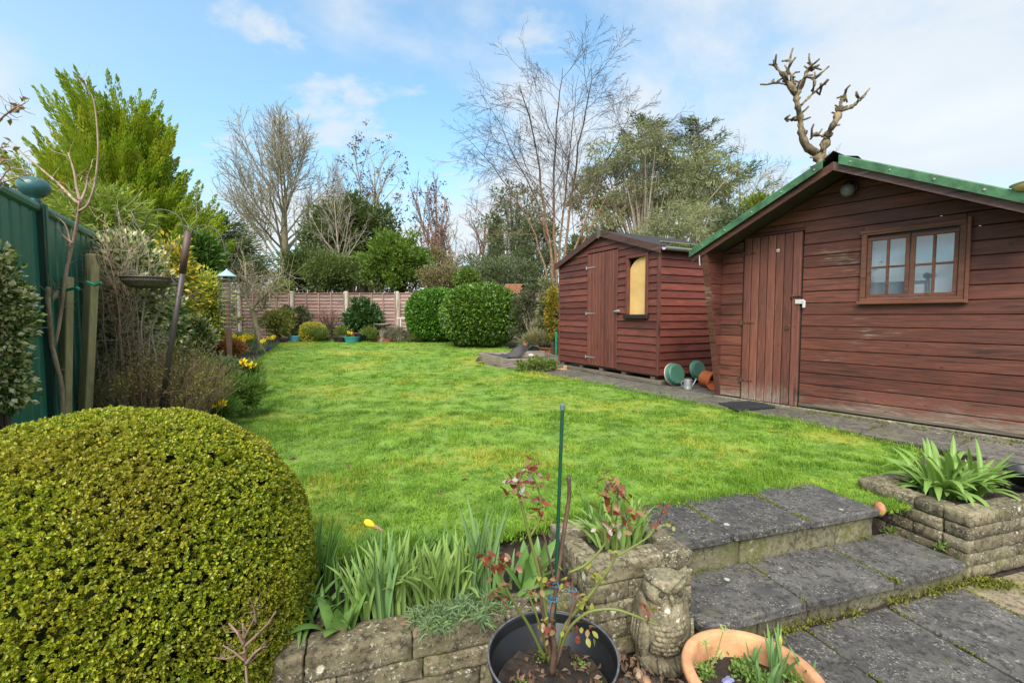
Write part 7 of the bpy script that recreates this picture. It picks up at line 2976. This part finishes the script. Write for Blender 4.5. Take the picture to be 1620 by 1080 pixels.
Yb = 1.375
rstem([(872, 1052, Yb), (870, 990, Yb), (880, 930, Yb + .02), (888, 870, Yb + .04), (896, 815, Yb + .05), (901, 785, Yb + .05), (900, 752, Yb + .05)], .0075, .0062, M_stemb, 6)
rstem([(868, 1050, Yb), (866, 980, Yb - .02), (852, 900, Yb - .05), (838, 850, Yb - .06), (826, 800, Yb - .07), (818, 770, Yb - .08), (826, 748, Yb - .08)], .0065, .003, M_stemg, 6)
rstem([(838, 850, Yb - .06), (858, 815, Yb - .05), (853, 775, Yb - .05), (845, 755, Yb - .05), (833, 750, Yb - .05)], .0035, .002, M_stemg, 2)
rstem([(864, 1045, Yb), (838, 990, Yb - .05), (808, 945, Yb - .10), (790, 905, Yb - .12), (775, 884, Yb - .13)], .0055, .0025, M_stemg, 4)
rstem([(868, 1040, Yb), (850, 975, Yb - .09), (840, 950, Yb - .10), (836, 935, Yb - .1)], .004, .002, M_stemg, 2)
rstem([(880, 1050, Yb), (890, 990, Yb + .03), (930, 945, Yb + .05), (960, 905, Yb + .06), (975, 880, Yb + .06), (976, 850, Yb + .06), (974, 830, Yb + .05)], .0065, .0025, M_stemg, 5)
rstem([(900, 905, Yb + .02), (925, 895, Yb + .02), (950, 870, Yb + .03), (963, 850, Yb + .03), (968, 826, Yb + .03), (970, 800, Yb + .03)], .0045, .002, M_stemg, 3)
rstem([(976, 880, Yb + .06), (1000, 865, Yb + .08), (1025, 850, Yb + .09), (1040, 832, Yb + .1)], .004, .002, M_stemg, 3)
rstem([(884, 1035, Yb), (900, 990, Yb - .04), (930, 966, Yb - .06), (970, 961, Yb - .07), (1010, 975, Yb - .08), (1030, 985, Yb - .08), (1042, 988, Yb - .08)], .0055, .0025, M_stemg, 3)
rstem([(876, 1060, Yb), (896, 1000, Yb - .02), (908, 950, Yb - .02), (905, 925, Yb), (908, 905, Yb)], .006, .003, M_stemb, 3)
rstem([(880, 930, Yb + .02), (868, 880, Yb + .02), (862, 850, Yb + .02), (858, 840, Yb + .02)], .004, .003, M_stemb, 2)
rstem([(872, 1045, Yb), (866, 1010, Yb - .02), (857, 960, Yb - .03), (856, 915, Yb - .03), (853, 880, Yb - .03)], .007, .0045, M_stemb, 4)
rstem([(874, 1065, Yb - .01), (878, 1020, Yb - .03), (868, 985, Yb - .03)], .011, .007, M_stemb, 2)
for a in ((836, 737, -.08, 7, .030, (0, 3, 1)), (812, 758, -.08, 7, .030, (0, 1, 3)), (806, 772, -.08, 4, .028, (0, 1)), (820, 765, -.08, 4, .030, (3, 0)), (852, 762, -.05, 4, .024, (1, 0)), (862, 765, -.05, 2, .022, (1,)), (846, 790, -.05, 4, .028, (0,)),
          (818, 782, -.08, 3, .024, (0, 1)), (850, 800, -.05, 4, .026, (0, 1)), (845, 812, -.06, 3, .022, (1, 0)), (856, 815, -.05, 3, .024, (0,)), (775, 888, -.13, 5, .030, (0, 1)), (790, 890, -.13, 6, .034, (0,)), (803, 882, -.12, 3, .028, (0, 1)), (783, 932, -.12, 4, .026, (1, 0)),
          (800, 935, -.12, 4, .024, (0, 1)), (839, 935, -.1, 4, .022, (0, 1, 3)), (975, 770, .04, 7, .036, (1, 3, 0)), (960, 785, .04, 6, .034, (0, 1)), (985, 790, .04, 5, .034, (1, 0)), (950, 805, .04, 4, .030, (1, 2)), (970, 815, .04, 5, .030, (0, 1)), (985, 828, .05, 5, .030, (3, 1)),
          (955, 835, .03, 5, .030, (3, 0, 1)), (968, 838, .03, 4, .028, (0,)), (1000, 812, .06, 5, .030, (1, 2, 0)), (1018, 805, .08, 3, .024, (2, 1)), (1037, 826, .1, 4, .026, (0,)), (1050, 800, .11, 4, .026, (0,)), (1048, 818, .11, 3, .022, (1, 2)), (1056, 828, .11, 2, .020, (2,)),
          (1028, 963, -.08, 6, .026, (0, 1, 2)), (1022, 970, -.08, 2, .022, (1,)), (930, 905, .02, 4, .026, (2,)), (945, 910, .03, 3, .024, (2,)), (925, 945, .0, 4, .028, (2,)), (970, 880, .05, 2, .022, (2, 1)), (895, 915, -.02, 5, .026, (0, 1, 2)), (870, 918, -.03, 5, .026, (2, 0, 1)), (858, 905, -.03, 3, .022, (2, 0)),
          (905, 948, -.02, 4, .024, (1, 0)), (870, 985, -.05, 5, .024, (1, 0, 2)), (912, 995, -.03, 4, .026, (0,)), (925, 985, -.03, 3, .022, (0, 1)), (862, 1008, -.05, 3, .022, (1,)), (930, 1002, -.05, 3, .024, (2,)), (958, 755, .04, 4, .030, (1, 2))):
    rleaves(a[0], a[1], Yb + a[2], a[3], a[4], a[5], .013)
rstem([(1040, 832, Yb + .1), (1046, 815, Yb + .11), (1050, 798, Yb + .11)], .002, .0015, M_rleaf, 0)
rstem([(974, 830, Yb + .05), (978, 800, Yb + .04), (976, 770, Yb + .04)], .0022, .0015, M_stemg, 0)
# the green cane and ties
cane = thing('garden_cane', 'thin green plastic-coated cane standing in the black pot', 'cane', at(874, 1045, 1.40))
m2 = MB()
pts = [at(874, 1045, 1.40), at(880, 910, 1.405), at(885, 770, 1.41), at(890, 642, 1.415)]
q = []
for k in range(3):
    for j in range(14):
        q.append(pts[k].lerp(pts[k + 1], j / 14) - cane.location)
q.append(pts[3] - cane.location)
m2.tube(q, [.0052 + (.0009 if i % 2 else 0) for i in range(len(q))], 10)
m2.build('cane_body', plain('dark_green_plastic', (.008, .060, .030), .4, var=.1), cane, smooth=True)
m2 = MB()
e_ = pts[3] - cane.location
m2.tube([e_ - Vector((0, 0, .012)), e_ + Vector((0, 0, .004)), e_ + Vector((0, 0, .008))], [.009, .009, .005], 10)
m2.build('cap', plain('grey_green_cap', (.09, .14, .12), .5), cane)
M_string = plain('blue_string', (.04, .15, .24), .7, var=.2)
for k, (px, py, dx, lb) in enumerate(((875, 922, 13, 'blue string tying the rose to the cane, upper loop'), (905, 930, 10, 'blue string loop on the right-hand stem'), (873, 945, 12, 'blue string tying the rose to the cane, lower loop'))):
    p = at(px, py, Yb + .01)
    o_ = thing('string_tie', lb, 'string', p)
    m2 = MB()
    w_ = dx / 720 * Yb * .62
    for t_ in range(1):
        m2.tube([Vector((w_ * math.cos(a), w_ * .9 * math.sin(a) - .01, .004 * math.sin(3 * a + t_) + .007 * t_)) for a in np.linspace(0, 6.283, 17)], .0018, 5, caps=False)
    m2.tube([(-w_ * .6, -w_ * .8, 0), (-w_ * .5, -w_ * .95, -.03), (-w_ * .8, -w_ * 1.0, -.055)], .0016, 5)
    m2.build('string_body', M_string, o_)

# ------------------------------------------------------------------ terracotta pot, near right
TP = Vector((.775, 1.405, PZ))
tp = thing('terracotta_pot', 'large weathered terracotta bowl with bulbs and violas at the bottom of the picture', 'plant pot', TP)
m2 = MB()
TH = .195
m2.lathe([(.0001, 0), (.150, 0), (.155, .006), (.195, TH - .035), (.198, TH - .034), (.212, TH - .028), (.216, TH - .016), (.213, TH - .004), (.206, TH), (.186, TH), (.180, TH - .006), (.176, TH - .04), (.165, TH * .4)], 64, wob=.006)
m2.build('pot_body', M_terra_old, tp, smooth=True)
m3 = MB()
V = [(0, 0, .115)] + [(.172 * q_ * math.cos(a), .172 * q_ * math.sin(a), .115 + .006 * rnd.random()) for q_ in (.5, 1) for a in np.linspace(0, 6.283, 33)[:-1]]
m3.add(V, [(0, 1 + i, 1 + (i + 1) % 32) for i in range(32)] + [(1 + i, 33 + i, 33 + (i + 1) % 32, 1 + (i + 1) % 32) for i in range(32)])
m3.build('soil', M_soil, tp)


def tpp(px, py, z=.12):
    return ground(px, py, PZ + z)


for k, (px, py, n_, h0, h1, lb, bd) in enumerate(((1228, 1075, 11, .12, .22, 'tallest daffodil leaves in the terracotta bowl', (0, 1)), (1192, 1058, 7, .06, .11, 'short blue-green bulb leaves at the back of the terracotta bowl', (0, 1)),
                                                    (1275, 1082, 5, .08, .15, 'narrow bulb leaves at the right of the terracotta bowl', (0, 2)), (1212, 1095, 8, .08, .14, 'broad bulb leaves at the front of the terracotta bowl', (0, 2)))):
    leafclump('bulb_plant', lb, 'plant', tpp(px, py), n_, h0, h1, .019 if k != 3 else .026, LIB_BL, .022, bd, .13, None, 'leaf', 260 + k)
o_ = thing('daffodil', 'closed green daffodil bud in the terracotta bowl', 'flower', tpp(1234, 1075))
m2 = MB()
tip = at(1234, 1002, o_.location.y) - o_.location
m2.tube([(0, 0, 0), tip * .75], .004, 7)
m2.build('stem', M_blue, o_)
m2 = MB()
m2.lathe([(.004, 0), (.007, .012), (.0065, .026), (.0001, .040)], 9, Matrix.Translation(tip * .74))
m2.build('bud', plain('bud_green', (.32, .34, .06), .5), o_, smooth=True)
L_small = leafmat('bedding_leaf', [(.10, .20, .03), (.16, .26, .05), (.22, .32, .09)], .45, .35)
for k, (px, py, sp_, lb) in enumerate(((1175, 1072, .035, 'low leafy bedding plant in the middle of the terracotta bowl'), (1200, 1085, .04, 'low leafy bedding plant at the front of the terracotta bowl'), (1115, 1075, .022, 'little leafy plant at the left inside the terracotta bowl'), (1255, 1085, .03, 'leafy bedding plant under the tall daffodil leaves'))):
    o_ = thing('bedding_plant', lb, 'plant', tpp(px, py))
    m2 = MB()
    nn_ = 130 if k < 2 else 70
    P = np.stack([rng.normal(0, sp_ * .6, nn_), rng.normal(0, sp_ * .6, nn_), .01 + .035 * rng.random(nn_)], 1)
    m2.add(*leafcloud(P, unit(sphere_dirs(nn_) + np.array([0, 0, .5])), .018, .011))
    m2.build('leaves', L_small, o_)
sp2 = thing('spindly_weed', 'spindly pale-flowered weed at the left of the terracotta bowl', 'weed', tpp(1122, 1062))
m2, m3 = MB(), MB()
for tipx, tipy in ((1145, 994), (1116, 1017), (1140, 1035), (1128, 1045), (1100, 1050)):
    tip = at(tipx, tipy, sp2.location.y) - sp2.location
    m2.tube([(0, 0, 0), tip * .5 + Vector((.006 * rnd.uniform(-1, 1), 0, 0)), tip], [.0028, .0022, .0016], 6)
    P = np.tile(np.array(tip), (18, 1)) + rng.normal(size=(18, 3)) * .005
    m3.add(*leafcloud(P, unit(sphere_dirs(18) + np.array([0, 0, .4])), .014, .007))
m2.build('stems', leafmat('pale_green_stem', [(.24, .30, .05), (.30, .30, .08)], .5, .2), sp2)
m3.build('florets', leafmat('pale_floret', [(.38, .44, .12), (.5, .52, .28)], .5, .3), sp2)
M_viola = leafmat('viola_petal', [(.36, .36, .75), (.45, .45, .80), (.28, .26, .62)], .5, .35)
for k, (px, py, lb) in enumerate(((1150, 1075, 'pale blue viola flower at the front of the terracotta bowl'), (1190, 1092, 'second pale blue viola, lower down in the terracotta bowl'))):
    o_ = thing('viola', lb, 'flower', tpp(px, py, .15))
    m2 = MB()
    for j in range(5):
        a = j * 1.2566 + .3
        d = Vector((math.cos(a), -.35, math.sin(a)))
        s_ = Vector((-math.sin(a), 0, math.cos(a)))
        m2.add([(0, 0, 0), d * .011 + s_ * .009, d * .021 + s_ * .005, d * .021 - s_ * .005, d * .011 - s_ * .009], [(0, 1, 2, 3, 4)])
    m2.build('petals', M_viola, o_)
    m2 = MB()
    m2.tube([(0, .004, -.04), (0, .003, 0)], .0015, 5)
    m2.build('stem', L_small, o_)

# ------------------------------------------------------------------ stone owl
M_owl = stonemat('weathered_cast_stone', (.15, .125, .072), (.26, .22, .135), (.60, .57, .47), moss=.30, speck=.8, scale=1.4, spot=.5, dark=.6)
M_owld = plain('owl_socket_shade', (.055, .045, .028), .95)  # dark colour paints the shade in the eye sockets
OP = W(-.605, -.285, PZ)
owl = thing('stone_owl', 'weathered stone owl ornament standing before the left planter', 'garden ornament', OP, math.radians(8))


def blob(name, c, rad, m, parent, fn_=None, amp=.004, sub=4, fq=26):
    b = bmesh.new()
    bmesh.ops.create_icosphere(b, subdivisions=sub, radius=1)
    s0 = Vector((rnd.random() * 30, 5, 7))
    for v in b.verts:
        d = v.co.copy()
        if fn_:
            d = fn_(d)
        p = Vector((d.x * rad[0], d.y * rad[1], d.z * rad[2]))
        p += d.normalized() * (noise.noise(p * fq + s0) * amp)
        v.co = p + Vector(c)
    me_ = bpy.data.meshes.new(name)
    b.to_mesh(me_)
    b.free()
    me_.polygons.foreach_set('use_smooth', np.ones(len(me_.polygons), bool))
    return link(name, me_, m, parent)


def bodyf(d):
    k = 1 + .10 * d.z if d.z > 0 else 1 - .18 * (-d.z) ** 2
    return Vector((d.x * k, d.y * k, d.z))


blob('body', (0, 0, .175), (.088, .080, .135), M_owl, owl, bodyf)


def headf(d):
    p = d.copy()
    # flat crown, brow ridges rising into the two ear tufts, flattened face
    p.z = min(p.z, .62 + .55 * abs(p.x) ** 1.5)
    if d.z > .2:
        p.x *= 1 + .18 * (d.z - .2)
    if p.y < -.6:
        p.y = -.6 - (-.6 - p.y) * .35
    return p


blob('head', (0, -.006, .315), (.082, .072, .068), M_owl, owl, headf, .003)
for s_ in (-1, 1):
    m2 = MB()
    m2.tube([(s_ * .050, -.02, .345), (s_ * .070, -.018, .372), (s_ * .085, -.012, .392)], [.020, .015, .003], 8)
    m2.build('ear_tuft', M_owl, owl, smooth=True)
    # eye disc, and an eyeball coloured dark for the shade of the socket
    m2 = MB()
    Mx = Matrix.Translation((s_ * .035, -.055, .318)) @ Matrix.Rotation(R(90), 4, 'X') @ Matrix.Rotation(s_ * R(14), 4, 'Y')
    m2.lathe([(.0001, -.006), (.013, -.004), (.017, .002), (.021, .003), (.027, -.004)], 18, Mx)
    ey = m2.build('eye_ring', M_owl, owl, smooth=True)
    blob('eyeball', (s_ * .035, -.060, .318), (.0115, .008, .0115), M_owld, ey, None, .0003, 3)
    m2 = MB()
    m2.tube([(s_ * .006, -.062, .325), (s_ * .035, -.062, .348), (s_ * .070, -.040, .365)], [.010, .012, .008], 8)
    m2.build('brow', M_owl, owl, smooth=True)
    # folded wings
    def wingf(d, s_=s_):
        return Vector((d.x, d.y, d.z if d.z > 0 else d.z * 1.1))
    w_ = blob('wing', (s_ * .080, .012, .165), (.026, .060, .125), M_owl, owl, wingf, .003)
    for q in range(4):
        m2 = MB()
        m2.tube([(s_ * .100, -.035 + q * .022, .20), (s_ * .106, -.03 + q * .022, .13), (s_ * .095, -.02 + q * .02, .06)], [.006, .008, .003], 6)
        m2.build('flight_feather', M_owl, w_, smooth=True)
m2 = MB()
m2.tube([(0, -.058, .312), (0, -.076, .300), (0, -.070, .276)], [.009, .008, .002], 8)
m2.build('beak', M_owl, owl, smooth=True)
# breast feathers: rows of scallops
m2 = MB()
for row in range(9):
    z = .262 - row * .022
    zz = (z - .175) / .135
    rr_ = math.sqrt(max(.05, 1 - zz * zz))
    for k in range(-4, 5):
        a = -math.pi / 2 + (k + (.5 if row % 2 else 0) + rnd.uniform(-.2, .2)) * .235
        c = Vector((math.cos(a) * .088 * rr_, math.sin(a) * .080 * rr_, z))
        nrm = Vector((math.cos(a), math.sin(a), zz * .6)).normalized()
        Mx = Matrix.Translation(c) @ nrm.to_track_quat('Z', 'Y').to_matrix().to_4x4()
        if rnd.random() < .75:
            m2.lathe([(.0125, -.005), (.0105, .0005), (.006, .003), (.0001, .004)], 8, Mx)
m2.build('breast_feathers', M_owl, owl, smooth=True)


def basef(d):
    return Vector((d.x, d.y, max(-.8, min(.55, d.z))))


blob('base', (0, 0, .035), (.098, .092, .045), M_owl, owl, basef, .008, 4, 18)
for s_ in (-1, 1):
    m2 = MB()
    for k in (-1, 0, 1):
        m2.tube([(s_ * .035 + k * .006, -.06, .072), (s_ * .035 + k * .013, -.088, .066), (s_ * .035 + k * .015, -.098, .045)], [.009, .009, .006], 7)
    m2.build('foot', M_owl, owl, smooth=True)

# ------------------------------------------------------------------ plants in the planters
pp_ = W(-.64, .0, zt2 - .04)
leafclump('bulb_plant', 'bright green strap leaves crowded in the left stone planter', 'plant', pp_, 46, .14, .26, .028, LIB_T, .115, (0, 3), .26, None, 'leaf', 270, .65)
leafclump('bulb_plant', 'darker green bulb leaves at the back of the left stone planter', 'plant', pp_ + V0 * .07, 18, .15, .30, .022, LIB_DAFF, .10, (0, 2), .16, None, 'leaf', 271, .5)
M_strap = leafmat('agapanthus_leaf', [(.25, .42, .09), (.34, .50, .14), (.20, .34, .07), (.42, .55, .22)], .35, .35)
LIB_S = blades_lib(M_strap)
for k, (u_, v_, n_, lb) in enumerate(((1.50, .02, 40, 'clump of broad arching strap leaves in the right stone planter, nearer the steps'), (1.70, .0, 40, 'clump of broad arching strap leaves in the middle of the right stone planter'), (1.62, .10, 18, 'clump of strap leaves at the back of the right stone planter'))):
    leafclump('strap_leaved_plant', lb, 'plant', W(u_, v_, zt - .045), int(n_ * 1.35), .18, .36, .045, LIB_S, .09, (2, 5), .42, 'strap-leaved clumps in the right planter', 'leaf', 280 + k, .7)
L_fine = leafmat('fine_planter_leaf', [(.10, .19, .04), (.16, .24, .07), (.22, .28, .12)], .45, .3)
tuftplant('low_plant', 'finer leafy plant between the strap leaves and the black bowl', W(1.93, .02, zt - .03), 30, .10, .05, .012, L_fine, 290)
bw = thing('black_bowl', 'black plastic bowl on the right end of the stone planter', 'bowl', W(2.06, -.13, zt + .003))
m2 = MB()
m2.lathe([(.0001, 0), (.105, 0), (.135, .075), (.146, .078), (.148, .088), (.140, .090), (.130, .080), (.100, .01), (.0001, .008)], 40)
m2.build('bowl_body', M_blackpot, bw, smooth=True)
# orange stone wedged beside the top step
b = bmesh.new()
bmesh.ops.create_icosphere(b, subdivisions=3, radius=1)
for v in b.verts:
    v.co = Vector((v.co.x * .022, v.co.y * .035, v.co.z * .04)) + v.co.normalized() * noise.noise(v.co * 2) * .004
me_ = bpy.data.meshes.new('orange_stone')
b.to_mesh(me_)
b.free()
me_.polygons.foreach_set('use_smooth', np.ones(len(me_.polygons), bool))
o_ = link('orange_stone', me_, plain('orange_clay', (.40, .17, .08), .8, bump=.3))
o_.location = W(1.0, .02, -.005)
tag(o_, 'rounded orange stone wedged beside the end of the top step', 'stone')
# weeds in the cracks
for k, (px, py, z, lb) in enumerate(((1352, 838, LT, 'small weed at the right of the upper riser'), (1240, 856, LT, 'small weed in the middle of the upper riser'), (1408, 842, LT, 'small weed where the step meets the right planter'), (1106, 882, LT, 'small weed at the left end of the upper riser'), (1490, 868, LT, 'tiny weed along the right planter'))):
    tuftplant('crack_weed', lb, ground(px, py, z), 5, .02, .028, .012, L_weed, 300 + k, cat='weed', zs=.01)
tuftplant('grass_tuft', 'yellow-green tuft of grass on the lower step below the riser', ground(1145, 880, LT), 16, .045, .05, .004, leafmat('tuft_grass', [(.14, .20, .02), (.30, .30, .05), (.10, .16, .02)], .6, .3), 306, cat='grass', zs=.01)
